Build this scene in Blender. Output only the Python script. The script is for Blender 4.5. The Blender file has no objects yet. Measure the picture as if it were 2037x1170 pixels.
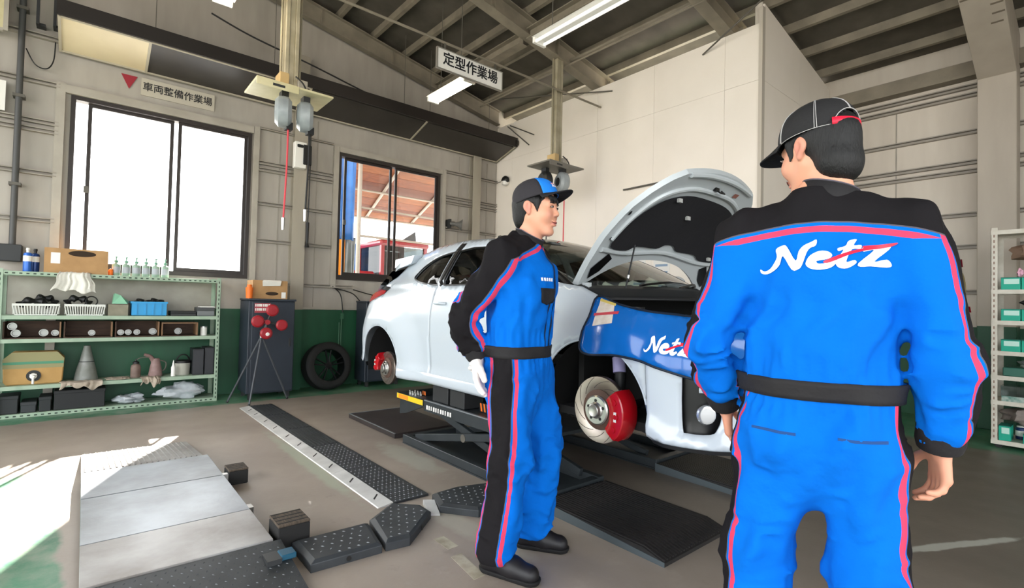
import bpy, bmesh, math, random
import numpy as np
from mathutils import Vector, Matrix, geometry
from mathutils.bvhtree import BVHTree
random.seed(7)
SC = bpy.context.scene
COL = SC.collection

# ---------------------------------------------------------------- camera
FPX, CAMH = 1007.8, 1.2
YAW, PITCH, ROLL = 0.700558, 0.0232534, 0.0233803
cF = Vector((math.sin(YAW)*math.cos(PITCH), math.cos(YAW)*math.cos(PITCH), math.sin(PITCH)))
cR0 = Vector((math.cos(YAW), -math.sin(YAW), 0)); cU0 = cR0.cross(cF)
cR = cR0*math.cos(ROLL)+cU0*math.sin(ROLL); cU = cU0*math.cos(ROLL)-cR0*math.sin(ROLL)
cam = bpy.data.objects.new('camera', bpy.data.cameras.new('camera')); COL.objects.link(cam)
cam.data.sensor_width = 36; cam.data.lens = 36*FPX/2037; cam.data.clip_start = .05; cam.data.clip_end = 300
cam.matrix_world = Matrix(((cR.x, cU.x, -cF.x, 0), (cR.y, cU.y, -cF.y, 0), (cR.z, cU.z, -cF.z, CAMH), (0, 0, 0, 1)))
SC.camera = cam
# ---------------------------------------------------------------- world, sun, exposure
w = bpy.data.worlds.new('overcast_sky'); SC.world = w; w.use_nodes = True
bg = w.node_tree.nodes['Background']; bg.inputs[0].default_value = (.93, .97, 1.0, 1); bg.inputs[1].default_value = 3.6
sun = bpy.data.objects.new('sun', bpy.data.lights.new('sun', 'SUN')); COL.objects.link(sun)
sun.data.energy = 60; sun.data.angle = .012; sun.data.color = (1, .95, .88)
sun.rotation_euler = Vector((-.425, -1, -.78)).to_track_quat('-Z', 'Y').to_euler()
sun.location = (6, 14, 10)
SC.view_settings.view_transform = 'Standard'; SC.view_settings.look = 'None'
SC.view_settings.exposure = 0.68; SC.view_settings.gamma = 1; SC.view_settings.use_curve_mapping = False

# ---------------------------------------------------------------- pixel helpers (directions only)
def ray(x, y): return cF+cR*((x-1018.5)/FPX)-cU*((y-585)/FPX)
CO = Vector((0, 0, CAMH))
def onp(x, y, ax, v):
    d = ray(x, y); return CO+d*((v-CO[ax])/d[ax])
def flr(x, y, z=0): return onp(x, y, 2, z)

# ---------------------------------------------------------------- materials
def lin(c):
    if isinstance(c, str):
        c = [int(c[i:i+2], 16)/255 for i in (0, 2, 4)]
        c = [v/12.92 if v <= .04045 else ((v+.055)/1.055)**2.4 for v in c]
    return (*c[:3], 1)
MC = {}
def mat(name, col='808080', rough=.5, metal=0, col2=None, nscale=6, bump=0, bscale=60, coat=0, emit=0, stretch=None, trans=0, ior=1.45, detail=6, lo=.35, hi=.65, sub=0):
    if name in MC: return MC[name]
    m = bpy.data.materials.new(name); m.use_nodes = True; MC[name] = m
    n, l = m.node_tree.nodes, m.node_tree.links; b = n['Principled BSDF']
    b.inputs['Base Color'].default_value = lin(col); b.inputs['Roughness'].default_value = rough; b.inputs['Metallic'].default_value = metal
    b.inputs['Coat Weight'].default_value = coat; b.inputs['Coat Roughness'].default_value = .06
    b.inputs['Transmission Weight'].default_value = trans; b.inputs['IOR'].default_value = ior
    if sub:
        b.inputs['Subsurface Weight'].default_value = sub; b.inputs['Subsurface Radius'].default_value = (.02, .008, .004)
    if emit:
        b.inputs['Emission Color'].default_value = lin(col); b.inputs['Emission Strength'].default_value = emit
    if col2 or bump:
        tc = n.new('ShaderNodeTexCoord'); mp = n.new('ShaderNodeMapping'); l.new(tc.outputs['Object'], mp.inputs[0])
        if stretch: mp.inputs['Scale'].default_value = stretch
    if col2:
        t = n.new('ShaderNodeTexNoise'); t.inputs['Scale'].default_value = nscale; t.inputs['Detail'].default_value = detail; l.new(mp.outputs[0], t.inputs[0])
        r = n.new('ShaderNodeValToRGB'); r.color_ramp.elements[0].position = lo; r.color_ramp.elements[1].position = hi
        r.color_ramp.elements[0].color = lin(col); r.color_ramp.elements[1].color = lin(col2)
        l.new(t.outputs[0], r.inputs[0]); l.new(r.outputs[0], b.inputs['Base Color'])
    if bump:
        t = n.new('ShaderNodeTexNoise'); t.inputs['Scale'].default_value = bscale; l.new(mp.outputs[0], t.inputs[0])
        bp = n.new('ShaderNodeBump'); bp.inputs['Strength'].default_value = bump; bp.inputs['Distance'].default_value = .01
        l.new(t.outputs[0], bp.inputs['Height']); l.new(bp.outputs[0], b.inputs['Normal'])
    return m
def glass(name, tint=(1, 1, 1), gl=.08, rough=.02, milky=0):
    if name in MC: return MC[name]
    m = bpy.data.materials.new(name); m.use_nodes = True; MC[name] = m
    n, l = m.node_tree.nodes, m.node_tree.links; n.remove(n['Principled BSDF']); o = n['Material Output']
    t = n.new('ShaderNodeBsdfTransparent'); t.inputs[0].default_value = (*tint, 1)
    g = n.new('ShaderNodeBsdfGlossy'); g.inputs['Roughness'].default_value = rough
    fr = n.new('ShaderNodeFresnel'); fr.inputs[0].default_value = 1.45
    mx = n.new('ShaderNodeMixShader'); l.new(fr.outputs[0], mx.inputs[0]); l.new(g.outputs[0], mx.inputs[2])
    if gl > .2: l.remove(mx.inputs[0].links[0]); mx.inputs[0].default_value = gl
    if milky:
        tr = n.new('ShaderNodeBsdfTranslucent'); tr.inputs[0].default_value = (.9, .92, .95, 1)
        m2 = n.new('ShaderNodeMixShader'); m2.inputs[0].default_value = milky
        l.new(t.outputs[0], m2.inputs[1]); l.new(tr.outputs[0], m2.inputs[2]); l.new(m2.outputs[0], mx.inputs[1])
    else: l.new(t.outputs[0], mx.inputs[1])
    l.new(mx.outputs[0], o.inputs[0]); return m

# ---------------------------------------------------------------- object helpers
WL = {}
def tag(o, label=None, cat=None, group=None, kind=None):
    if label: o['label'] = label
    if cat: o['category'] = cat
    if group: o['group'] = group
    if kind: o['kind'] = kind
    return o
def link(name, me, parent=None, m=None):
    o = bpy.data.objects.new(name, me); COL.objects.link(o)
    if m is not None and me is not None: me.materials.append(m)
    if parent is not None:
        o.parent = parent; o.location = -Vector(WL[parent.name]); WL[o.name] = Vector((0, 0, 0))
    else: WL[o.name] = Vector((0, 0, 0))
    return o
def thing(name, loc, label, cat, group=None, kind=None):
    o = bpy.data.objects.new(name, None); COL.objects.link(o); o.empty_display_size = .1
    o.location = loc; WL[o.name] = Vector(loc); return tag(o, label, cat, group, kind)
def copy_tree(o, parent=None):
    c = o.copy(); COL.objects.link(c); c.parent = parent
    for ch in [x for x in bpy.data.objects if x.parent == o]: copy_tree(ch, c)
    return c
def dup(root, shift=(0, 0, 0), rz=0, label=None):
    kids = {}
    for x in bpy.data.objects: kids.setdefault(x.parent, []).append(x)
    def rec(o, p):
        c = o.copy(); COL.objects.link(c); c.parent = p
        for ch in kids.get(o, []): rec(ch, c)
        return c
    r = rec(root, None); r.location = root.location+Vector(shift); r.rotation_euler.z = root.rotation_euler.z+rz
    if label: r['label'] = label
    return r
def finish(me, smooth, angle=.6):
    if smooth:
        me.polygons.foreach_set('use_smooth', [True]*len(me.polygons)); me.set_sharp_from_angle(angle=angle)
    me.update()
def raw(name, v, f, m, parent=None, smooth=False, angle=.6):
    me = bpy.data.meshes.new(name); me.from_pydata([tuple(p) for p in v], [], [tuple(q) for q in f]); me.validate(); finish(me, smooth, angle)
    return link(name, me, parent, m)
def perp(d):
    d = d.normalized(); a = Vector((0, 0, 1)) if abs(d.z) < .9 else Vector((1, 0, 0))
    u = d.cross(a).normalized(); return u, d.cross(u).normalized()
class MB:
    def __init__(s): s.v = []; s.f = []
    def add(s, v, f):
        k = len(s.v); s.v += [Vector(p) for p in v]; s.f += [tuple(i+k for i in q) for q in f]; return s
    def box(s, a, b):
        x0, y0, z0 = a; x1, y1, z1 = b
        return s.add([(x0, y0, z0), (x1, y0, z0), (x1, y1, z0), (x0, y1, z0), (x0, y0, z1), (x1, y0, z1), (x1, y1, z1), (x0, y1, z1)],
                     [(3, 2, 1, 0), (4, 5, 6, 7), (0, 1, 5, 4), (1, 2, 6, 5), (2, 3, 7, 6), (3, 0, 4, 7)])
    def hexa(s, b4, t4):
        return s.add(list(b4)+list(t4), [(3, 2, 1, 0), (4, 5, 6, 7), (0, 1, 5, 4), (1, 2, 6, 5), (2, 3, 7, 6), (3, 0, 4, 7)])
    def beam(s, p0, p1, w, h, up=(0, 0, 1)):
        p0, p1, up = Vector(p0), Vector(p1), Vector(up); d = (p1-p0).normalized(); u = d.cross(up).normalized()*(w/2); t = u.cross(d).normalized()*(h/2)
        return s.hexa([p0-u-t, p0+u-t, p1+u-t, p1-u-t], [p0-u+t, p0+u+t, p1+u+t, p1-u+t])
    def cyl(s, p0, p1, r0, r1=None, seg=16, cap=True):
        p0, p1 = Vector(p0), Vector(p1); r1 = r0 if r1 is None else r1; u, t = perp(p1-p0); v = []
        for p, r in ((p0, r0), (p1, r1)):
            for i in range(seg):
                a = 2*math.pi*i/seg; v.append(p+u*(r*math.cos(a))+t*(r*math.sin(a)))
        f = [(i, (i+1) % seg, seg+(i+1) % seg, seg+i) for i in range(seg)]
        if cap: f += [tuple(range(seg-1, -1, -1)), tuple(range(seg, 2*seg))]
        return s.add(v, f)
    def lathe(s, c, axis, prof, seg=24, closed=False, cap=True):
        c, axis = Vector(c), Vector(axis).normalized(); u, t = perp(axis); v = []
        for r, h in prof:
            for i in range(seg):
                a = 2*math.pi*i/seg; v.append(c+axis*h+u*(r*math.cos(a))+t*(r*math.sin(a)))
        f = []; n = len(prof)
        for j in range(n if closed else n-1):
            k = (j+1) % n
            for i in range(seg): f.append((j*seg+i, j*seg+(i+1) % seg, k*seg+(i+1) % seg, k*seg+i))
        if not closed and cap:
            if prof[0][0] > 1e-4: f.append(tuple(range(seg-1, -1, -1)))
            if prof[-1][0] > 1e-4: f.append(tuple(range((n-1)*seg, n*seg)))
        return s.add(v, f)
    def tube(s, pts, r, seg=8, cap=True):
        pts = [Vector(p) for p in pts]; n = len(pts); rr = r if isinstance(r, (list, tuple)) else [r]*n; v = []; u = None
        for i, p in enumerate(pts):
            d = (pts[min(i+1, n-1)]-pts[max(i-1, 0)]).normalized()
            if u is None: u, t = perp(d)
            else:
                u = (u-d*u.dot(d)).normalized(); t = d.cross(u)
            for k in range(seg):
                a = 2*math.pi*k/seg; v.append(p+u*(rr[i]*math.cos(a))+t*(rr[i]*math.sin(a)))
        f = [(i*seg+k, i*seg+(k+1) % seg, (i+1)*seg+(k+1) % seg, (i+1)*seg+k) for i in range(n-1) for k in range(seg)]
        if cap: f += [tuple(range(seg-1, -1, -1)), tuple(range((n-1)*seg, n*seg))]
        return s.add(v, f)
    def ball(s, c, r, seg=14, rings=9, sc=(1, 1, 1)):
        c = Vector(c); v = []; f = []
        for j in range(rings+1):
            th = math.pi*j/rings
            for i in range(seg):
                a = 2*math.pi*i/seg; v.append(c+Vector((r*math.sin(th)*math.cos(a)*sc[0], r*math.sin(th)*math.sin(a)*sc[1], r*math.cos(th)*sc[2])))
        for j in range(rings):
            for i in range(seg): f.append((j*seg+i, (j+1)*seg+i, (j+1)*seg+(i+1) % seg, j*seg+(i+1) % seg))
        return s.add(v, f)
    def prism(s, poly, o, ux, uy, depth):
        """2D polygon (anticlockwise seen against un) in plane o+ux*a+uy*b, extruded by vector depth"""
        o, ux, uy, depth = Vector(o), Vector(ux), Vector(uy), Vector(depth); n = len(poly)
        v = [o+ux*a+uy*b for a, b in poly]+[o+ux*a+uy*b+depth for a, b in poly]
        return s.add(v, [tuple(range(n-1, -1, -1)), tuple(range(n, 2*n))]+[(i, (i+1) % n, n+(i+1) % n, n+i) for i in range(n)])
    def build(s, name, m, parent=None, smooth=False, bevel=0, angle=.6, seg=1, fix=True):
        me = bpy.data.meshes.new(name); me.from_pydata([tuple(p) for p in s.v], [], s.f)
        if fix:
            b = bmesh.new(); b.from_mesh(me); bmesh.ops.remove_doubles(b, verts=b.verts, dist=1e-6); bmesh.ops.recalc_face_normals(b, faces=b.faces); b.to_mesh(me); b.free()
        finish(me, smooth, angle); o = link(name, me, parent, m)
        if bevel:
            bv = o.modifiers.new('bevel', 'BEVEL'); bv.width = bevel; bv.segments = seg; bv.limit_method = 'ANGLE'; bv.angle_limit = .7
        return o
def box(name, a, b, m, parent=None, bevel=0): return MB().box(a, b).build(name, m, parent, bevel=bevel)
def curve_pts(pts, n=8):
    """Catmull-Rom through points"""
    pts = [Vector(p) for p in pts]; out = []
    for i in range(len(pts)-1):
        p0, p1, p2, p3 = pts[max(i-1, 0)], pts[i], pts[i+1], pts[min(i+2, len(pts)-1)]
        for k in range(n):
            t = k/n; out.append(.5*((2*p1)+(p2-p0)*t+(2*p0-5*p1+4*p2-p3)*t*t+(3*p1-p0-3*p2+p3)*t**3))
    return out+[pts[-1]]
def text(name, s, size, m, parent, o, ux, uy, bold=.0, ext=.001, sx=1, centre=True):
    c = bpy.data.curves.new(name, 'FONT'); c.body = s; c.size = size; c.extrude = ext; c.offset = bold*size; c.resolution_u = 2
    if centre: c.align_x = 'CENTER'; c.align_y = 'CENTER'
    t = bpy.data.objects.new(name, c); COL.objects.link(t)
    me = bpy.data.meshes.new_from_object(t.evaluated_get(bpy.context.evaluated_depsgraph_get())); bpy.data.objects.remove(t); me.name = name
    o, ux, uy = Vector(o), Vector(ux).normalized(), Vector(uy).normalized(); nn = ux.cross(uy)
    for v in me.vertices: v.co = o+ux*(v.co.x*sx)+uy*v.co.y+nn*v.co.z
    me.materials.clear(); return link(name, me, parent, m)
def inpoly(x, y, poly):
    c = False; n = len(poly); j = n-1
    for i in range(n):
        xi, yi = poly[i]; xj, yj = poly[j]
        if (yi > y) != (yj > y) and x < (xj-xi)*(y-yi)/(yj-yi)+xi: c = not c
        j = i
    return c
def densify(poly, step):
    out = []
    for i, a in enumerate(poly):
        b = poly[(i+1) % len(poly)]; n = max(1, int(math.hypot(b[0]-a[0], b[1]-a[1])/step))
        out += [(a[0]+(b[0]-a[0])*k/n, a[1]+(b[1]-a[1])*k/n) for k in range(n)]
    return out
def smooth2(pts, n=5, closed=False):
    p = [Vector((a, b, 0)) for a, b in pts]
    if closed:
        p = [p[-1]]+p+[p[0], p[1]]
        return [(q.x, q.y) for q in curve_pts(p, n)][n:-n-1+0]
    return [(q.x, q.y) for q in curve_pts(p, n)]
def cdt(outline, holes, step):
    """triangulate a 2D outline with interior points; crisp edges"""
    pts = []; edges = []
    for lp in [outline]+list(holes):
        lp = densify(lp, step); k = len(pts); pts += lp; edges += [(k+i, k+(i+1) % len(lp)) for i in range(len(lp))]
    bl = list(pts); xs = [p[0] for p in outline]; ys = [p[1] for p in outline]
    arr = np.array(bl); x = min(xs)+step/2; row = 0
    while x < max(xs):
        y = min(ys)+(step/2 if row % 2 else 0)
        while y < max(ys):
            if inpoly(x, y, outline) and not any(inpoly(x, y, h) for h in holes) and np.min((arr[:, 0]-x)**2+(arr[:, 1]-y)**2) > (.55*step)**2: pts.append((x, y))
            y += step
        x += step*.87; row += 1
    r = geometry.delaunay_2d_cdt([Vector(p) for p in pts], edges, [], 0, 1e-6)
    vs = [(p.x, p.y) for p in r[0]]; fs = []
    for f in r[2]:
        cx = sum(vs[i][0] for i in f)/len(f); cy = sum(vs[i][1] for i in f)/len(f)
        if inpoly(cx, cy, outline) and not any(inpoly(cx, cy, h) for h in holes): fs.append(f)
    return vs, fs
def sheet(name, outline, holes, fn, step, m, parent=None, thick=0, smooth=True, angle=.7, flip=False):
    vs, fs = cdt(outline, holes, step)
    v3 = [fn(a, b) for a, b in vs]
    if flip: fs = [tuple(reversed(f)) for f in fs]
    o = raw(name, v3, fs, m, parent, smooth, angle)
    if thick:
        md = o.modifiers.new('thickness', 'SOLIDIFY'); md.thickness = abs(thick); md.offset = -1 if thick > 0 else 1
    return o
# ================================================================ THE SETTING
def roofz(X): return 4.78-.19*(X-5.66)
WX0, WX1, WY0, WY1 = -3.5, 7.75, -4.2, 7.235
def posmask_floor():
    m = bpy.data.materials.new('painted_concrete_floor'); m.use_nodes = True
    n, l = m.node_tree.nodes, m.node_tree.links; b = n['Principled BSDF']
    g = n.new('ShaderNodeNewGeometry'); sp = n.new('ShaderNodeSeparateXYZ'); l.new(g.outputs['Position'], sp.inputs[0])
    def noise(sc, det=6, src=None, rough=.55):
        t = n.new('ShaderNodeTexNoise'); t.inputs['Scale'].default_value = sc; t.inputs['Detail'].default_value = det; t.inputs['Roughness'].default_value = rough; l.new(src or g.outputs['Position'], t.inputs[0]); return t.outputs[0]
    def math_(op, a, b_=None):
        q = n.new('ShaderNodeMath'); q.operation = op
        for i, v in enumerate((a, b_)):
            if v is None: continue
            if isinstance(v, (int, float)): q.inputs[i].default_value = v
            else: l.new(v, q.inputs[i])
        return q.outputs[0]
    def ramp(v, a, b_):
        q = n.new('ShaderNodeMapRange'); q.inputs[1].default_value = a; q.inputs[2].default_value = b_; l.new(v, q.inputs[0]); return q.outputs[0]
    def mix(fac, c1, c2):
        q = n.new('ShaderNodeMix'); q.data_type = 'RGBA'; l.new(fac, q.inputs[0]) if not isinstance(fac, float) else None
        for i, c in ((6, c1), (7, c2)):
            if isinstance(c, str): q.inputs[i].default_value = lin(c)
            else: l.new(c, q.inputs[i])
        return q.outputs[2]
    wob = math_('MULTIPLY', math_('SUBTRACT', noise(3.0), .5), .16)
    X = math_('ADD', sp.outputs[0], wob); Y = math_('ADD', sp.outputs[1], wob)
    base = mix(ramp(noise(.9, 8), .35, .68), '8d8176', 'a4988c')
    base = mix(math_('MULTIPLY', ramp(noise(7, 8, rough=.7), .55, .75), .45), base, 'aaa195')
    base = mix(math_('MULTIPLY', ramp(noise(2.3, 9, rough=.75), .60, .72), .5), base, '6b6156')
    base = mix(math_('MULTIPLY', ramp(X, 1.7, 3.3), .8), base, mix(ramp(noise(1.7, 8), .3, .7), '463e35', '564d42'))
    green = mix(ramp(noise(2.5, 7), .3, .7), '2a6648', '4d8d6c')
    gm = math_('MAXIMUM', ramp(Y, 6.50, 6.53), math_('MAXIMUM', ramp(X, 6.2, 6.3), math_('MULTIPLY', ramp(math_('MULTIPLY', X, -1), .04, .07), ramp(math_('MULTIPLY', Y, -1), -4.7, -4.6))))
    wear = ramp(noise(5, 9, rough=.7), .40, .62)
    gm2 = math_('MULTIPLY', gm, math_('SUBTRACT', 1.0, math_('MULTIPLY', wear, .45)))
    col = mix(gm2, base, green)
    # worn pale patch of filler in front of the scissor lift
    def blob(cx, cy, rx, ry, rot, soft):
        mp = n.new('ShaderNodeMapping'); mp.vector_type = 'TEXTURE'; mp.inputs['Location'].default_value = (cx, cy, 0); mp.inputs['Rotation'].default_value = (0, 0, rot); mp.inputs['Scale'].default_value = (rx, ry, 1)
        l.new(g.outputs['Position'], mp.inputs[0]); le = n.new('ShaderNodeVectorMath'); le.operation = 'LENGTH'; l.new(mp.outputs[0], le.inputs[0])
        d = math_('ADD', le.outputs['Value'], math_('MULTIPLY', math_('SUBTRACT', noise(9, 6), .5), 1.3)); return math_('SUBTRACT', 1.0, ramp(d, 1-soft, 1+soft))
    col = mix(math_('MULTIPLY', blob(1.97, 3.55, .10, .46, .0, .25), .75), col, 'a7a699')
    col = mix(math_('MULTIPLY', blob(1.30, 3.9, .05, .9, .0, .3), .5), col, 'a9b8a0')
    col = mix(math_('MULTIPLY', blob(1.62, 2.2, .07, .4, .1, .3), .5), col, 'b5b3a3')
    col = mix(math_('MULTIPLY', blob(3.5, .55, .03, .5, 1.1, .2), .8), col, 'b3b3a8')
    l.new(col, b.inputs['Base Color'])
    l.new(math_('ADD', .30, math_('MULTIPLY', noise(3.5, 6), .28)), b.inputs['Roughness'])
    bp = n.new('ShaderNodeBump'); bp.inputs['Strength'].default_value = .12; bp.inputs['Distance'].default_value = .006; l.new(noise(40, 8), bp.inputs['Height']); l.new(bp.outputs[0], b.inputs['Normal'])
    return m
def zpaint(name, lo, hi, z0, lo2, hi2, rough=.55, ns=2.0, stretch=(1, 1, 1)):
    """painted wall: one colour below z0, another above, light grime noise"""
    m = bpy.data.materials.new(name); m.use_nodes = True; n, l = m.node_tree.nodes, m.node_tree.links; b = n['Principled BSDF']
    g = n.new('ShaderNodeNewGeometry'); sp = n.new('ShaderNodeSeparateXYZ'); l.new(g.outputs['Position'], sp.inputs[0])
    gt = n.new('ShaderNodeMath'); gt.operation = 'GREATER_THAN'; gt.inputs[1].default_value = z0; l.new(sp.outputs[2], gt.inputs[0])
    mp = n.new('ShaderNodeMapping'); mp.inputs['Scale'].default_value = stretch; l.new(g.outputs['Position'], mp.inputs[0])
    t = n.new('ShaderNodeTexNoise'); t.inputs['Scale'].default_value = ns; t.inputs['Detail'].default_value = 7; l.new(mp.outputs[0], t.inputs[0])
    cs = []
    for a, c in ((lo, lo2), (hi, hi2)):
        r = n.new('ShaderNodeValToRGB'); r.color_ramp.elements[0].position = .3; r.color_ramp.elements[1].position = .7
        r.color_ramp.elements[0].color = lin(a); r.color_ramp.elements[1].color = lin(c); l.new(t.outputs[0], r.inputs[0]); cs.append(r.outputs[0])
    mx = n.new('ShaderNodeMix'); mx.data_type = 'RGBA'; l.new(gt.outputs[0], mx.inputs[0]); l.new(cs[0], mx.inputs[6]); l.new(cs[1], mx.inputs[7])
    l.new(mx.outputs[2], b.inputs['Base Color']); b.inputs['Roughness'].default_value = rough; return m
M_wall = zpaint('wall_paint', '17492f', '9c958b', 1.08, '1c5638', 'aaa399', stretch=(3, 3, .6))
M_trimw = mat('steel_cream', 'aaa397', .5, col2='9d968a', nscale=4)
M_girt = mat('girt_steel', '9c958a', .5, col2='8e877c', nscale=5)
M_part = mat('partition_board', 'f1e8dc', .5, col2='eae1d4', nscale=1.3)
M_roof = mat('roof_deck', '5b554c', .8, col2='4b463e', nscale=3)
M_purl = mat('purlin_steel', '8a8171', .6, col2='776f61', nscale=4)
M_dkwin = mat('window_bronze', '2c2522', .45)
M_rod = mat('rod_steel', '5a564e', .5)

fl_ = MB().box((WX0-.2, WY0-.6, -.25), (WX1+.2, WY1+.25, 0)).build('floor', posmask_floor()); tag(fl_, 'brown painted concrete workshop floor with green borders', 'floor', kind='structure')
# back wall with two window holes
W1 = (-.18, 1.60, 1.47, 3.36); W2 = (2.75, 4.47, 1.52, 3.36)
wb = MB(); T = .12
xs = [WX0, W1[0], W1[1], W2[0], W2[1], WX1]
topz = lambda x: roofz(x)+.05
def wpoly(x0, x1, z0, z1=None):
    za, zb = (topz(x0), topz(x1)) if z1 is None else (z1, z1)
    wb.hexa([(x0, WY1, z0), (x1, WY1, z0), (x1, WY1+T, z0), (x0, WY1+T, z0)], [(x0, WY1, za), (x1, WY1, zb), (x1, WY1+T, zb), (x0, WY1+T, za)])
wpoly(xs[0], xs[1], 0); wpoly(xs[1], xs[2], 0, W1[2]); wpoly(xs[1], xs[2], W1[3]); wpoly(xs[2], xs[3], 0); wpoly(xs[3], xs[4], 0, W2[2]); wpoly(xs[3], xs[4], W2[3]); wpoly(xs[4], xs[5], 0)
wall_b = wb.build('wall_back', M_wall); tag(wall_b, 'cream metal wall with windows and green wainscot', 'wall', kind='structure')
def girt(x0, x1, z, h=.05, dbl=False, y=WY1):
    # a lipped channel: web plate and a protruding shelf
    m = MB()
    for zz in ((z-.045, z+.045) if dbl else (z,)):
        m.box((x0, y-.055, zz-h/2), (x1, y-.001, zz-h/2+.012)).box((x0, y-.055, zz+h/2-.012), (x1, y-.001, zz+h/2)).box((x0, y-.012, zz-h/2+.012), (x1, y-.001, zz+h/2-.012))
    return m.build('girt', M_girt, wall_b)
for z, d in ((1.98, 0), (2.47, 0), (2.96, 1), (3.42, 0), (3.90, 0)):
    if z < 3.5: girt(-3.2, -.27, z, dbl=d)
    else: girt(-3.2, -.30, z)
    if z < 3.4: girt(1.69, 2.66, z, dbl=d); girt(4.56, 5.655, z, dbl=d)
girt(4.56, 5.655, 3.43); girt(1.69, 2.66, 3.46, h=.03); girt(1.62, 3.0, 1.42, h=.045); girt(4.56, 5.655, 1.42, h=.045)
MB().box((2.72, WY1-.03, 1.085), (5.65, WY1-.001, 1.115)).box((1.65, WY1-.03, 1.085), (2.10, WY1-.001, 1.115)).box((2.28, WY1-.03, 1.085), (2.72, WY1-.001, 1.115)).build('trim_rail', M_trimw, wall_b)
def hpost(x0, x1, z1, name='post'):
    MB().box((x0, WY1-.135, 0), (x1, WY1-.118, z1)).box((x0, WY1-.018, 0), (x1, WY1-.002, z1)).box(((x0+x1)/2-.006, WY1-.118, 0), ((x0+x1)/2+.006, WY1-.018, z1)).build(name, M_post, wall_b)
M_post = zpaint('post_paint', '1b5034', '968e80', 1.08, '1f5a3c', 'a39b8c', stretch=(2, 2, .5))
hpost(2.10, 2.27, 4.55); hpost(5.06, 5.22, 3.78); hpost(-2.4, -2.24, 4.6)
for x in (-.30, 1.62, 2.67, 4.50):
    wd = .065 if x in (1.62, 4.50) else .075
    box('window_jamb', (x, WY1-.05, 1.40 if x > 1 else 0), (x+wd, WY1-.001, 3.46 if x < 2 else 3.44), M_trimw, wall_b)
box('window_head', (-.225, WY1-.05, 3.365), (1.615, WY1-.001, 3.45), M_trimw, wall_b)
box('window_head', (2.75, WY1-.05, 3.365), (4.495, WY1-.001, 3.44), M_trimw, wall_b)
# thin vertical sheet joints pressed in the wall between the windows
for x in (1.95, 2.45, 4.85, 5.45, -.75, -1.2):
    MB().box((x-.006, WY1-.006, 1.12), (x+.006, WY1+.001, 3.74)).build('sheet_joint', M_girt, wall_b)

def window(n, W, stiles, panes, label, gl, sill):
    o = thing('window_%d' % n, ((W[0]+W[1])/2, WY1, W[2]), label, 'window', kind='structure'); x0, x1, z0, z1 = W; y0, y1 = WY1-.02, WY1+.09; t = .042
    MB().box((x0, y0, z0), (x0+t, y1, z1)).box((x1-t, y0, z0), (x1, y1, z1)).box((x0+t, y0, z1-t), (x1-t, y1, z1)).box((x0+t, y0, z0), (x1-t, y1, z0+sill)).build('frame', M_dkwin, o)
    for i, (a, b) in enumerate(stiles):
        yy = WY1+.01 if i % 2 else WY1+.045
        s = MB(); w_ = .036
        s.box((a, yy, z0+sill), (a+w_, yy+.025, z1-t)).box((b-w_, yy, z0+sill), (b, yy+.025, z1-t)).box((a+w_, yy, z1-t-.03), (b-w_, yy+.025, z1-t)).box((a+w_, yy, z0+sill), (b-w_, yy+.025, z0+sill+.045))
        so = s.build('sash', M_dkwin, o)
        box('pane', (a+w_, yy+.010, z0+sill+.045), (b-w_, yy+.014, z1-t-.03), gl, so)
    lk = stiles[0][0]
    MB().box((lk-.012, WY1+.0, 2.33), (lk+.03, WY1+.044, 2.40)).build('lock', M_rod, o)
    return o
window(1, W1, ((-.035, .76), (.80, 1.555)), 2, 'large bronze sliding window glaring white above the green shelf', glass('clear_pane', gl=.05, milky=.16), .05)
window(2, W2, ((2.86, 3.62), (3.66, 4.425)), 2, 'bronze sliding window showing the red cab and blue tarp outside', glass('clean_pane'), .07)

# partition (box room in the corner)
PX, PY, PT = 5.66, 2.505, 4.43
wp = MB().box((PX+.02, PY+.02, 0), (PX+.10, WY1-.001, PT)).build('wall_partition', mat('partition_joint', 'cdc4b7', .6)); tag(wp, 'tall white board partition beside the lifted car', 'wall', kind='structure')
ys = [2.53, 2.93, 3.895, 4.86, 5.82, 6.78, 7.228]; zs = [0, 1.86, 3.785, 4.425]
for j in range(3):
    for i in range(6):
        box('panel', (PX, ys[i]+.001, zs[j]+.001), (PX+.0195, ys[i+1]-.001, zs[j+1]-.001), M_part, wp, bevel=.002)
box('corner_post', (PX-.012, PY-.012, 0), (PX+.055, PY+.028, 4.60), mat('corner_angle', 'bdb4a6', .5), wp)
wr = MB(); wr.hexa([(PX+.05, PY+.02, 0), (WX1, PY+.02, 0), (WX1, PY+.1, 0), (PX+.05, PY+.1, 0)], [(PX+.05, PY+.02, roofz(PX)-.10), (WX1, PY+.02, roofz(WX1)-.10), (WX1, PY+.1, roofz(WX1)-.10), (PX+.05, PY+.1, roofz(PX)-.10)])
wr = wr.build('wall_return', mat('partition_joint')); tag(wr, 'short white return wall of the corner box room', 'wall', kind='structure')
for a, b in ((5.72, 6.72), (6.72, 7.745)):
    for z0, z1 in ((0, 1.86), (1.86, 3.785), (3.785, None)):
        q = MB(); za = z1 if z1 else roofz(a)-.11; zb = z1 if z1 else roofz(b)-.11; a_, b_ = a+.0015, b-.0015; z0 += .0015; za -= .0015; zb -= .0015
        q.hexa([(a_, PY, z0), (b_, PY, z0), (b_, PY+.0195, z0), (a_, PY+.0195, z0)], [(a_, PY, za), (b_, PY, zb), (b_, PY+.0195, zb), (a_, PY+.0195, za)]); q.build('panel', M_part, wr)
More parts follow.
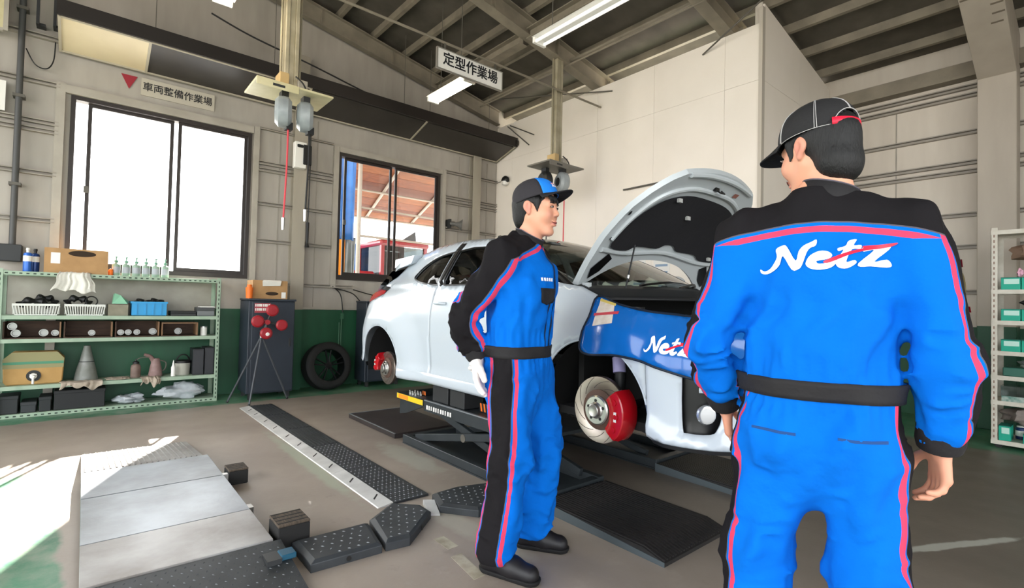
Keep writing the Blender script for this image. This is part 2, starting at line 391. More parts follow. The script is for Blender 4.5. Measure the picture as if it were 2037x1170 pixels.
# right wall with sheets and girts
wrr = MB().box((WX1, WY0, 0), (WX1+.12, PY+.1, roofz(WX1)+.05)).build('wall_right', zpaint('side_wall_paint', '17492f', 'c2b8aa', 1.08, '1c5638', 'cdc4b6', stretch=(3, 3, .6))); tag(wrr, 'cream metal side wall with horizontal rails', 'wall', kind='structure')
for z, d in ((1.48, 0), (2.0, 0), (2.37, 0), (2.92, 1), (3.32, 0), (3.80, 1)):
    m = MB()
    for zz in ((z-.05, z+.05) if d else (z,)):
        m.box((WX1-.055, -3.9, zz-.025), (WX1-.001, PY-.001, zz-.012)).box((WX1-.055, -3.9, zz+.012), (WX1-.001, PY-.001, zz+.025)).box((WX1-.012, -3.9, zz-.012), (WX1-.001, PY-.001, zz+.012))
    m.build('girt', M_girt, wrr)
box('eave_beam', (WX1-.16, -3.9, 3.93), (WX1-.001, PY-.002, 4.10), M_purl, wrr)
for y in (1.75, .3, -.6): box('sheet_joint', (WX1-.006, y-.006, 1.1), (WX1+.001, y+.006, 3.75), M_girt, wrr)
# left wall, with tall shutter openings; front is the open side
LH = 4.2
wl = MB().box((WX0-.12, 6.5, 0), (WX0, WY1+.12, roofz(WX0)+.05)).box((WX0-.12, WY0, LH), (WX0, 6.5, roofz(WX0)+.05)).box((WX0-.12, WY0, 0), (WX0, -3.9, LH)).box((WX0-.12, 1.2, 0), (WX0, 1.5, LH)).build('wall_left', M_wall)
tag(wl, 'cream side wall with two open shutter bays', 'wall', kind='structure')
wf = MB()
def fpoly(x0, x1, z0):
    wf.hexa([(x0, WY0-.12, z0), (x1, WY0-.12, z0), (x1, WY0, z0), (x0, WY0, z0)], [(x0, WY0-.12, roofz(x0)+.05), (x1, WY0-.12, roofz(x1)+.05), (x1, WY0, roofz(x1)+.05), (x0, WY0, roofz(x0)+.05)])
fpoly(WX0-.12, -3.1, 0); fpoly(-3.1, 4.2, 4.0); fpoly(4.2, WX1+.12, 0)
wf = wf.build('wall_front', M_wall); tag(wf, 'cream metal wall with an open shutter opposite the windows', 'wall', kind='structure')
# roof
cm = MB(); x0, x1 = WX0-.5, WX1+.4
cm.hexa([(x0, WY0-.8, roofz(x0)), (x1, WY0-.8, roofz(x1)), (x1, WY1+.5, roofz(x1)), (x0, WY1+.5, roofz(x0))], [(x0, WY0-.8, roofz(x0)+.12), (x1, WY0-.8, roofz(x1)+.12), (x1, WY1+.5, roofz(x1)+.12), (x0, WY1+.5, roofz(x0)+.12)])
ceil = cm.build('ceiling', M_roof); tag(ceil, 'dark sloping roof deck on steel purlins', 'ceiling', kind='structure')
pm = None; X = -3.2
sl = -.19
while X < 7.6:
    z = roofz(X)
    if pm is None:
        q = MB(); x_, z_ = 0, 0
        for (a, b, c, d) in ((0, .012, -.10, 0), (.012, .055, -.10, -.088), (.012, .055, -.012, 0), (.045, .055, -.088, -.07)):
            q.box((a, WY0-.5, c), (b, WY1-.002, d))
        o = q.build('purlin', M_purl, ceil); pm = o.data
    else: o = link('purlin', pm, ceil)
    o.location = (X, 0, z-.002); X += .53
def rafter(y, xa, xb, name='rafter', dep=.25, w=.15):
    m = MB(); za, zb = roofz(xa)-.102, roofz(xb)-.102
    def bar(y0, y1, d0, d1): m.hexa([(xa, y0, za-d1), (xb, y0, zb-d1), (xb, y1, zb-d1), (xa, y1, za-d1)], [(xa, y0, za-d0), (xb, y0, zb-d0), (xb, y1, zb-d0), (xa, y1, za-d0)])
    bar(y-w/2, y+w/2, 0, .014); bar(y-w/2, y+w/2, dep-.014, dep); bar(y-.006, y+.006, .014, dep-.014)
    for x in np.arange(xa+.6, xb-.3, 1.1):
        zz = roofz(x)-.102
        m.box((x-.006, y-w/2+.01, zz-dep+.014), (x+.006, y-.006, zz-.03)); m.box((x-.006, y+.006, zz-dep+.014), (x+.006, y+w/2-.01, zz-.03))
    return m.build(name, M_purl, ceil)
rafter(4.9, WX0+.01, 6.9); rafter(2.9, WX0+.01, 7.7); rafter(.80, WX0+.01, 7.4); rafter(-1.6, WX0+.01, 7.7); rafter(7.13, -.4, 5.6, w=.1)
# tie beams along the hall
for x, z in ((4.28, 4.62),):
    m = MB()
    for ya, yb in ((2.96, 4.83), (4.97, 7.05)):
        m.box((x-.07, ya, z), (x+.07, yb, z+.012)).box((x-.07, ya, z+.13), (x+.07, yb, z+.142)).box((x-.005, ya, z+.012), (x+.005, yb, z+.13))
    m.build('tie_beam', M_purl, ceil)
# right-hand column with its haunch
M_col = zpaint('column_paint', '143f2a', 'a2988a', 1.1, '194a32', 'aea496', stretch=(2, 2, .5))
cx0, cx1, cy0, cy1 = 7.40, 7.69, .64, .95
colo = MB().box((cx0, cy0, 0), (cx1, cy1, 3.80)).build('column_right', M_col, bevel=.006); tag(colo, 'square cream steel column with green foot by the parts trolley', 'column', kind='structure')
hm = MB(); tz = roofz(6.0)-.12
hm.hexa([(6.0, cy0, roofz(6.0)-.36), (cx0, cy0, 3.79), (cx0, cy1, 3.79), (6.0, cy1, roofz(6.0)-.36)], [(6.0, cy0, roofz(6.0)-.12), (cx0, cy0, roofz(cx0)-.12), (cx0, cy1, roofz(cx0)-.12), (6.0, cy1, roofz(6.0)-.12)])
hm.hexa([(cx0, cy0, 3.802), (cx1, cy0, 3.802), (cx1, cy1, 3.802), (cx0, cy1, 3.802)], [(cx0, cy0, roofz(cx0)-.12), (cx1, cy0, roofz(cx1)-.12), (cx1, cy1, roofz(cx1)-.12), (cx0, cy1, roofz(cx0)-.12)])
hm.build('haunch', M_col, colo, bevel=.004)
mk = mat('crayon_mark', '6b6154', .8)
# faded crayon marks on the haunch underside
u = Vector((cx0-6.0, 0, 3.79-(roofz(6.0)-.36))).normalized()
for k, (s, yy) in enumerate(((.35, .90), (.5, .70), (.62, .70), (.74, .72))):
    p = Vector((6.0, yy, roofz(6.0)-.36))+u*s
    MB().hexa([p+Vector((0, -.05, -.002)), p+u*.02+Vector((0, -.05, -.002)), p+u*.02+Vector((0, .04, -.002)), p+Vector((0, .04, -.002))], [p+Vector((0, -.05, .001)), p+u*.02+Vector((0, -.05, .001)), p+u*.02+Vector((0, .04, .001)), p+Vector((0, .04, .001))]).build('crayon_mark', mk, colo)
# sloped canopy boards above the windows
can = thing('ceiling_canopy', (2.6, 7.0, 3.8), 'long dark sloping canopy of framed boards above the back windows', 'canopy', kind='structure')
Yf, Zf, Yw, Zw = 6.65, 3.95, 7.178, 3.79
cuts = [-.28, .455, 2.15, 3.86, 5.60]
cols = [mat('canopy_cream', 'd8c9a6', .35, col2='cdbd9a', nscale=2), mat('canopy_dark', '3b3733', .3, col2='332f2c', nscale=3)]
dy, dz = Yw-Yf, Zw-Zf
for i in range(4):
    a, b = cuts[i]+.012, cuts[i+1]-.012
    MB().hexa([(a, Yf+.03, Zf+dz*.03/dy), (b, Yf+.03, Zf+dz*.03/dy), (b, Yw-.02, Zw+.006), (a, Yw-.02, Zw+.006)], [(a, Yf+.03, Zf+.02), (b, Yf+.03, Zf+.02), (b, Yw-.02, Zw+.03), (a, Yw-.02, Zw+.03)]).build('canopy_board', cols[0 if i == 0 else 1], can)
fm = MB()
for i, x in enumerate(cuts):
    fm.hexa([(x-.012, Yf, Zf-.012), (x+.012, Yf, Zf-.012), (x+.012, Yw, Zw-.012), (x-.012, Yw, Zw-.012)], [(x-.012, Yf, Zf+.02), (x+.012, Yf, Zf+.02), (x+.012, Yw, Zw+.02), (x-.012, Yw, Zw+.02)])
fm.box((cuts[0], Yw-.02, Zw-.012), (cuts[-1], Yw, Zw+.02)); fm.box((cuts[0], Yf, Zf-.012), (cuts[2], Yf+.03, Zf+.016))
fm.build('canopy_frame', mat('canopy_frame', 'a89f8c', .45), can)
MB().box((cuts[0]-.02, Yf-.03, Zf-.005), (cuts[-1]+.03, Yf-.001, Zf+.15)).hexa([(cuts[0]-.02, Yf, Zf+.13), (cuts[-1]+.03, Yf, Zf+.13), (cuts[-1]+.03, 7.23, Zf+.13), (cuts[0]-.02, 7.23, Zf+.13)], [(cuts[0]-.02, Yf, Zf+.15), (cuts[-1]+.03, Yf, Zf+.15), (cuts[-1]+.03, 7.23, Zf+.15), (cuts[0]-.02, 7.23, Zf+.15)]).build('fascia', mat('canopy_fascia', '241f1c', .5), can)
MB().box((cuts[-1]-.01, Yf-.05, Zf+.02), (cuts[-1]+.035, Yf-.03, Zf+.10)).build('end_cap', mat('canopy_fascia'), can)
for x in (1.72, 1.98, 3.52, 3.96, 5.1, .5):
    MB().cyl((x, Yf+.1, Zf+.15), (x, Yf+.1, roofz(x)-.004), .004, seg=6).build('hanger_rod', M_rod, can)
# ================================================================ HANGING AND WALL THINGS
M_white = mat('white_paint', 'e6e3dc', .4); M_black = mat('black_plastic', '141414', .45); M_dkgrey = mat('dark_grey', '2b2c2d', .5)
M_cream = mat('cream_enamel', 'cfc6a0', .45, col2='c2b890', nscale=8); M_steel = mat('bright_steel', 'b9b9b6', .32, 1); M_red = mat('red_plastic', '9a1a24', .4)
M_kraft = mat('kraft_card', 'b08a5e', .8, col2='a37e54', nscale=9); M_orange = mat('orange_plastic', 'e8701e', .45)
M_hose_r = mat('red_hose', 'd0404a', .5); M_txt = mat('sign_ink', '15161a', .6)

def lamp(x, y0, y1, z, label, lit, group='fluorescent lamps under the roof'):
    o = thing('fluorescent_lamp', (x, (y0+y1)/2, z), label, 'ceiling lamp', group)
    MB().box((x-.035, y0, z+.03), (x+.035, y1, z+.075)).hexa([(x-.10, y0, z+.035), (x+.10, y0, z+.035), (x+.10, y1, z+.035), (x-.10, y1, z+.035)], [(x-.036, y0, z+.06), (x+.036, y0, z+.06), (x+.036, y1, z+.06), (x-.036, y1, z+.06)]).build('housing', M_white, o)
    tm = mat('lit_tube', 'fff0cf', .3, emit=14) if lit else mat('unlit_tube_glow', 'f2f2ee', .25, emit=.35)  # unlit tubes carry a faint added glow so they look white
    for dx in (-.055, .055):
        MB().cyl((x+dx, y0+.03, z), (x+dx, y1-.03, z), .016, seg=12).build('tube', tm, o, smooth=True)
    for yy in (y0, y1-.03):
        MB().box((x-.08, yy, z-.022), (x+.08, yy+.03, z+.034)).build('lamp_holder', M_white, o)
    for yy in (y0+.2, y1-.2):
        MB().cyl((x, yy, z+.075), (x, yy, roofz(x)-.005), .005, seg=6).build('hanger_rod', M_rod, o)
    return o
lamp(.87, 4.02, 5.22, 3.9, 'lit twin fluorescent lamp hanging near the cream canopy board', True)
lamp(3.46, 4.98, 5.84, 3.9, 'lit twin fluorescent lamp hanging behind the white board sign', True)
lamp(3.48, 2.62, 3.80, 3.9, 'unlit twin tube fluorescent lamp under the roof beams above the car', False)

# hanging board sign
yS = 4.79
o = thing('hanging_sign', (3.33, yS, 3.81), 'white hanging board sign with black Japanese characters', 'sign')
box('board', (2.88, yS-.012, 3.81), (3.79, yS+.012, 4.03), M_white, o, bevel=.003)
MB().box((2.872, yS-.016, 3.802), (3.798, yS+.016, 3.812)).box((2.872, yS-.016, 4.028), (3.798, yS+.016, 4.038)).box((2.872, yS-.016, 3.812), (2.884, yS+.016, 4.028)).box((3.786, yS-.016, 3.812), (3.798, yS+.016, 4.028)).build('border', mat('alu_trim', 'a9a59c', .4, .6), o)
text('lettering', '定型作業場', .155, M_txt, o, (3.335, yS-.0135, 3.925), (1, 0, 0), (0, 0, 1), bold=.018)
for x in (2.98, 3.69): MB().box((x-.01, yS-.006, 4.038), (x+.01, yS+.006, 4.105)).build('hook', M_rod, o)
rod = MB().cyl((-.6, 4.80, 4.12), (5.655, 4.80, 4.12), .014, seg=8).build('steel_rail', M_purl, ceil)
# wall sign with triangle
o = thing('wall_sign', (.8, 7.2, 3.54), 'cream wall sign with black Japanese characters above the large window', 'sign')
box('board', (.42, WY1-.016, 3.535), (1.16, WY1-.002, 3.735), mat('sign_cream', 'b8b0a0', .5), o)
text('lettering', '車両整備作業場', .108, M_txt, o, (.785, WY1-.0175, 3.635), (1, 0, 0), (0, 0, 1), bold=.012, sx=.93)
o = MB().prism([(.235, 3.73), (.31, 3.575), (.385, 3.73)], (0, WY1-.002, 0), (1, 0, 0), (0, 0, 1), (0, -.008, 0)).build('arrow_sign', mat('arrow_red', '93202e', .5)); tag(o, 'dark red downward triangle above the large window', 'sign')
o = thing('notice_board', (-1.0, 7.2, 3.04), 'white wall sign beside the grey conduit pipe', 'sign')
box('board', (-1.30, WY1-.078, 3.04), (-.672, WY1-.06, 3.34), M_white, o)
text('lettering', '作業場', .17, M_txt, o, (-.99, WY1-.0785, 3.19), (1, 0, 0), (0, 0, 1), bold=.018)
o = thing('wall_panel', (-1.1, 7.1, 3.8), 'framed cream board high on the wall left of the conduit pipe', 'panel')
box('board', (-1.6, 7.04, 3.82), (-.70, 7.06, 4.5), M_cream, o)
MB().box((-.70, 7.03, 3.80), (-.665, 7.07, 4.52)).box((-1.6, 7.03, 3.79), (-.70, 7.07, 3.82)).build('frame', M_trimw, o)
for x in (-1.5, -.8): box('bracket', (x, 7.06, 4.0), (x+.03, WY1-.001, 4.03), M_rod, o)
# conduit pipe with box, brackets and sagging cable
o = thing('conduit_pipe', (-.575, 7.14, 1.5), 'grey vertical conduit pipe clipped to the wall beside the large window', 'pipe')
MB().cyl((-.575, 7.155, 1.68), (-.575, 7.155, 4.75), .027, seg=14).build('pipe', mat('pipe_grey', '4a4a49', .5), o, smooth=True)
box('switch_box', (-.68, 7.09, 1.53), (-.50, 7.23, 1.70), M_dkgrey, o, bevel=.005)
for z in (2.3, 3.2, 4.1): box('clip', (-.62, 7.12, z), (-.53, 7.234, z+.03), M_rod, o)
for i, (x, z0, z1) in enumerate(((-.46, 3.98, 4.5), (-.33, 4.0, 4.45))):
    o = MB().box((x-.012, 7.10, z0), (x+.012, 7.13, z1)).box((x-.012, 7.13, z0), (x+.06, 7.234, z0+.025)).box((x-.012, 7.13, z1-.025), (x+.06, 7.234, z1)).build('wall_bracket', M_dkgrey); tag(o, ('black steel wall bracket nearer the conduit pipe', 'black steel wall bracket nearer the cream canopy board')[i], 'bracket', 'wall brackets by the canopy')
o = MB().tube(curve_pts([(-.54, 7.17, 3.72), (-.47, 7.17, 3.58), (-.38, 7.17, 3.56), (-.33, 7.17, 3.66), (-.32, 7.17, 3.86)]), .006, 6).build('sagging_cable', M_black); tag(o, 'black cable sagging in a loop beside the conduit pipe', 'cable')
o = MB().tube(curve_pts([(1.05, 6.95, 4.62), (1.5, 6.95, 4.50), (2.2, 6.9, 4.36), (2.9, 6.85, 4.2), (3.35, 6.8, 4.11)]), .010, 6).build('power_cable', M_black); tag(o, 'black cable drooping down onto the dark canopy', 'cable')

# hose reel pendants under the rafter
def pendant(x, y, zp, label, tint, reels, top):
    o = thing('reel_pendant', (x, y, zp), label, 'hose reel', 'hose reel pendants on the roof beam')
    c = mat('pendant_steel', 'a39a84', .5, col2='8e866f', nscale=6)
    m = MB()
    for dx in (-.06, .025): m.box((x+dx, y-.05, zp+.05), (x+dx+.035, y+.05, top))
    m.box((x-.025, y-.04, zp+.05), (x+.025, y-.03, top)); m.build('channel_post', c, o, bevel=.004)
    for s in (-1, 1): MB().cyl((x+s*.085, y, zp+.03), (x+s*.085, y, top), .010, seg=8).build('pipe', mat('pipe_brass', '98907a', .4, .3), o)
    pl = MB().hexa([(x-.33, y-.22, zp-.01), (x+.33, y-.22, zp-.01), (x+.33, y+.22, zp-.01), (x-.33, y+.22, zp-.01)], [(x-.33, y-.22, zp+.01), (x+.33, y-.22, zp+.01), (x+.33, y+.22, zp+.01), (x-.33, y+.22, zp+.01)]).box((x-.33, y-.225, zp-.06), (x+.02, y-.215, zp+.01)).build('mounting_plate', tint, o, bevel=.004)
    box('slot', (x-.20, y-.227, zp-.04), (x-.10, y-.224, zp-.018), M_dkgrey, pl)
    box('junction_box', (x-.11, y-.09, zp+.012), (x-.03, y+.06, zp+.16), mat('junction', 'b59a6a', .6), o, bevel=.004)
    box('junction_box', (x+.05, y-.10, zp+.012), (x+.13, y+.02, zp+.13), M_trimw, o, bevel=.004)
    MB().tube(curve_pts([(x+.02, y-.11, zp+.14), (x+.07, y-.15, zp+.08), (x+.10, y-.16, zp+.02)]), .008, 6).build('cable', M_black, o)
    for (dx, dy, cm, hose, hz) in reels:
        cx, cy = x+dx, y+dy
        ra = Vector((.96, -.28, 0)); r = MB().lathe(Vector((cx, cy, zp-.19))-ra*.05, ra, [(.0, -.02), (.10, -.02), (.135, .01), (.14, .05), (.135, .09), (.10, .12), (0, .12)], 24).build('reel_case', cm, o, smooth=True)
        MB().lathe(Vector((cx, cy, zp-.19))-ra*.074, ra, [(.0, 0), (.05, 0), (.06, .005)], 20).build('hub_cap', M_dkgrey, r, smooth=True)
        MB().box((cx-.03, cy-.045, zp-.08), (cx+.03, cy+.045, zp-.01)).build('hanger', M_dkgrey, r)
        MB().box((cx+.02, cy-.04, zp-.345), (cx+.075, cy+.04, zp-.28)).build('hose_guide', M_black, r)
        if hose:
            hx = cx+.045; MB().tube(curve_pts([(hx, cy, zp-.30), (hx, cy, zp-.6), (hx-.005, cy, hz+.3), (hx-.015, cy, hz)]), .008, 8).build('hose', hose, o, smooth=True)
            MB().cyl((hx-.015, cy, hz-.11), (hx-.015, cy, hz), .012, .016, seg=10).build('coupler', M_steel, o, smooth=True)
    return o
gcase = mat('reel_white', '9ea3a4', .35, col2='858b8d', nscale=7)
pendant(1.385, 4.9, 3.10, 'cream hose reel pendant with two white reels hanging by the large window', M_cream, ((-.06, -.05, gcase, M_hose_r, 1.95), (.13, -.05, gcase, M_black, 2.05)), roofz(1.385)-.354)
pendant(4.86, 4.9, 3.10, 'grey hose reel pendant hanging in front of the white partition', mat('plate_grey', '6f6b63', .5), ((.10, -.03, gcase, M_hose_r, 1.3), (-.10, .10, mat('reel_black', '2a2a2a', .4), M_black, 1.35)), roofz(4.86)-.354)
# pipes and struts near the partition
p0, p1 = onp(1054, 160, 0, 5.1), onp(1392, 0, 0, 5.1); zz = p0.z
o = MB().cyl((5.1, 6.9, zz), (5.1, -2, zz), .022, seg=10).build('roof_pipe', M_purl, ceil, smooth=True)
MB().cyl((5.02, 6.9, zz-.10), (5.02, 1.0, zz-.10), .013, seg=8).build('roof_pipe', M_purl, ceil, smooth=True)
for a, b in (((1398, 109), (1515, 0)), ((1218, 181), (941, 199)), ((1015, 250), (1062, 268)), ((1010, 252), (1052, 288))):
    A_, B_ = onp(*a, 0, 5.645), onp(*b, 0, 5.2)
    if B_.z > roofz(5.2)-.02: B_.z = roofz(5.2)-.02
    MB().cyl(A_, B_, .010, seg=6).build('strut_rod', M_rod, ceil)
A_, B_ = onp(1240, 378, 0, 5.63), onp(1318, 362, 0, 5.63)
o = MB().cyl(A_, B_, .012, seg=8).cyl(A_+Vector((.028, -.05, 0)), A_+Vector((0, -.05, 0)), .008, seg=6).cyl(B_+Vector((.028, .05, 0)), B_+Vector((0, .05, 0)), .008, seg=6).build('wall_bar', M_rod); tag(o, 'short grey bar fixed on the white partition above the car', 'bar')
# notices on the partition
for (y0, z0, y1, z1, lb) in ((4.25, 1.48, 3.98, 1.88, 'white notice sheet with blue lettering on the partition'), (3.86, 1.50, 3.62, 1.84, 'smaller white notice sheet on the partition')):
    o = thing('notice_sheet', (PX-.004, (y0+y1)/2, z0), lb, 'notice')
    box('paper', (PX-.004, y1, z0), (PX-.001, y0, z1), M_white, o)
    for k in range(4):
        zz_ = z1-.06-.09*k; MB().box((PX-.006, y1+.03, zz_-.03), (PX-.0042, y0-.03-.05*(k % 2), zz_)).build('print_line', mat('blue_print', '8fa3b8', .7), o)
# wall lamp on the partition, horn speaker on the back wall
o = thing('wall_dome', (5.64, 6.9, 3.40), 'small black and white dome lamp on the partition near the corner', 'lamp')
MB().ball((5.60, 6.9, 3.41), .085, sc=(.7, 1, .9)).build('dome', M_black, o, smooth=True)
MB().lathe((5.60, 6.9, 3.385), (0, 0, -1), [(.07, 0), (.06, .05), (.03, .07), (0, .075)], 18).build('lens', M_white, o, smooth=True)
MB().tube([(5.645, 6.95, 3.42), (5.645, 7.2, 3.42)], .005, 6).build('cable', M_rod, o)
o = thing('horn_speaker', (4.72, 7.2, 2.5), 'grey horn loudspeaker on the back wall beside the smaller window', 'speaker')
hc = Vector((4.66, 7.10, 2.545)); hd = Vector((.82, -.55, -.1)).normalized()
MB().lathe(hc, hd, [(.0, -.05), (.035, -.05), (.04, .02), (.03, .04), (.045, .09), (.095, .15), (.10, .155), (.09, .15), (.04, .10), (.0, .09)], 24).build('horn', mat('horn_grey', '5f5d58', .4), o, smooth=True)
MB().box((4.60, 7.10, 2.47), (4.63, 7.234, 2.62)).box((4.63, 7.08, 2.53), (4.67, 7.12, 2.56)).build('bracket', M_dkgrey, o)
# control box on the post
o = thing('control_box', (2.185, 7.05, 2.97), 'white wall box with a black handset on the post between windows', 'box')
box('housing', (2.075, 7.00, 2.98), (2.225, 7.098, 3.33), M_white, o, bevel=.006)
MB().box((2.18, 6.985, 3.03), (2.29, 7.0, 3.30)).box((2.10, 6.985, 3.25), (2.18, 7.0, 3.29)).build('handset', M_black, o, bevel=.008)
o = thing('power_lead', (2.29, 7.1, 2.05), 'black cord with coupling hanging down the post between windows', 'cord')
MB().tube(curve_pts([(2.30, 7.08, 3.5), (2.30, 7.07, 2.9), (2.295, 7.07, 2.5), (2.29, 7.07, 2.25)]), .007, 6).build('cord', M_black, o)
MB().cyl((2.29, 7.07, 1.98), (2.29, 7.07, 2.27), .017, .022, seg=10).cyl((2.29, 7.07, 1.93), (2.29, 7.07, 1.98), .032, .02, seg=10).build('coupling', M_black, o, smooth=True)
for i, pts in enumerate(([(2.70, 7.19, 1.42), (2.82, 7.18, 1.30), (2.86, 7.18, 1.05)], [(2.70, 7.19, 1.40), (2.98, 7.17, 1.33), (3.10, 7.15, 1.22), (3.14, 7.12, 1.20)], [(3.0, 7.16, 1.38), (3.4, 7.16, 1.30), (3.7, 7.16, 1.36)])):
    o = MB().tube(curve_pts(pts), .008, 6).build('wall_cable', M_black); tag(o, ('black cable dropping down the green wainscot', 'black cable curving over to the cabinet behind the car', 'black cable hanging under the smaller window')[i], 'cable')
o = MB().box((2.84, 7.20, .95), (2.89, 7.234, 1.03)).cyl((2.86, 7.22, .35), (2.86, 7.22, .95), .011, seg=8).cyl((2.83, 7.22, .35), (2.83, 7.22, .90), .011, seg=8).build('outlet_pipes', mat('outlet_green', '3f6a4f', .5)); tag(o, 'small cream outlet box with green pipes above the tyre', 'outlet')

# ================================================================ SHELF RACK
M_rack = mat('rack_green', '9db09a', .45, col2='8fa48e', nscale=10); M_rackd = mat('rack_slot', '2f3d33', .7)
RX0, RX1, RY0, RY1 = -.64, 1.235, 6.83, 7.17
rack = thing('shelf_rack', (.3, 7.0, 0), 'pale green slotted steel shelf rack with five shelves under the large window', 'shelf')
SZ = [.04, .31, .765, .995, 1.425]
for z in SZ:
    s = MB().box((RX0+.004, RY0, z-.006), (RX1-.004, RY1, z)).box((RX0+.004, RY0-.004, z-.038), (RX1-.004, RY0, z)).box((RX0+.004, RY1, z-.038), (RX1-.004, RY1+.004, z)).build('shelf_board', M_rack, rack)
slot = None
for x, sg in ((RX0, 1), (RX1, -1)):
    for y, sy in ((RY0-.008, 1), (RY1+.008, -1)):
        p = MB().box((min(x, x+sg*.04), min(y, y+sy*.003), 0), (max(x, x+sg*.04), max(y, y+sy*.003), 1.445)).box((min(x, x+sg*.003), min(y, y+sy*.04), 0), (max(x, x+sg*.003), max(y, y+sy*.04), 1.445)).build('upright', M_rack, rack)
        q = MB()
        for k in range(28): q.box((x+sg*.014, y-sy*.001, .03+k*.05), (x+sg*.024, y-sy*.0005, .055+k*.05)); q.box((x-sg*.001, y+sy*.014, .03+k*.05), (x-sg*.0005, y+sy*.024, .055+k*.05))
        so = q.build('slot_row', M_rackd, p, fix=False); so['kind'] = 'stuff'
q = MB()
for z in (SZ[4], SZ[0]):
    for k in range(36): q.box((RX0+.05+k*.05, RY0-.0055, z-.026), (RX0+.072+k*.05, RY0-.0045, z-.014))
so = q.build('slot_row', M_rackd, rack, fix=False); so['kind'] = 'stuff'
box('back_sheet', (RX0+.01, RY1+.013, .995), (RX1-.01, RY1+.018, 1.42), mat('back_sheet', 'a39f93', .5, col2='948f83', nscale=5), rack)
def carton(x0, x1, y0, y1, z0, h, label, hole=None, m=M_kraft, sticker=None):
    o = thing('cardboard_box', ((x0+x1)/2, (y0+y1)/2, z0), label, 'box')
    cz = z0+.001; b = MB(); t = .006
    b.box((x0, y0, cz), (x1, y0+t, cz+h)).box((x0, y1-t, cz), (x1, y1, cz+h)).box((x0, y0+t, cz), (x0+t, y1-t, cz+h)).box((x1-t, y0+t, cz), (x1, y1-t, cz+h)).box((x0+t, y0+t, cz), (x1-t, y1-t, cz+t)).box((x0+t, y0+t, cz+h-t), (x1-t, y1-t, cz+h))
    b.build('carton', m, o)
    if hole:
        hx, hz, rx, rz = hole; n = 24
        MB().prism([(hx+rx*math.cos(2*math.pi*i/n), hz+rz*math.sin(2*math.pi*i/n)) for i in range(n)], (0, y0-.0012, 0), (1, 0, 0), (0, 0, 1), (0, .0008, 0)).build('hand_hole', mat('hole_dark', '33261b', .9), o)
    if sticker:
        box('sticker', (sticker[0], y0-.002, sticker[2]), (sticker[1], y0-.0003, sticker[3]), M_white, o)
    MB().box((x0+.01, (y0+y1)/2-.02, cz+h), (x1-.01, (y0+y1)/2+.02, cz+h+.0008)).build('tape', mat('tape_brown', '8d6c46', .3), o)
    return o
carton(-.32, .18, 6.86, 7.14, SZ[4], .25, 'large brown cardboard box with a hand hole on the top shelf', (-.03, 1.63, .11, .03), sticker=(-.27, -.20, 1.52, 1.63))
for i, (x, y, b1) in enumerate(((-.44, 6.9, '2a62b8'), (-.39, 6.98, '1d3f7c'))):
    o = thing('spray_can', (x, y, SZ[4]), ('light blue and white aerosol can on the top shelf', 'dark blue aerosol can behind the light blue one')[i], 'spray can', 'aerosol cans on the top shelf'); z = SZ[4]+.001
    MB().lathe((x, y, z), (0, 0, 1), [(.0, 0), (.033, 0), (.034, .006), (.034, .165), (.03, .18), (.018, .188), (0, .19)], 18).build('can', mat('can_'+b1, b1, .3, .2), o, smooth=True)
    MB().lathe((x, y, z+.10), (0, 0, 1), [(.0345, 0), (.0345, .055)], 18).build('band', M_white, o, smooth=True)
    MB().lathe((x, y, z+.188), (0, 0, 1), [(.012, 0), (.012, .02), (.016, .024), (.014, .045), (0, .047)], 12).build('cap', M_white if i == 0 else M_black, o, smooth=True)
bm_ = [mat('bottle_frost', '8ca393', .35), mat('bottle_label', 'a3a7ae', .5), mat('bottle_pump', '5d8f77', .4)]
for i in range(6):
    x, y = .25+i*.088, 6.93+.012*(i % 2); z = SZ[4]+.001
    o = thing('pump_bottle', (x, y, SZ[4]), 'frosted pump bottle with green top, %s from the cardboard box' % ('first', 'second', 'third', 'fourth', 'fifth', 'sixth')[i], 'bottle', 'pump bottles on the top shelf')
    MB().lathe((x, y, z), (0, 0, 1), [(0, 0), (.033, 0), (.036, .006), (.036, .11), (.03, .125), (.014, .135), (.014, .145), (0, .145)], 16).build('bottle', bm_[0], o, smooth=True)
    MB().lathe((x, y, z+.03), (0, 0, 1), [(.0365, 0), (.0365, .065)], 16).build('label_band', bm_[1], o, smooth=True)
    MB().lathe((x, y, z+.145), (0, 0, 1), [(.017, 0), (.017, .02), (.006, .024), (.006, .05), (.013, .052), (.013, .06), (0, .062)], 12).box((x-.006, y-.045, z+.196), (x+.006, y, z+.206)).build('pump', bm_[2], o, smooth=True)
o = MB().lathe((.205, 6.90, SZ[4]+.001), (0, 0, 1), [(0, 0), (.022, 0), (.022, .05), (.014, .065), (0, .07)], 12).build('orange_pot', M_orange, smooth=True); tag(o, 'small orange pot beside the big cardboard box', 'pot')
for i, (x0, x1, yy, a) in enumerate(((.80, 1.02, 6.88, .03), (.86, 1.12, 6.95, -.06))):
    o = MB().hexa([(x0, yy, SZ[4]+.001+i*.003), (x1, yy+a, SZ[4]+.001+i*.003), (x1, yy+.15+a, SZ[4]+.001+i*.003), (x0, yy+.15, SZ[4]+.001+i*.003)], [(x0, yy, SZ[4]+.003+i*.003), (x1, yy+a, SZ[4]+.003+i*.003), (x1, yy+.15+a, SZ[4]+.003+i*.003), (x0, yy+.15, SZ[4]+.003+i*.003)]).build('paper_sheet', M_white); tag(o, ('white paper sheet on the top shelf near the bottles', 'white paper sheet overlapping another at the end of the top shelf')[i], 'paper')
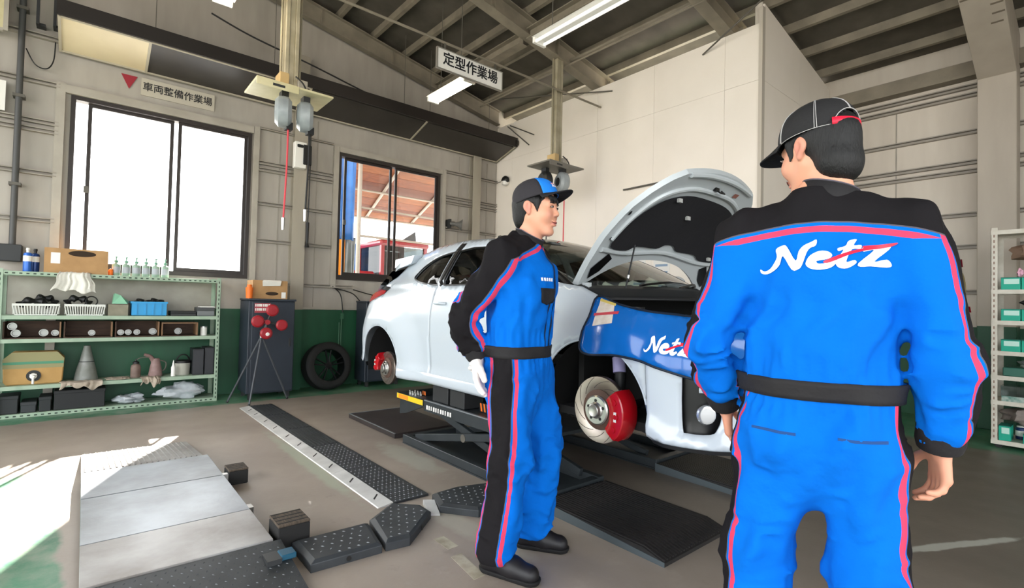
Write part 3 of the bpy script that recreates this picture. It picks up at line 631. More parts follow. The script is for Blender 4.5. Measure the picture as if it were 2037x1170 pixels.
# rags (sheet over an edge, rippled)
def rag(name, label, x0, x1, ztop, yedge, inn, drop, m, seed=1, cat='cloth', flare=0, rough_=.25):
    rnd = random.Random(seed); ph = rnd.random()*6; nx, nt = 22, 18; v = []; f = []
    for j in range(nt+1):
        t = j/nt*(inn+drop)
        for i in range(nx+1):
            u = i/nx; k = 1+flare*max(0, t-inn)/drop
            x = (x0+x1)/2+(u-.5)*(x1-x0)*k+.008*math.sin(5*t*8+ph)
            dr = drop*(1-rough_+rough_*math.sin(u*5.2+ph)*math.cos(u*11+ph)); tt = min(t, inn+dr) if t > inn else t
            rip = .009*math.sin(u*17+ph+t*4)+.006*math.sin(u*31+ph*2)
            if tt <= inn: p = (x, yedge+inn-tt, ztop+.006+abs(rip)*.6)
            else: p = (x, yedge-.016-abs(rip)*1.4-.012*math.sin(u*9+ph), ztop+.004-(tt-inn)*(dr/drop if dr else 1))
            v.append(p)
    for j in range(nt):
        for i in range(nx): a = j*(nx+1)+i; f.append((a, a+1, a+nx+2, a+nx+1))
    o = raw(name, v, f, m, None, True, 1.2); md = o.modifiers.new('t', 'SOLIDIFY'); md.thickness = .003
    return tag(o, label, cat)
M_rag = mat('rag_white', 'd9d6cc', .9, bump=.3, bscale=30); M_rag2 = mat('rag_beige', 'b3a594', .9, col2='9d8f80', nscale=20)
rag('white_cloth', 'white cloth hanging over the top shelf below the cardboard box', -.20, .04, SZ[4], RY0-.008, .05, .215, M_rag, 3, flare=.5, rough_=.07)
rag('wipe_cloth', 'dirty beige rag hanging over the shelf edge below the tall funnel', -.16, .17, SZ[1], RY0-.008, .085, .09, M_rag2, 5)
rag('wipe_cloth', 'dirty beige rag hanging under the pouring jug', .50, .67, SZ[1], RY0-.008, .12, .11, M_rag2, 8)
rag('wipe_cloth', 'crumpled beige rag lying between the funnel and the oil can', .20, .40, SZ[1], RY0+.05, .16, .0005, M_rag2, 11)
# second shelf: baskets, carton, crate, flat boxes
def basket(x0, x1, label):
    z0 = SZ[3]+.001; y0, y1 = 6.85, 7.12; h = .115; o = thing('wire_basket', ((x0+x1)/2, 7.0, SZ[3]), label, 'basket', 'white baskets on the second shelf'); m = MB(); tp = .015
    n = 16
    for k in range(n+1):
        u = x0+tp+(x1-x0-2*tp)*k/n; ut = x0+(x1-x0)*k/n
        for yb, yt in ((y0+tp, y0), (y1-tp, y1)): m.hexa([(u-.004, yb-.002, z0+.012), (u+.004, yb-.002, z0+.012), (u+.004, yb+.002, z0+.012), (u-.004, yb+.002, z0+.012)], [(ut-.004, yt-.002, z0+h-.02), (ut+.004, yt-.002, z0+h-.02), (ut+.004, yt+.002, z0+h-.02), (ut-.004, yt+.002, z0+h-.02)])
    for k in range(8):
        y = y0+.02+(y1-y0-.04)*k/7
        for xb in (x0+.002, x1-.006): m.box((xb, y-.004, z0+.012), (xb+.004, y+.004, z0+h-.02))
    sl_ = m.build('basket_bars', mat('basket_white', 'd5d6cf', .5), o); sl_['kind'] = 'stuff'
    MB().box((x0-.003, y0-.003, z0+h-.022), (x1+.003, y0+.005, z0+h)).box((x0-.003, y1-.005, z0+h-.022), (x1+.003, y1+.003, z0+h)).box((x0-.003, y0+.005, z0+h-.022), (x0+.005, y1-.005, z0+h)).box((x1-.005, y0+.005, z0+h-.022), (x1+.003, y1-.005, z0+h)).build('rim', mat('basket_white'), o)
    box('base', (x0+tp, y0+tp, z0), (x1-tp, y1-tp, z0+.012), mat('basket_white'), o)
basket(-.53, -.19, 'white slatted basket holding black rolls on the second shelf'); basket(-.15, .17, 'white slatted basket holding black cable on the second shelf')
for i, (x, y, z, l) in enumerate(((-.38, 6.94, SZ[3]+.135, .22), (-.31, 7.06, SZ[3]+.165, .16), (-.05, 6.98, SZ[3]+.165, .18))):
    o = MB().tube(curve_pts([(x-l/2, y, z-.04), (x-l/4, y-.01, z+.005), (x+l/4, y+.02, z), (x+l/2, y, z-.045)]), [.03+.012*math.sin(k*.9) for k in range(25)], 10).build('rubber_roll', M_black, smooth=True); tag(o, ('thick black rubber roll heaped in the left basket', 'second black rubber roll at the back of the left basket', 'black rubber roll in the cable basket')[i], 'rubber roll')
o = MB().lathe((.06, 6.95, SZ[3]+.15), (.3, -1, .15), [(.05+.006*math.cos(a*.8), .006*math.sin(a*.8)) for a in range(8)], 20, closed=True).build('cable_ring', M_black, smooth=True); tag(o, 'ring of black cable sticking up from a white basket', 'cable')
carton(.195, .365, 6.86, 7.1, SZ[3], .12, 'small grey carton on the second shelf beside the blue crate', m=mat('card_grey', '8b8675', .8, col2='7d7868', nscale=9))
gr = MB().hexa([(.23, 6.9, SZ[3]+.127), (.36, 6.9, SZ[3]+.127), (.36, 7.05, SZ[3]+.127), (.23, 7.05, SZ[3]+.127)], [(.25, 6.92, SZ[3]+.24), (.30, 6.93, SZ[3]+.22), (.378, 7.0, SZ[3]+.15), (.24, 7.02, SZ[3]+.23)]).build('green_cloth', mat('cloth_green', '8fc7a6', .9, bump=.4, bscale=25)); tag(gr, 'folded pale green cloth on top of the grey carton', 'cloth')
o = thing('parts_crate', (.56, 6.98, SZ[3]), 'bright blue plastic crate on the second shelf', 'crate'); z = SZ[3]+.001
cb = mat('crate_blue', '1e8fc8', .4)
MB().hexa([(.405, 6.87, z), (.70, 6.87, z), (.70, 7.10, z), (.405, 7.10, z)], [(.395, 6.855, z+.006), (.71, 6.855, z+.006), (.71, 7.115, z+.006), (.395, 7.115, z+.006)]).box((.395, 6.855, z+.006), (.71, 6.861, z+.135)).box((.395, 7.109, z+.006), (.71, 7.115, z+.135)).box((.395, 6.861, z+.006), (.401, 7.109, z+.135)).box((.704, 6.861, z+.006), (.71, 7.109, z+.135)).build('tub', cb, o)
MB().box((.385, 6.845, z+.135), (.72, 6.862, z+.155)).box((.385, 7.108, z+.135), (.72, 7.125, z+.155)).box((.385, 6.862, z+.135), (.402, 7.108, z+.155)).box((.703, 6.862, z+.135), (.72, 7.108, z+.155)).build('rim', cb, o)
for x in (.44, .52, .59, .66): MB().box((x-.004, 6.848, z+.01), (x+.004, 6.855, z+.13)).build('rib', cb, o)
for i, (x, y, r) in enumerate(((.45, 6.92, .036), (.55, 6.925, .037), (.655, 6.92, .036), (.48, 7.05, .038), (.61, 7.05, .038))):
    o = MB().lathe((x, y, z+.135+.006*i), (.12*(i-2), -.3, 1), [(.02, -.025), (r, -.025), (r, .025), (.02, .025)], 16, closed=True).build('rubber_part', M_black, smooth=True); tag(o, 'black rubber ring heaped in the blue crate', 'rubber part', 'rubber rings in the blue crate')
o = thing('flat_case', (.82, 6.98, SZ[3]), 'thin black flat case lying on the second shelf', 'case'); box('lower_shell', (.75, 6.87, z), (1.0, 7.10, z+.03), M_dkgrey, o, bevel=.004); box('lid', (.75, 6.87, z+.031), (1.0, 7.10, z+.055), M_black, o, bevel=.004)
o = thing('file_box', (1.1, 6.98, SZ[3]), 'grey file box with white papers on top at the shelf end', 'box'); box('body', (1.01, 6.87, z), (1.185, 7.10, z+.06), mat('file_grey', '6c6f70', .5), o, bevel=.004); box('lid', (1.01, 6.87, z+.061), (1.185, 7.10, z+.10), mat('file_dark', '3f4142', .5), o, bevel=.004); box('papers', (1.04, 6.88, z+.101), (1.19, 7.06, z+.112), M_white, o)
# third shelf: wooden bins with bright cups
M_bin = mat('bin_wood', '4a3426', .7, col2='3a281d', nscale=8, stretch=(1, 6, 6)); M_binl = mat('bin_edge', '7d5f45', .7)
zb = SZ[2]+.001
for i, (x0, x1) in enumerate(((-.59, -.17), (-.15, .24), (.26, .65), (.67, 1.02))):
    o = thing('wooden_bin', ((x0+x1)/2, 7.0, SZ[2]), ('open dark wooden bin with stacked chrome cups', 'open dark wooden bin with one chrome cup', 'open dark wooden bin with four chrome cups', 'open brown wooden bin with pale edges and one ring')[i], 'bin'); y0, y1, h = 6.86, 7.13, .165 if i < 3 else .155
    MB().box((x0, y0, zb), (x1, y1, zb+.01)).box((x0, y1-.01, zb+.01), (x1, y1, zb+h)).build('tray', M_bin, o)
    for xx in (x0, x1-.012): box('side', (xx, y0, zb+.0105), (xx+.012, y1-.0105, zb+h), M_binl if i == 3 or xx != x0 else M_bin, o)
    if i == 3: box('top_edge', (x0+.0125, y0, zb+h-.012), (x1-.0125, y0+.012, zb+h), M_binl, o)
for i, (x, zz) in enumerate(((-.53, .105), (-.50, .042), (-.30, .045), (-.215, .042), (.07, .038), (.31, .04), (.375, .04), (.45, .04), (.592, .045), (.83, .045))):
    y = 6.885 if i else 6.93
    o = thing('chrome_cup', (x, y, SZ[2]), 'chrome cup %s' % ('on top of another in the first wooden bin', 'at the bottom of the pair in the first wooden bin', 'next to the stacked pair in the first wooden bin', 'farthest from the stacked pair in the first wooden bin', 'alone in the second wooden bin', 'next to the pale side of the third wooden bin', 'second of the row in the third wooden bin', 'third of the row in the third wooden bin', 'set apart in the third wooden bin', 'alone in the pale edged wooden bin')[i], 'cup', 'chrome cups in the wooden bins'); r = .036 if i in (0, 1, 2, 8, 9) else .03
    if i in (0,): pass
    MB().lathe((x, y+.05, zb+.011+max(zz, r)-(.036 if i == 0 else r)+r if i else zb+.011+.072+.036), (0, -1, 0), [(.0, -.01), (r, -.01), (r, .05), (r-.006, .05), (r-.008, .0), (0, .0)], 20).build('cup', mat('cup_chrome', '8d8d8a', .35, .85), o, smooth=True)
o = thing('paper_tin', (1.09, 6.93, SZ[2]), 'small white tin with a silver rim on the third shelf', 'tin'); MB().lathe((1.09, 6.93, zb), (0, 0, 1), [(0, 0), (.035, 0), (.035, .10), (0, .10)], 18).build('tin', M_white, o, smooth=True); MB().lathe((1.09, 6.93, zb+.10), (0, 0, 1), [(.036, -.006), (.036, .006), (0, .006)], 18).build('rim', M_steel, o, smooth=True)
# fourth shelf
z4 = SZ[1]+.001
o = thing('tap_box', (-.36, 6.98, SZ[1]), 'tan boxed oil container with green band and white tap', 'container')
pts = [(-.575, z4+.03), (-.555, z4), (-.165, z4), (-.145, z4+.03), (-.135, z4+.25), (-.19, z4+.32), (-.52, z4+.32), (-.585, z4+.25)]
MB().prism(pts, (0, 6.90, 0), (1, 0, 0), (0, 0, 1), (0, .2, 0)).build('box_body', mat('tap_tan', 'b9935a', .7, col2='ae8850', nscale=8), o, bevel=.008)
MB().prism([(-.582, z4+.16), (-.14, z4+.16), (-.136, z4+.25), (-.19, z4+.318), (-.52, z4+.318), (-.584, z4+.25)], (0, 6.8985, 0), (1, 0, 0), (0, 0, 1), (0, .001, 0)).build('print_band', mat('tap_olive', '8f8a63', .7), o)
box('green_stripe', (-.582, 6.896, z4+.20), (-.14, 6.898, z4+.225), mat('tap_green', '4f8a6d', .7), o)
MB().lathe((-.36, 6.899, z4+.085), (0, -1, 0), [(0, 0), (.055, 0), (.055, .006), (0, .006)], 20).build('hole_ring', M_black, o)
tp_ = MB().lathe((-.36, 6.892, z4+.085), (0, -1, 0), [(0, 0), (.028, 0), (.028, .03), (.012, .04), (.012, .07), (0, .07)], 14).build('tap', M_white, o, smooth=True)
MB().cyl((-.36, 6.84, z4+.08), (-.36, 6.84, z4+.012), .010, seg=10).box((-.385, 6.83, z4+.10), (-.335, 6.85, z4+.108)).build('spout', M_white, tp_)
M_poly = mat('smoky_plastic', '8d8f8a', .4, col2='74766f', nscale=9)
o = thing('tall_funnel', (.04, 6.98, SZ[1]), 'tall smoky grey funnel standing upside down on the fourth shelf', 'funnel')
MB().lathe((.04, 7.03, z4), (0, 0, 1), [(.10, 0), (.10, .012), (.085, .10), (.055, .22), (.04, .30), (.03, .34), (.03, .36), (0, .362)], 24).build('cone', M_poly, o, smooth=True); MB().lathe((.04, 7.03, z4+.19), (0, 0, 1), [(.066, 0), (.064, .008)], 24).build('seam_ring', M_dkgrey, o)
o = thing('oil_can', (.46, 6.98, SZ[1]), 'small brown oil can with black top on the fourth shelf', 'can')
MB().lathe((.46, 6.98, z4), (0, 0, 1), [(0, 0), (.045, 0), (.047, .01), (.047, .11), (.04, .135), (.02, .15), (0, .15)], 18).build('body', mat('rust_grey', '7d6a60', .6, col2='6b5850', nscale=18), o, smooth=True); MB().lathe((.46, 6.98, z4+.15), (0, 0, 1), [(.03, 0), (.03, .02), (.01, .03), (.008, .05), (0, .05)], 14).build('pump_top', M_black, o, smooth=True); MB().tube(curve_pts([(.46, 6.98, z4+.19), (.50, 6.96, z4+.215), (.58, 6.93, z4+.22)]), .005, 6).build('spout', M_rod, o)
o = thing('pouring_jug', (.62, 6.98, SZ[1]), 'rusty pink pouring jug with curved spout on the fourth shelf', 'jug')
MB().lathe((.64, 6.98, z4), (0, 0, 1), [(0, 0), (.065, 0), (.068, .01), (.055, .10), (.038, .18), (.034, .20), (.030, .20), (.030, .19), (0, .17)], 20).build('body', mat('jug_pink', '8d7370', .55, col2='7c625c', nscale=15), o, smooth=True)
MB().tube(curve_pts([(.62, 6.98, z4+.17), (.585, 6.97, z4+.225), (.53, 6.96, z4+.25)]), [.03, .028]+[.024-.0006*k for k in range(15)], 10).build('spout', mat('jug_pink'), o, smooth=True)
MB().tube(curve_pts([(.675, 6.98, z4+.18), (.735, 6.98, z4+.15), (.73, 6.98, z4+.08), (.695, 6.98, z4+.05)]), .007, 6).build('handle', M_rod, o)
o = thing('squeeze_bottle', (.80, 6.90, SZ[1]), 'slim white squeeze bottle with pointed nozzle on the fourth shelf', 'bottle')
MB().lathe((.80, 6.90, z4), (0, 0, 1), [(0, 0), (.022, 0), (.022, .10), (.012, .12), (0, .12)], 14).build('body', M_white, o, smooth=True); MB().lathe((.80, 6.90, z4+.12), (0, 0, 1), [(.013, 0), (.010, .02), (.003, .06), (0, .062)], 12).build('nozzle', M_white, o, smooth=True)
o = thing('grease_pail', (.90, 6.99, SZ[1]), 'pale grey pail with black lid on the fourth shelf', 'pail')
MB().lathe((.90, 6.99, z4), (0, 0, 1), [(0, 0), (.07, 0), (.078, .15), (0, .15)], 22).build('bucket', mat('pail_grey', 'a9a79c', .5), o, smooth=True); MB().lathe((.90, 6.99, z4+.15), (0, 0, 1), [(.082, -.012), (.082, .012), (.06, .02), (0, .025)], 22).build('lid', M_black, o, smooth=True); MB().tube(curve_pts([(.83, 6.99, z4+.16), (.87, 6.97, z4+.225), (.93, 6.97, z4+.225), (.97, 6.99, z4+.16)]), .008, 8).build('handle', M_black, o)
for i, (x0, x1, h) in enumerate(((.985, 1.095, .30), (1.103, 1.20, .315))):
    o = thing('binder_case', ((x0+x1)/2, 6.98, SZ[1]), ('black upright binder case beside the grease pail', 'black upright binder case against the rack upright')[i], 'case'); box('case', (x0, 6.87, z4), (x1, 7.12, z4+h), mat('case_black', '232428', .5), o, bevel=.004); box('spine', (x0+.01, 6.866, z4+.02), (x1-.01, 6.869, z4+h-.02), mat('case_spine', '2c2d31', .4), o)
# bottom shelf
z5 = SZ[0]+.001
for i, (x0, x1, h, c) in enumerate(((-.60, -.46, .17, '26292a'), (-.44, -.33, .10, '303335'), (-.31, -.22, .14, '222526'), (-.20, .20, .19, '1e1f20'))):
    o = thing('dark_box', ((x0+x1)/2, 6.99, SZ[0]), ('dark grey ribbed box at the end of the bottom shelf', 'small dark grey box on the bottom shelf', 'upright dark box on the bottom shelf', 'long black box on the bottom shelf')[i], 'box'); box('body', (x0, 6.86, z5), (x1, 7.12, z5+h), mat('dk'+c, c, .6), o, bevel=.006)
    box('lid', (x0-.003, 6.857, z5+h-.03), (x1+.003, 7.123, z5+h+.004), mat('dk'+c), o, bevel=.004)
M_bag = mat('poly_bag', 'dde2e6', .25, col2='c2c9ce', nscale=12, bump=.9, bscale=14, trans=.35)
def bag(name, label, c, r, seed):
    rnd = random.Random(seed); m = MB().ball((0, 0, 0), 1, 26, 16); ph = [rnd.random()*6 for _ in range(6)]
    for v in m.v:
        n = v.copy(); k = 1+.14*math.sin(5*n.x+ph[0]+3*n.y)+.12*math.sin(7*n.z+ph[1]+4*n.x)+.08*math.sin(13*n.y+ph[2]+9*n.z)+.07*math.sin(19*n.x+ph[3])+.05*math.sin(29*n.y+17*n.x+ph[4])+.04*math.sin(37*n.z+11*n.y+ph[5])
        v.x, v.y, v.z = c[0]+n.x*r[0]*k, c[1]+n.y*r[1]*k, max(z5+.001, c[2]+n.z*r[2]*k)
    return tag(m.build(name, M_bag, smooth=True, angle=1.0), label, 'bag')
bag('plastic_bag', 'crumpled white plastic bag lying flat on the bottom shelf', (.42, 6.95, z5+.045), (.13, .1, .05), 2)
bag('plastic_bag', 'large crumpled white plastic bag at the end of the bottom shelf', (.90, 6.96, z5+.085), (.22, .10, .085), 4)

# ================================================================ CABINETS, TRIPOD, TYRE
M_cab = mat('cabinet_navy', '2b323c', .45, col2='242b34', nscale=4)
def cabinet(x0, x1, y0, y1, h, label):
    o = thing('tool_cabinet', ((x0+x1)/2, (y0+y1)/2, 0), label, 'cabinet', 'navy steel cabinets by the back wall')
    MB().box((x0, y0+.02, .07), (x1, y1, h-.025)).build('body', M_cab, o, bevel=.006)
    box('top', (x0-.008, y0-.005, h-.025), (x1+.008, y1+.004, h), M_cab, o, bevel=.004)
    dr = box('door', (x0+.035, y0, .09), (x1-.01, y0+.019, h-.04), M_cab, o, bevel=.004)
    box('handle', (x1-.07, y0-.015, h*.52), (x1-.05, y0-.001, h*.52+.10), M_dkgrey, dr, bevel=.003)
    pl_ = box('rating_label', (x0+.06, y0-.003, h-.17), (x0+.24, y0-.0005, h-.055), mat('label_red', 'a34048', .6), dr)
    for r in range(2):
        m = MB()
        for k in range(8): m.box((x0+.066+k*.021, y0-.0045, h-.095-.05*r), (x0+.066+k*.021+.012+.004*(k % 3), y0-.0032, h-.065-.05*r))
        m.build('print', M_white, pl_)
    for xx in (x0+.03, x1-.07):
        for yy in (y0+.04, y1-.08): box('foot', (xx, yy, 0), (xx+.04, yy+.04, .069), M_dkgrey, o)
    return o
cabinet(1.50, 2.03, 6.62, 7.07, 1.215, 'navy steel cabinet behind the red tripod with a cardboard box on top')
cabinet(3.06, 3.62, 6.80, 7.17, 1.22, 'navy steel cabinet half hidden behind the white car')
carton(1.55, 1.95, 6.70, 6.98, 1.215, .225, 'brown cardboard box with white wipes on the navy cabinet', (1.77, 1.28, .075, .022), sticker=(1.88, 1.93, 1.225, 1.30))
o = MB().hexa([(1.66, 6.680, 1.37), (1.86, 6.680, 1.38), (1.86, 6.698, 1.38), (1.66, 6.698, 1.37)], [(1.65, 6.670, 1.43), (1.87, 6.675, 1.435), (1.86, 6.698, 1.447), (1.67, 6.698, 1.446)]).build('paper_wipe', M_rag); tag(o, 'white paper wipe pulled from the box on the cabinet', 'paper')
o = thing('orange_cup', (1.50, 6.66, 1.22), 'orange plastic cup on the cabinet corner beside the cardboard box', 'cup'); MB().lathe((1.505, 6.66, 1.216), (0, 0, 1), [(0, 0), (.035, 0), (.042, .13), (.036, .13), (.03, .02), (0, .02)], 16).build('cup', M_orange, o, smooth=True); MB().lathe((1.505, 6.66, 1.35), (0, 0, 1), [(.03, -.005), (.025, .03), (0, .035)], 14).build('cap', M_orange, o, smooth=True)
o = thing('tripod_stand', (1.55, 6.45, 0), 'grey tripod stand holding four red round pads before the cabinet', 'tripod')
ap = Vector((1.60, 6.43, .78)); M_tri = mat('tripod_grey', '4d5054', .4, .3)
for ft in ((1.455, 6.27), (1.93, 6.50), (1.30, 6.60)):
    lg = MB().cyl(ap, (ft[0], ft[1], .012), .011, seg=8).build('leg', M_tri, o, smooth=True); MB().ball((ft[0], ft[1], .014), .014, 10, 6).build('rubber_foot', M_black, lg, smooth=True)
MB().cyl(ap-Vector((0, 0, .02)), ap+Vector((0, 0, .06)), .022, seg=12).build('collar', M_steel, o, smooth=True)
hub = ap+Vector((.05, -.02, .16)); MB().cyl(ap, hub, .012, seg=8).build('mast', M_tri, o); MB().cyl(hub+Vector((0, .03, 0)), hub-Vector((0, .03, 0)), .03, seg=14).build('hub', M_red, o, smooth=True)
for k, (dx, dz, r) in enumerate(((.05, .14, .07), (-.105, .01, .07), (-.01, -.13, .068), (.16, -.035, .066))):
    c = hub+Vector((dx, -.01, dz)); pd = MB().lathe(c, (0, -1, 0), [(0, -.02), (r*.8, -.02), (r, -.005), (r, .015), (r*.75, .028), (0, .03)], 22).build('red_pad', M_red, o, smooth=True)
    MB().cyl(hub, c, .012, seg=8).build('arm', M_dkgrey, pd)
    if k == 2: MB().lathe(c+Vector((.01, -.031, -.01)), (0, -1, 0), [(0, 0), (.022, 0), (.018, .006), (0, .008)], 14).build('lamp_eye', M_white, pd, smooth=True)
# tyre leaning on the wainscot
o = thing('car_tyre', (2.56, 6.95, 0), 'black tyre on a dark alloy wheel leaning against the green wainscot', 'tyre')
ax = Vector((0.08, -1, .18)).normalized(); tc_ = Vector((2.56, 6.93, .322)); M_rub = mat('tyre_rubber', '161616', .7, bump=.2, bscale=60)
R_ = .318
MB().lathe(tc_, ax, [(.222, -.10), (.27, -.108), (.30, -.10), (R_, -.08), (R_, .08), (.30, .10), (.27, .108), (.222, .10), (.215, .06), (.215, -.06)], 48, closed=True).build('tyre', M_rub, o, smooth=True)
rim = MB().lathe(tc_, ax, [(.218, .095), (.222, .10), (.212, .097), (.20, .03), (.20, -.09), (.214, -.1)], 40, cap=False).build('rim', mat('rim_black', '1a1b1d', .3, .6), o, smooth=True)
u_, t_ = perp(ax)
MB().lathe(tc_, ax, [(0, .05), (.045, .05), (.05, .065), (.03, .07), (0, .07)], 20).build('centre_cap', mat('rim_black'), rim, smooth=True)
for k in range(10):
    a = 2*math.pi*k/10+(.12 if k % 2 else -.12); d = u_*math.cos(a)+t_*math.sin(a)
    MB().beam(tc_+ax*.055+d*.035, tc_+ax*.075+d*.207, .018, .022, up=ax).build('spoke', mat('rim_black'), rim, bevel=.003)

# ================================================================ PARTS TROLLEY ON THE RIGHT
cart = thing('parts_trolley', (6.65, .3, 0), 'cream slotted steel parts trolley full of turquoise boxes', 'trolley')
CX0, CX1, CY0, CY1 = 6.45, 6.86, -.25, .73
M_cart = mat('cart_cream', 'cfcabd', .5, col2='bfb9aa', nscale=12)
CZ = [.07, .43, .66, .885, 1.165, 1.45, 2.0]
for x, sx in ((CX0, 1), (CX1, -1)):
    for y, sy in ((CY0, 1), (CY1, -1)):
        p = MB().box((min(x, x+sx*.045), min(y, y+sy*.003), .06), (max(x, x+sx*.045), max(y, y+sy*.003), 2.03)).box((min(x, x+sx*.003), min(y, y+sy*.045), .06), (max(x, x+sx*.003), max(y, y+sy*.045), 2.03)).build('upright', M_cart, cart)
        q = MB()
        for k in range(38): q.box((x-sx*.001, y+sy*.016, .09+k*.05), (x-sx*.0004, y+sy*.026, .115+k*.05))
        so = q.build('slot_row', mat('slot_rust', '8a7264', .7), p, fix=False); so['kind'] = 'stuff'
for z in CZ:
    MB().box((CX0+.004, CY0+.004, z-.005), (CX1-.004, CY1-.004, z)).box((CX0-.003, CY0, z-.035), (CX0, CY1, z+.004)).box((CX1, CY0, z-.035), (CX1+.003, CY1, z+.004)).build('shelf_board', M_cart, cart)
for x in (CX0+.04, CX1-.04):
    for y in (CY0+.05, CY1-.05):
        w_ = MB().cyl((x-.012, y, .03), (x+.012, y, .03), .03, seg=14).build('caster', M_black, cart, smooth=True); MB().box((x-.018, y-.012, .03), (x+.018, y+.012, .034+.025)).build('fork', M_steel, w_)
M_teal = mat('teal_carton', '14a287', .55); M_tealw = mat('teal_label', 'b9ddd0', .6); M_teald = mat('teal_dark', '0d6e5e', .55)
def tbox(y0, y1, z, h, label, x0=6.47, dx=.2, m=None):
    o = thing('parts_box', (x0+dx/2, (y0+y1)/2, z), label, 'box', 'turquoise parts boxes on the trolley'); z += .001
    box('carton', (x0, y0, z), (x0+dx, y1, z+h), m or M_teal, o, bevel=.002); box('label_strip', (x0-.0012, y0+.008, z+h*.5), (x0-.0002, y1-.02, z+h*.92), M_tealw, o); box('lid_edge', (x0-.002, y0-.001, z+h), (x0+dx, y1+.001, z+h+.006), M_teald, o)
for r, (z, lab) in enumerate(((CZ[5], 'turquoise parts box on the upper trolley shelf'), (CZ[4], 'turquoise parts box on the shelf below the black bags'), (CZ[3], 'turquoise parts box on the middle trolley shelf'))):
    for k in range(6): tbox(.665-.135*(k+1)+.006, .665-.135*k, z, .105 if r else .11, lab+', %s from the upright' % ('first', 'second', 'third', 'fourth', 'fifth', 'sixth')[k])
for k in range(5):
    y = .66-.17*k
    o = thing('clear_bin', (6.58, y-.08, CZ[1]), 'clear plastic bin of small parts, %s from the trolley upright' % ('first', 'second', 'third', 'fourth', 'fifth')[k], 'bin', 'clear bins on the trolley'); z = CZ[1]+.001
    MB().box((6.47, y-.155, z), (6.70, y, z+.05)).build('contents', mat('bin_teal', '4c7d70', .6, col2='a9b5ad', nscale=25), o)
    MB().box((6.465, y-.16, z+.051), (6.705, y+.005, z+.14)).build('clear_tub', glass('tub_clear', (.78, .84, .82), gl=.08), o)
for k in range(4):
    y = .655-.21*k; o = tag(MB().box((6.49, y-.19, CZ[2]+.001), (6.75, y, CZ[2]+.08)).build('green_tray', mat('tray_green', '2d6152', .5), bevel=.006), 'dark green parts tray on the trolley, %s from the upright' % ('first', 'second', 'third', 'fourth')[k], 'tray', 'green trays on the trolley')
def lump(name, label, c, r, m, seed, cat, floor):
    rnd = random.Random(seed); mb = MB().ball((0, 0, 0), 1, 20, 12); ph = [rnd.random()*6 for _ in range(4)]
    for v in mb.v:
        n = v.copy(); k = 1+.2*math.sin(4*n.x+ph[0]+5*n.y)+.15*math.sin(7*n.z+ph[1]+3*n.y)
        v.x, v.y, v.z = c[0]+n.x*r[0]*k, c[1]+n.y*r[1]*k, max(floor+.002, c[2]+n.z*r[2]*k)
    return tag(mb.build(name, m, smooth=True, angle=1.0), label, cat)
lump('clear_film', 'crumpled clear film heaped over green trays on the trolley', (6.56, .43, CZ[2]+.12), (.07, .12, .045), mat('film_clear', 'b9c6c2', .2, trans=.5, bump=.9, bscale=18), 3, 'film', CZ[2]+.08)
lump('black_pouch', 'black pouch slumped on top of the turquoise boxes', (6.55, .40, CZ[5]+.17), (.06, .09, .06), M_black, 5, 'bag', CZ[5]+.118)
lump('black_pouch', 'black pouch with pink trim lying on the second box row', (6.53, .40, CZ[4]+.17), (.06, .12, .055), M_black, 6, 'bag', CZ[4]+.113)
lump('pink_cloth', 'pink cloth tucked beside the black pouch on the trolley', (6.50, .54, CZ[5]+.16), (.02, .022, .035), mat('pink_cloth', 'd9a5b8', .9), 8, 'cloth', CZ[5]+.118)
lump('brown_bag', 'brown leather bag under the trolley top shelf', (6.72, .44, CZ[5]+.36), (.08, .16, .09), mat('brown_leather', '7a6250', .6), 9, 'bag', CZ[5]+.2)
lump('grey_rag', 'grey dusty rags piled above the bottom trolley shelf', (6.62, .52, CZ[0]+.22), (.12, .14, .07), mat('dusty_rag', '6b625c', .9, col2='837972', nscale=12), 10, 'cloth', CZ[0]+.12)
tbox(.60, .68, CZ[0], .13, 'tall turquoise parts box standing on the bottom trolley shelf'); tbox(.30, .52, CZ[0], .075, 'wide turquoise parts box lying on the bottom trolley shelf')
for i, y in enumerate((.55, .33, .25)):
    x = 6.70; o = thing('jar', (x, y, CZ[0]), ('navy jar with white label behind the tall turquoise box', 'navy jar with white label behind the wide turquoise box', 'navy jar with white label at the back of the bottom trolley shelf')[i], 'jar'); z = CZ[0]+.001
    MB().lathe((x, y, z), (0, 0, 1), [(0, 0), (.04, 0), (.04, .10), (.03, .11), (0, .11)], 16).build('body', mat('jar_navy', '1c2f5c', .35), o, smooth=True); MB().lathe((x, y, z+.03), (0, 0, 1), [(.0405, 0), (.0405, .05)], 16).build('band', M_white, o); MB().lathe((x, y, z+.11), (0, 0, 1), [(.032, 0), (.032, .015), (0, .015)], 16).build('lid', M_white, o)
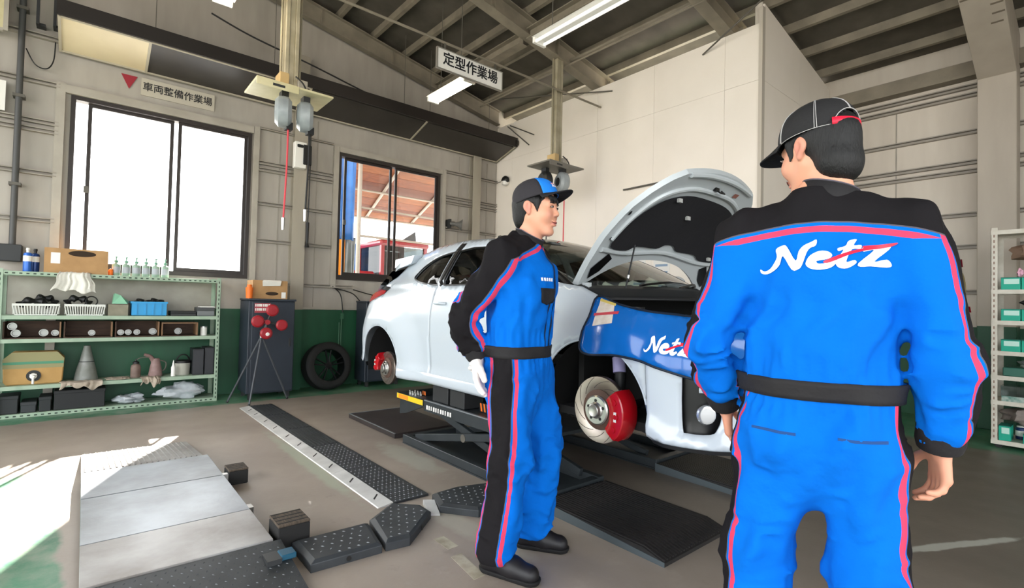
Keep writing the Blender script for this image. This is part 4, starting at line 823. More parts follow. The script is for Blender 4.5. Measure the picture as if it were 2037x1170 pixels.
# ================================================================ FLOOR LIFTS AND CABLE COVERS
M_plate = mat('worn_plate', '979ca2', .38, .3, col2='737577', nscale=3, bump=.08, bscale=30)
M_plate2 = mat('worn_plate_light', 'a3a19f', .45, .25, col2='7b7570', nscale=3.2, bump=.1, bscale=26)
M_chk = mat('tread_black', '3a3d40', .5, .2, col2='2f3234', nscale=8); M_lift = mat('lift_grey', '33383b', .45, .15, col2='2b3033', nscale=6)
M_ramp = mat('ramp_black', '1d1c1c', .55, col2='262322', nscale=8); M_stud = mat('stud_worn', '9a9da0', .4, .4)
M_rubber = mat('rubber_block', '1c1b1a', .8); M_rubt = mat('rubber_top', '5a4d40', .85, col2='3b332b', nscale=20, stretch=(12, 1, 1))
def studs(name, poly, z, m, parent, sx=.034, sy=.034, l=.016, w=.005, h=.003, fz=None, mod=0):
    """small raised lozenges on a tread plate, one part"""
    xs = [p[0] for p in poly]; ys = [p[1] for p in poly]; q = MB(); r = 0; y = min(ys)+sy/2
    while y < max(ys):
        x = min(xs)+sx/2+(sx/2 if r % 2 else 0)
        while x < max(xs):
            if inpoly(x-l/2, y-l/2, poly) and inpoly(x+l/2, y+l/2, poly):
                zz = fz(x, y) if fz else z; d = 1 if r % 2 else -1; a, b = l/2*.7, l/2*.7*d; c, e = -w/2*.7*d, w/2*.7
                q.add([(x-a, y-b, zz-.0005), (x+c, y+e, zz-.0005), (x+a, y+b, zz-.0005), (x-c, y-e, zz-.0005), (x, y, zz+h)], [(0, 3, 4), (3, 2, 4), (2, 1, 4), (1, 0, 4)])
            x += sx
        y += sy; r += 1
    o = q.build(name, m, parent, fix=False); o['kind'] = 'stuff'; return o
# ---- lift lane in the foreground
o = thing('lift_runway', (.37, 3.5, 0), 'flat grey steel lift runway lying on the floor in the sunlight', 'lift')
x0, x1 = .02, .715
MB().box((x0+.01, 2.54, 0), (x1-.01, 4.20, .066)).build('frame', M_lift, o)
for (ya, yb, m) in ((3.665, 4.20, M_plate), (2.985, 3.655, M_plate), (2.545, 2.980, M_plate2)):
    MB().box((x0, ya, .067), (x1, yb, .080)).build('deck_plate', m, o, bevel=.002)
MB().box((x1-.01, 3.00, .03), (x1+.022, 3.06, .079)).build('hinge_lug', M_steel, o); MB().box((x1-.01, 3.66, .03), (x1+.028, 3.70, .079)).build('hinge_lug', M_steel, o)
# far ribbed ramp
ya, yb = 4.205, 4.99
fr = MB().hexa([(x0, ya, 0), (x1-.03, ya, 0), (x1-.03, yb, 0), (x0, yb, 0)], [(x0, ya, .077), (x1-.03, ya, .077), (x1-.03, yb, .006), (x0, yb, .006)]).build('far_ramp', M_plate2, o)
rz = lambda y: .077+(.006-.077)*(y-ya)/(yb-ya); q = MB()
for k in range(20):
    x = x0+.02+k*.032; q.hexa([(x-.006, ya+.01, rz(ya)), (x+.006, ya+.01, rz(ya)), (x+.006, yb-.01, rz(yb)), (x-.006, yb-.01, rz(yb))], [(x-.003, ya+.01, rz(ya)+.006), (x+.003, ya+.01, rz(ya)+.006), (x+.003, yb-.01, rz(yb)+.006), (x-.003, yb-.01, rz(yb)+.006)])
q.build('ribs', M_plate2, fr)
# near tread ramp
ya, yb = 2.05, 2.535
MB().hexa([(x0, ya, 0), (x1+.03, ya, 0), (x1+.03, yb, 0), (x0, yb, 0)], [(x0, ya, .006), (x1+.03, ya, .006), (x1+.03, yb, .074), (x0, yb, .074)]).build('near_ramp', M_chk, o)
rz2 = lambda x, y: .006+.068*(y-ya)/(yb-ya)
studs('tread_studs', [(x0, ya), (x1+.03, ya), (x1+.03, yb), (x0, yb)], 0, mat('stud_dull', '5d6062', .45, .3), o, fz=rz2)
MB().box((.70, 2.36, .05), (.765, 2.43, .075)).build('latch', mat('latch_blue', '1a4c62', .45), o, bevel=.004); MB().box((.64, 2.35, .045), (.70, 2.44, .070)).build('latch_arm', M_dkgrey, o)
for i, (bx0, bx1, by0, by1, h) in enumerate(((.745, .86, 3.66, 3.80, .10), (.74, .89, 2.56, 2.72, .125))):
    o = thing('rubber_block', ((bx0+bx1)/2, (by0+by1)/2, 0), ('black rubber lifting block beside the far end of the runway', 'larger black rubber lifting block beside the tread ramp')[i], 'block')
    box('body', (bx0, by0, 0), (bx1, by1, h-.012), M_rubber, o, bevel=.005)
    MB().box((bx0, by0, h-.0118), (bx1, by1, h)).build('top_pad', M_rubt, o, bevel=.003)
    for k in range(4):
        yy = by0+.02+k*(by1-by0-.03)/3.2; box('groove', (bx0+.004, yy, h-.001), (bx1-.004, yy+.008, h+.001), M_rubber, o)
# ---- long cable cover across the bay
o = thing('cable_cover', (1.5, 4.6, 0), 'long flat steel cable cover running across the floor to the wall', 'cable cover')
seg_y = [2.76, 3.5, 4.2, 4.9, 5.6, 6.22]
for i in range(5):
    a, b = seg_y[i]+.002, seg_y[i+1]-.002
    pl_ = MB().box((1.445, a, 0), (1.685, b, .014)).build('cover_plate', M_chk, o, bevel=.002)
    if i < 2: studs('tread_studs', [(1.45, a), (1.68, a), (1.68, b), (1.45, b)], .014, M_stud, pl_, sx=.03, sy=.03)
    else:
        q = MB()
        for k in range(7): q.box((1.46+k*.032, a+.01, .0135), (1.468+k*.032, b-.01, .018))
        q.build('ribs', M_chk, pl_)
    ed = MB().hexa([(1.345, a, 0), (1.443, a, 0), (1.443, b, 0), (1.345, b, 0)], [(1.352, a, .004), (1.443, a, .016), (1.443, b, .016), (1.352, b, .004)]).build('edge_strip', mat('galvanised', 'd3d2cf', .45, .3, col2='bdbcb9', nscale=6), o)
    for yy in (a+.12, b-.25):
        MB().hexa([(1.380, yy, .0065), (1.425, yy+.05, .012), (1.425, yy+.066, .012), (1.380, yy+.016, .0065)], [(1.380, yy, .0095), (1.425, yy+.05, .0148), (1.425, yy+.066, .0148), (1.380, yy+.016, .0095)]).build('slot', M_black, ed)
def hump(name, label, poly, h=.05, inset=.03, holes=(), group='black tread cable bridge pieces'):
    o = thing(name, (sum(p[0] for p in poly)/len(poly), sum(p[1] for p in poly)/len(poly), 0), label, 'cable cover', group)
    c = Vector((sum(p[0] for p in poly)/len(poly), sum(p[1] for p in poly)/len(poly))); n = len(poly); top = []
    for p in poly:
        d = Vector(p)-c; top.append(c+d*(1-inset/d.length))
    v = [(p[0], p[1], 0) for p in poly]+[(p[0], p[1], h*.75) for p in poly]+[(t.x, t.y, h) for t in top]
    f = [tuple(range(n-1, -1, -1)), tuple(range(2*n, 3*n))]+[(i, (i+1) % n, n+(i+1) % n, n+i) for i in range(n)]+[(n+i, n+(i+1) % n, 2*n+(i+1) % n, 2*n+i) for i in range(n)]
    m = MB().add(v, f).build('bridge', M_chk, o, bevel=.002)
    studs('tread_studs', [(t.x, t.y) for t in top], h, M_stud, o, sx=.046, sy=.046, l=.022, w=.008)
    for (x, y, nx, ny) in holes:
        p = Vector((x, y, h*.38)); MB().lathe(p, (nx, ny, 0), [(0, 0), (.012, 0), (.012, .003), (0, .003)], 12).build('bolt', M_black, o)
    return o
hump('cable_bridge', 'black tread plate cable bridge next to the larger rubber block', [(.80, 2.28), (1.13, 2.26), (1.18, 2.53), (.80, 2.545)], holes=((.97, 2.271, -.06, -1),))
hump('cable_bridge', 'black tread plate corner cable bridge at the end of the long cover', [(1.15, 2.265), (1.27, 2.245), (1.52, 2.46), (1.52, 2.58), (1.40, 2.70), (1.20, 2.56)], holes=((1.40, 2.352, .65, -.75),))
hump('cable_bridge', 'black tread plate cable bridge running to the car lift', [(1.60, 2.50), (1.74, 2.31), (2.08, 2.33), (2.08, 2.62), (1.84, 2.70), (1.66, 2.68)], holes=((1.80, 2.313, 0, -1),))
o = MB().hexa([(1.53, 2.50, 0), (1.58, 2.46, 0), (1.64, 2.62, 0), (1.585, 2.66, 0)], [(1.53, 2.50, .012), (1.58, 2.46, .012), (1.64, 2.62, .03), (1.585, 2.66, .03)]).build('joint_plate', mat('galvanised'), bevel=.001); tag(o, 'small bright steel plate between two black cable bridges', 'plate')
for i, (x, ya, yb, dx) in enumerate(((1.43, 2.10, 2.235, .0), (1.40, 1.80, 2.03, .03), (1.34, 1.45, 1.68, .03))):
    o = MB().hexa([(x-.03-dx, ya, 0), (x+.03-dx, ya, 0), (x+.03, yb, 0), (x-.03, yb, 0)], [(x-.03-dx, ya, .0012), (x+.03-dx, ya, .0012), (x+.03, yb, .0012), (x-.03, yb, .0012)]).build('floor_mark', mat('worn_white_paint', 'b0a996', .7, col2='8f8775', nscale=14)); tag(o, ('short worn white paint mark on the floor below the corner bridge', 'worn white paint mark on the floor at the heel of the standing man', 'worn white paint mark on the floor in front of the standing man')[i], 'floor mark')

# ---- scissor lift under the car
LZ = .42
lift = thing('scissor_lift', (2.42, 3.1, 0), 'dark grey scissor lift raised under the near side of the white car', 'lift', 'scissor lifts under the car')
lx0, lx1 = 2.13, 2.70
for xx in (lx0, lx1-.05):
    MB().box((xx, 2.20, .012), (xx+.05, 3.94, .075)).build('base_rail', M_lift, lift, bevel=.003)
MB().box((lx0+.05, 2.2, .012), (lx1-.05, 2.26, .07)).box((lx0+.05, 3.88, .012), (lx1-.05, 3.94, .07)).box((lx0, 2.2, 0), (lx1, 3.94, .011)).build('base_frame', M_lift, lift)
for xx in (lx0+.06, lx1-.10):
    MB().beam((xx, 3.80, .07), (xx, 2.45, .35), .035, .055).build('scissor_arm', M_lift, lift, bevel=.003)
    MB().beam((xx+.04, 2.35, .07), (xx+.04, 3.60, .35), .035, .055).build('scissor_arm', M_lift, lift, bevel=.003)
    MB().cyl((xx-.02, 3.1, .21), (xx+.08, 3.1, .21), .03, seg=14).build('pivot_pin', M_rod, lift, smooth=True)
MB().cyl((2.41, 3.5, .10), (2.41, 2.9, .24), .035, seg=14).build('hydraulic_ram', M_black, lift, smooth=True)
dk = MB().box((lx0, 2.20, LZ-.085), (lx0+.012, 3.60, LZ-.004)).box((lx1-.012, 2.20, LZ-.085), (lx1, 3.60, LZ-.004)).box((lx0+.012, 2.20, LZ-.02), (lx1-.012, 3.60, LZ)).build('deck', M_lift, lift)
MB().box((lx0-.001, 2.20, LZ-.004), (lx0+.02, 3.60, LZ+.004)).build('deck_edge', mat('edge_worn', '8d9296', .4, .5), lift)
MB().hexa([(lx0, 3.61, LZ-.05), (lx1, 3.61, LZ-.05), (lx1, 4.08, LZ-.05), (lx0, 4.08, LZ-.05)], [(lx0, 3.61, LZ-.002), (lx1, 3.61, LZ-.002), (lx1, 4.08, LZ-.002), (lx0, 4.08, LZ-.002)]).build('deck_flap', M_lift, lift)
MB().hexa([(lx0+.03, 3.95, LZ-.17), (lx0+.05, 3.95, LZ-.17), (lx0+.05, 4.06, LZ-.19), (lx0+.03, 4.06, LZ-.19)], [(lx0+.03, 3.62, LZ-.052), (lx0+.05, 3.62, LZ-.052), (lx0+.05, 4.06, LZ-.052), (lx0+.03, 4.06, LZ-.052)]).build('flap_bracket', M_lift, lift)
yl = MB().box((lx0-.002, 3.62, LZ-.048), (lx0-.0004, 4.06, LZ-.006)).build('warning_label', mat('warn_yellow', 'e6c020', .5), lift)
MB().box((lx0-.0032, 3.86, LZ-.045), (lx0-.0022, 4.03, LZ-.010)).build('label_picture', mat('warn_orange', 'dd8a22', .5), yl)
q = MB()
for k in range(11): q.box((lx0-.0015, 3.56-.034*k-.022+.004*(k % 3), LZ-.068), (lx0-.0004, 3.56-.034*k, LZ-.035))
q.build('white_lettering', M_white, lift)
def hazard(y0, y1, z0, z1, x=lx0+.10):
    hz = MB().box((x, y0, z0), (x+.03, y1, z1)).build('hazard_stop', M_black, lift); n = 3
    for k in range(n):
        a = y0+(y1-y0)*(k+.15)/n; MB().prism([(a, z0+.004), (a+(y1-y0)*.4/n, z0+.004), (a+(y1-y0)*.75/n, z1-.004), (a+(y1-y0)*.35/n, z1-.004)], (x-.0012, 0, 0), (0, 1, 0), (0, 0, 1), (.001, 0, 0)).build('hazard_stripe', M_orange, hz)
hazard(2.86, 2.98, LZ+.005, LZ+.07); hazard(3.74, 3.80, LZ+.002, LZ+.04)
# fixed floor plate behind and ribbed ramp before the lift
MB().box((lx0, 4.09, .003), (lx1+.06, 5.10, .045)).build('rear_plate', mat('plate_brown', '2f2a29', .5, col2='393230', nscale=4), lift, bevel=.003)
MB().box((lx0-.002, 4.09, .045), (lx0+.012, 5.10, .049)).box((lx0, 5.088, .045), (lx1+.06, 5.10, .049)).build('plate_edge', mat('edge_worn'), lift)
ry0, ry1 = 1.345, 2.185
nr = MB().hexa([(lx0-.03, ry0+.12, 0), (lx1, ry0+.12, 0), (lx1, ry1, 0), (lx0-.03, ry1, 0)], [(lx0-.03, ry0+.12, .05), (lx1, ry0+.12, .05), (lx1, ry1, .05), (lx0-.03, ry1, .05)]).hexa([(lx0-.03, ry0, 0), (lx1, ry0, 0), (lx1, ry0+.12, 0), (lx0-.03, ry0+.12, 0)], [(lx0-.03, ry0, .018), (lx1, ry0, .018), (lx1, ry0+.12, .05), (lx0-.03, ry0+.12, .05)]).build('front_ramp', M_ramp, lift)
rib = MB().box((0, ry0+.12, .0495), (.011, ry1-.01, .0565)).hexa([(0, ry0+.01, .0195), (.011, ry0+.01, .0195), (.011, ry0+.12, .0495), (0, ry0+.12, .0495)], [(0, ry0+.01, .0265), (.011, ry0+.01, .0265), (.011, ry0+.12, .0565), (0, ry0+.12, .0565)])
k = 0; x = lx0-.02; rmesh = None
while x < lx1-.02:
    if rmesh is None: ro = rib.build('ramp_rib', M_ramp, nr); rmesh = ro.data
    else: ro = link('ramp_rib', rmesh, nr)
    ro.location = Vector((x, 0, 0)); x += .024
MB().hexa([(lx0-.034, ry0, 0), (lx0-.030, ry0, 0), (lx0-.030, ry1, 0), (lx0-.034, ry1, 0)], [(lx0-.034, ry0, .022), (lx0-.030, ry0, .022), (lx0-.030, ry1, .06), (lx0-.034, ry1, .06)]).build('ramp_edge', mat('ramp_edge', '5b6468', .4, .5), lift)
lift2 = dup(lift, (1.17, 0, 0), 0, 'dark grey scissor lift raised under the far side of the white car')
# rubber blocks between lift and sill, lug nuts
for i, (ya, yb) in enumerate(((3.30, 3.52), (3.08, 3.27))):
    o = thing('sill_block', (2.25, (ya+yb)/2, LZ), ('dark rubber block under the car sill by the yellow label', 'dark rubber block under the car sill by the hazard stripes')[i], 'block'); box('body', (2.16, ya, LZ+.0045), (2.34, yb, LZ+.13), M_dkgrey, o, bevel=.004); box('top_pad', (2.165, ya+.005, LZ+.1305), (2.335, yb-.005, LZ+.138), M_rubber, o)
for i in range(6):
    y, x = 3.90-.045*(i//2)-.02*(i % 2), 2.17+.04*(i % 2)
    o = thing('lug_nut', (x, y, LZ), 'chrome wheel nut standing on the lift deck', 'nut', 'wheel nuts on the lift deck')
    MB().cyl((x, y, LZ-.0015), (x, y, LZ+.016), .012, seg=6).build('hexagon', M_steel, o); MB().lathe((x, y, LZ+.016), (0, 0, 1), [(.009, 0), (.010, .012), (.006, .018), (0, .019)], 10).build('dome', M_steel, o, smooth=True)
# ================================================================ WHITE HATCHBACK ON THE LIFT
XC = 2.93
M_body = mat('pearl_white', 'bdc5cd', .22, coat=.6); M_bodyin = mat('white_inner', 'b9bfc1', .35, .1); M_tr = mat('car_black', '0d0d0e', .35); M_satin = mat('satin_black', '17181a', .55)
M_liner = mat('wheel_liner', '121212', .9); M_cglass = glass('car_glass', (.55, .62, .58), gl=.1); M_wshield = glass('windshield', (.70, .80, .74), gl=.1); M_pad = mat('hood_pad', '17161a', .9, bump=.5, bscale=12)
car = thing('hatchback_car', (XC, 3.0, .42), 'white sporty hatchback car raised on the lift with open hood and no wheels', 'car')
def sstep(a, b, x):
    t = min(1, max(0, (x-a)/(b-a))); return t*t*(3-2*t)
ZP = [(.55, .775), (.60, .835), (.65, .842), (.70, .828), (.80, .836), (.95, .850), (1.08, .852), (1.16, .842), (1.25, .822), (1.31, .80), (1.36, .775), (1.45, .725), (1.55, .665), (1.63, .612), (1.69, .56), (1.73, .51), (1.80, .42)]
YP = [(.9, .5), (1.42, 1.0), (4.50, 1.0), (4.62, .985), (4.74, .945), (4.84, .87), (4.92, .76), (5.0, .6)]
def lerp(tab, x):
    if x <= tab[0][0]: return tab[0][1]
    for (a, b), (c, d) in zip(tab, tab[1:]):
        if x <= c: return b+(d-b)*(x-a)/(c-a)
    return tab[-1][1]
def zprof(z): return (lerp(ZP, z-.012)+lerp(ZP, z)+lerp(ZP, z+.012))/3
AR, AF = (4.255, .645, .352), (1.775, .675, .357)
def hw(y, z):
    h = zprof(z)
    for (cy, cz, r), amp in ((AR, .060), (AF, .052)):
        d = math.hypot(y-cy, (z-cz)*1.05); f = sstep(.72, .42, d)*sstep(1.30, 1.02, z)
        h += amp*f
    # greenhouse narrows to the rear, shoulder stays
    if z > 1.2: h -= .16*sstep(3.5, 4.7, y)*sstep(1.2, 1.5, z)
    if z > 1.36: h += .02*sstep(2.1, 3.0, y)
    return h*lerp(YP, y)
PLAN = curve_pts([(.898, 1.42, 0), (.885, 1.33, 0), (.862, 1.23, 0), (.805, 1.12, 0), (.70, 1.045, 0), (.5, .985, 0), (.25, .95, 0), (0, .94, 0)], 6)
PL = [0]
for a, b in zip(PLAN, PLAN[1:]): PL.append(PL[-1]+(b-a).length)
PTOT = PL[-1]
def plan(s):
    sg = 1
    if s > PTOT: s = 2*PTOT-s; sg = -1
    for i in range(len(PL)-1):
        if s <= PL[i+1]+1e-9:
            t = (s-PL[i])/(PL[i+1]-PL[i]); p = PLAN[i].lerp(PLAN[i+1], t); d = (PLAN[i+1]-PLAN[i]).normalized(); return p.x*sg, p.y, d.y*-1*sg if False else -d.y*sg, d.x
    return 0, .94, 0, -1
BZ = [(.56, .0), (.585, .012), (.615, .008), (.65, -.012), (.75, -.008), (.9, .0), (1.0, -.004), (1.08, -.03), (1.16, -.09), (1.24, -.17)]
def surf(t, z, off=0):
    """car skin: t = Y on the flank, continues as arc length round the nose below 1.42"""
    if t >= 1.42: return Vector((XC-hw(t, z)-off, t, z))
    s = 1.42-t; x, y, nx, ny = plan(s); o = lerp(BZ, z)+off; hx = sstep(0, .12, s); base = hw(1.42, z)-.898
    return Vector((XC-x-nx*(o*hx+(base+off)*(1-hx)), y+ny*(o*hx), z))
def side(name, outline, holes, m, step=.035, thick=.012, par=None, fn=hw, off=0):
    out = []
    for sg in (1, -1):
        out.append(sheet(name, outline, holes, lambda y, z: (XC-sg*(fn(y, z)+off), y, z), step, m, par or car, thick if m is M_body else 0, flip=(sg == 1)))
    return out
def arc(c, a0, a1, n=22, dr=0): return [(c[0]+(c[2]+dr)*math.cos(math.radians(a0+(a1-a0)*i/n)), c[1]+(c[2]+dr)*math.sin(math.radians(a0+(a1-a0)*i/n))) for i in range(n+1)]
roofl = smooth2([(2.95, 1.700), (3.2, 1.722), (3.47, 1.728), (3.80, 1.712), (4.12, 1.665), (4.34, 1.60)], 5)
def roof_at(y): return lerp([(a, b) for a, b in roofl], y)
qwin = smooth2([(3.955, 1.44), (3.88, 1.515), (3.68, 1.592), (3.44, 1.625), (3.41, 1.612), (3.415, 1.37), (3.45, 1.352), (3.70, 1.372), (3.90, 1.408)], 4, closed=True)
dwin = [(3.375, 1.628), (3.2, 1.645), (2.98, 1.635), (2.72, 1.56), (2.40, 1.42), (2.36, 1.375), (2.5, 1.352), (3.37, 1.348)]
rq = arc(AR, 194, 6)[::-1]  # over the arch from the front of the arch to its rear
rq = [(3.895, .565)]+arc(AR, 180, 0, 26)+[(4.612, .655), (4.70, .66), (4.78, .72), (4.80, .95), (4.74, 1.12), (4.66, 1.195), (4.40, 1.285), (4.40, 1.345), (4.56, 1.37), (4.44, 1.52)]+[p for p in reversed(roofl) if p[0] > 3.475]+[(3.472, 1.726), (3.472, .565)]
side('rear_quarter', rq, [qwin], M_body, .03)
dr_o = [(2.145, .60), (3.464, .565), (3.464, 1.726)]+[p for p in reversed(roofl) if p[0] < 3.46]+[(2.62, 1.585), (2.30, 1.435), (2.16, 1.36)]
doors = side('door', dr_o, [dwin], M_body, .035)
fd = [(2.138, 1.35), (2.07, 1.338), (1.92, 1.318), (1.77, 1.262), (1.6, 1.205), (1.425, 1.13), (1.425, .775)]+arc(AF, 168, 0, 24)[0:0]+[(p[0], p[1]) for p in reversed(arc(AF, 0, 163, 26))]+[(2.138, .60)]
side('fender', fd, [], M_body, .03)
for sg in (1, -1):
    # black window frames, pillars, glass
    nm = lambda d: (lambda y, z: (XC-sg*(hw(y, z)+d), y, z))
    for wn, gm in ((qwin, 'quarter_glass'), (dwin, 'door_glass')):
        sheet(gm, wn, [], nm(-.010), .06, M_cglass, car, flip=(sg == 1))
        fr = [Vector(nm(.0015)(*p)) for p in densify(wn, .04)]; MB().tube(fr+[fr[0]], .007, 6).build('window_trim', M_tr, car, smooth=True)
    sheet('pillar_cover', [(3.372, 1.35), (3.452, 1.35), (3.452, 1.70), (3.372, 1.70)], [], nm(.002), .05, M_tr, car, flip=(sg == 1))
    # sill skirt
    v = [];
    ys_ = np.linspace(2.14, 3.885, 30)
    sec = [(-.01, .66), (.012, .64), (.014, .595), (.0, .572), (-.05, .565)]
    for y in ys_:
        for d, z in sec: v.append((XC-sg*(hw(y, .66)+d-.0), y, z))
    f = [(i*5+k, i*5+k+1, (i+1)*5+k+1, (i+1)*5+k) for i in range(29) for k in range(4)]
    raw('sill_skirt', v, f if sg == -1 else [tuple(reversed(q)) for q in f], M_body, car, True, 1.0)
    # wheel housings: lining and arch lip
    for (cy, cz, r) in (AR, AF):
        a = [(cy+(r+.004)*math.cos(t), cz+(r+.004)*math.sin(t)) for t in np.linspace(-.25, math.pi+.25, 30)]
        v = [(XC-sg*d, y, z) for d in (.83, .42) for y, z in a]; n = 30
        lo = raw('wheel_liner', v+[(XC-sg*.42, cy, cz-.1)], [(i, i+1, n+i+1, n+i) for i in range(n-1)]+[(n+i, n+i+1, 2*n) for i in range(n-1)], M_liner, car, True)
        lp = [Vector((XC-sg*(hw(cy+r*math.cos(t), cz+r*math.sin(t))-.004), cy+r*math.cos(t), cz+r*math.sin(t))) for t in np.linspace(.02 if (cy > 3) else .30, math.pi-(.0 if cy > 3 else .2), 28)]
        MB().tube(lp, .006, 6).build('arch_lip', M_body, car, smooth=True)
    # brakes
    for (cy, cz, rd, fx, ca, lab) in ((1.775, .655, .178, .79, 182, 'front'), (4.285, .605, .150, .775, 20, 'rear')):
        xx = XC-sg*(fx+.015); ax = Vector((-sg, 0, 0))
        ds = MB().lathe((xx, cy, cz), ax, [(rd*.56, -.004), (rd*.60, 0), (rd-.003, 0), (rd, -.004), (rd, -.026), (rd-.003, -.030), (rd*.56, -.030)], 56, cap=False).build('brake_disc', mat('disc_steel', 'a89f97', .35, .9, col2='8f8178', nscale=3), car, smooth=True)
        MB().lathe((xx, cy, cz), ax, [(rd*.42, .012), (rd*.60, .004), (rd*.62, -.006), (rd*.42, -.01)], 40, cap=False).build('disc_bell', mat('disc_rust', '6b5348', .6, .5, col2='57443b', nscale=12), ds, smooth=True)
        MB().lathe((xx, cy, cz), ax, [(rd*.44, .0), (rd*.44, .022), (rd*.40, .028), (.045, .028), (.038, .034), (.034, .05), (.030, .052), (0, .046)], 32).build('wheel_hub', mat('hub_steel', 'b5b3ae', .3, .9), ds, smooth=True)
        for k in range(5):
            t = 2*math.pi*k/5+.3; MB().lathe((xx, cy+.052*math.cos(t), cz+.052*math.sin(t)), ax, [(0, .027), (.0085, .027), (.0085, .03), (0, .0301)], 10).build('stud_hole', M_black, ds)
        q = MB()
        for k in range(10):
            t = 2*math.pi*k/10; pr = []
            for j in range(7):
                rr = rd*(.66+.30*j/6); th = t+.12*j
                pr.append(Vector((xx-sg*.0006, cy+rr*math.cos(th), cz+rr*math.sin(th))))
            for p, p2 in zip(pr, pr[1:]): q.beam(p, p2, .0028, .0012, up=(1, 0, 0))
        q.build('disc_slots', mat('slot_dark', '4d443f', .6), ds)
        # caliper: curved block hugging the disc
        m = MB(); n = 12; half = math.radians(42 if rd > .16 else 34); c0 = math.radians(ca)
        prof = [(rd*.62, .052), (rd*.78, .060), (rd*1.10, .052), (rd*1.17, .02), (rd*1.17, -.05), (rd*1.10, -.075), (rd*.66, -.07), (rd*.62, -.04)]
        v = []
        for i in range(n+1):
            th = c0-half+2*half*i/n; k = 1-.10*abs(2*i/n-1)**3
            for r_, h_ in prof:
                rr = r_ if r_ < rd*.9 else rd*.62+(r_-rd*.62)*k
                v.append(Vector((xx-sg*h_, cy+rr*math.cos(th)*1.0, cz+rr*math.sin(th))))
        K = len(prof); f = [(i*K+j, i*K+(j+1) % K, (i+1)*K+(j+1) % K, (i+1)*K+j) for i in range(n) for j in range(K)]+[tuple(range(K)), tuple(range(n*K, n*K+K))]
        cl = m.add(v, f).build('brake_caliper', mat('caliper_red', 'b3101c', .25, coat=.6), car, smooth=True, bevel=.004)
        for i in (-1, 0, 1):
            th = c0+i*half*.62; p = Vector((xx-sg*.058, cy+rd*.88*math.cos(th), cz+rd*.88*math.sin(th))); MB().lathe(p, ax, [(0, 0), (.017, 0), (.017, .007), (0, .009)], 14).build('piston_cap', mat('caliper_red'), cl, smooth=True)
        p = Vector((xx-sg*.0645, cy+rd*.88*math.cos(c0), cz+rd*.88*math.sin(c0))); MB().box(p-Vector((.001, .008, .025)), p+Vector((.001, .008, .025))).build('badge', M_white, cl)
        # strut, arm, knuckle
        ix = XC-sg*.66
        MB().cyl((ix, cy-.02 if cy < 3 else cy, cz+.05), (ix+sg*.05, cy, cz+.46), .032, seg=14).build('damper', M_satin, car, smooth=True)
        MB().cyl((ix, cy-.02 if cy < 3 else cy, cz+.19), (ix+sg*.015, cy, cz+.27), .036, seg=14).build('damper_label', mat('damper_lilac', 'a9a3d0', .4), car, smooth=True)
        sp = [Vector((ix+sg*.03+.062*math.cos(t), cy+.062*math.sin(t), cz+.28+t*.0062)) for t in np.linspace(0, 26, 110)]; MB().tube(sp, .008, 6).build('spring', M_satin, car, smooth=True)
        MB().box((min(xx+sg*.04, xx+sg*.12), cy-.06, cz-.08), (max(xx+sg*.04, xx+sg*.12), cy+.06, cz+.12)).build('knuckle', M_satin, car, bevel=.01)
        MB().beam((xx+sg*.08, cy, cz-.08), (XC-sg*.35, cy+.05, cz-.03), .06, .035).build('control_arm', M_satin, car, bevel=.006)
        if cy < 3: MB().tube([(XC-sg*.80, 1.515, .88), (XC-sg*.80, 1.455, .62)], .006, 6).build('brake_pipe', M_steel, car)
        MB().cyl((xx+sg*.1, cy, cz), (XC-sg*.25, cy, cz), .022, seg=10).build('drive_shaft', M_satin, car)
    # tail lamp
    tl = [(4.66, 1.195), (4.40, 1.285), (4.42, 1.315), (4.66, 1.335), (4.72, 1.27)]
    to = sheet('tail_lamp', tl, [], nm(.004), .05, mat('lamp_red', 'b0141f', .15, coat=.5), car, flip=(sg == 1))
    sheet('lamp_surround', [(4.40, 1.345), (4.42, 1.317), (4.66, 1.338), (4.58, 1.368)], [], nm(.002), .05, M_tr, car, flip=(sg == 1))
    # door handle and mirror
    hx = XC-sg*(hw(3.33, 1.2)); MB().tube(curve_pts([(hx, 3.42, 1.205), (hx-sg*.022, 3.39, 1.207), (hx-sg*.024, 3.30, 1.207), (hx, 3.26, 1.205)]), .010, 8).build('door_handle', M_body, doors[0 if sg == 1 else 1], smooth=True)
    mi = MB().ball((XC-sg*.93, 2.40, 1.42), 1, 18, 12, sc=(.10, .065, .065)).build('mirror_shell', M_body, doors[0 if sg == 1 else 1], smooth=True)
    MB().beam((XC-sg*.77, 2.42, 1.385), (XC-sg*.88, 2.41, 1.40), .05, .03).build('mirror_arm', M_tr, doors[0 if sg == 1 else 1])
    MB().box((min(XC-sg*.853, XC-sg*.866), 2.085, 1.165), (max(XC-sg*.853, XC-sg*.866), 2.125, 1.18)).build('side_badge', M_red, car)
# nose: bumper in (t, z) with vents, built round the whole front
S0 = 1.42
def bump(t, z): return surf(t, z)
zt = 1.14
lft = [(S0-.003, .79), (S0-.003, zt)]
W_ = 2*PTOT
ventL = smooth2([(.178, .985), (.172, .80), (.178, .665), (.20, .648), (.30, .652), (.335, .68), (.352, .75), (.352, .985)], 3)
grille = [(.52, .66), (.50, .92), (.58, 1.02), (W_-.58, 1.02), (W_-.50, .92), (W_-.52, .66)]
fr_edge = [(0, .585), (0, zt)]
outl = [(0, .60), (.0, .62), (0, zt), (W_, zt), (W_, .62), (W_, .60), (W_-.02, .582), (.02, .582)]
mapf = lambda s, z: tuple(surf(S0-s, z)) if s <= PTOT else (2*XC-surf(S0-(W_-s), z).x, surf(S0-(W_-s), z).y, z)
fb = sheet('front_bumper', outl, [ventL, [(W_-a, b) for a, b in reversed(ventL)], grille], mapf, .03, M_body, car, .012)
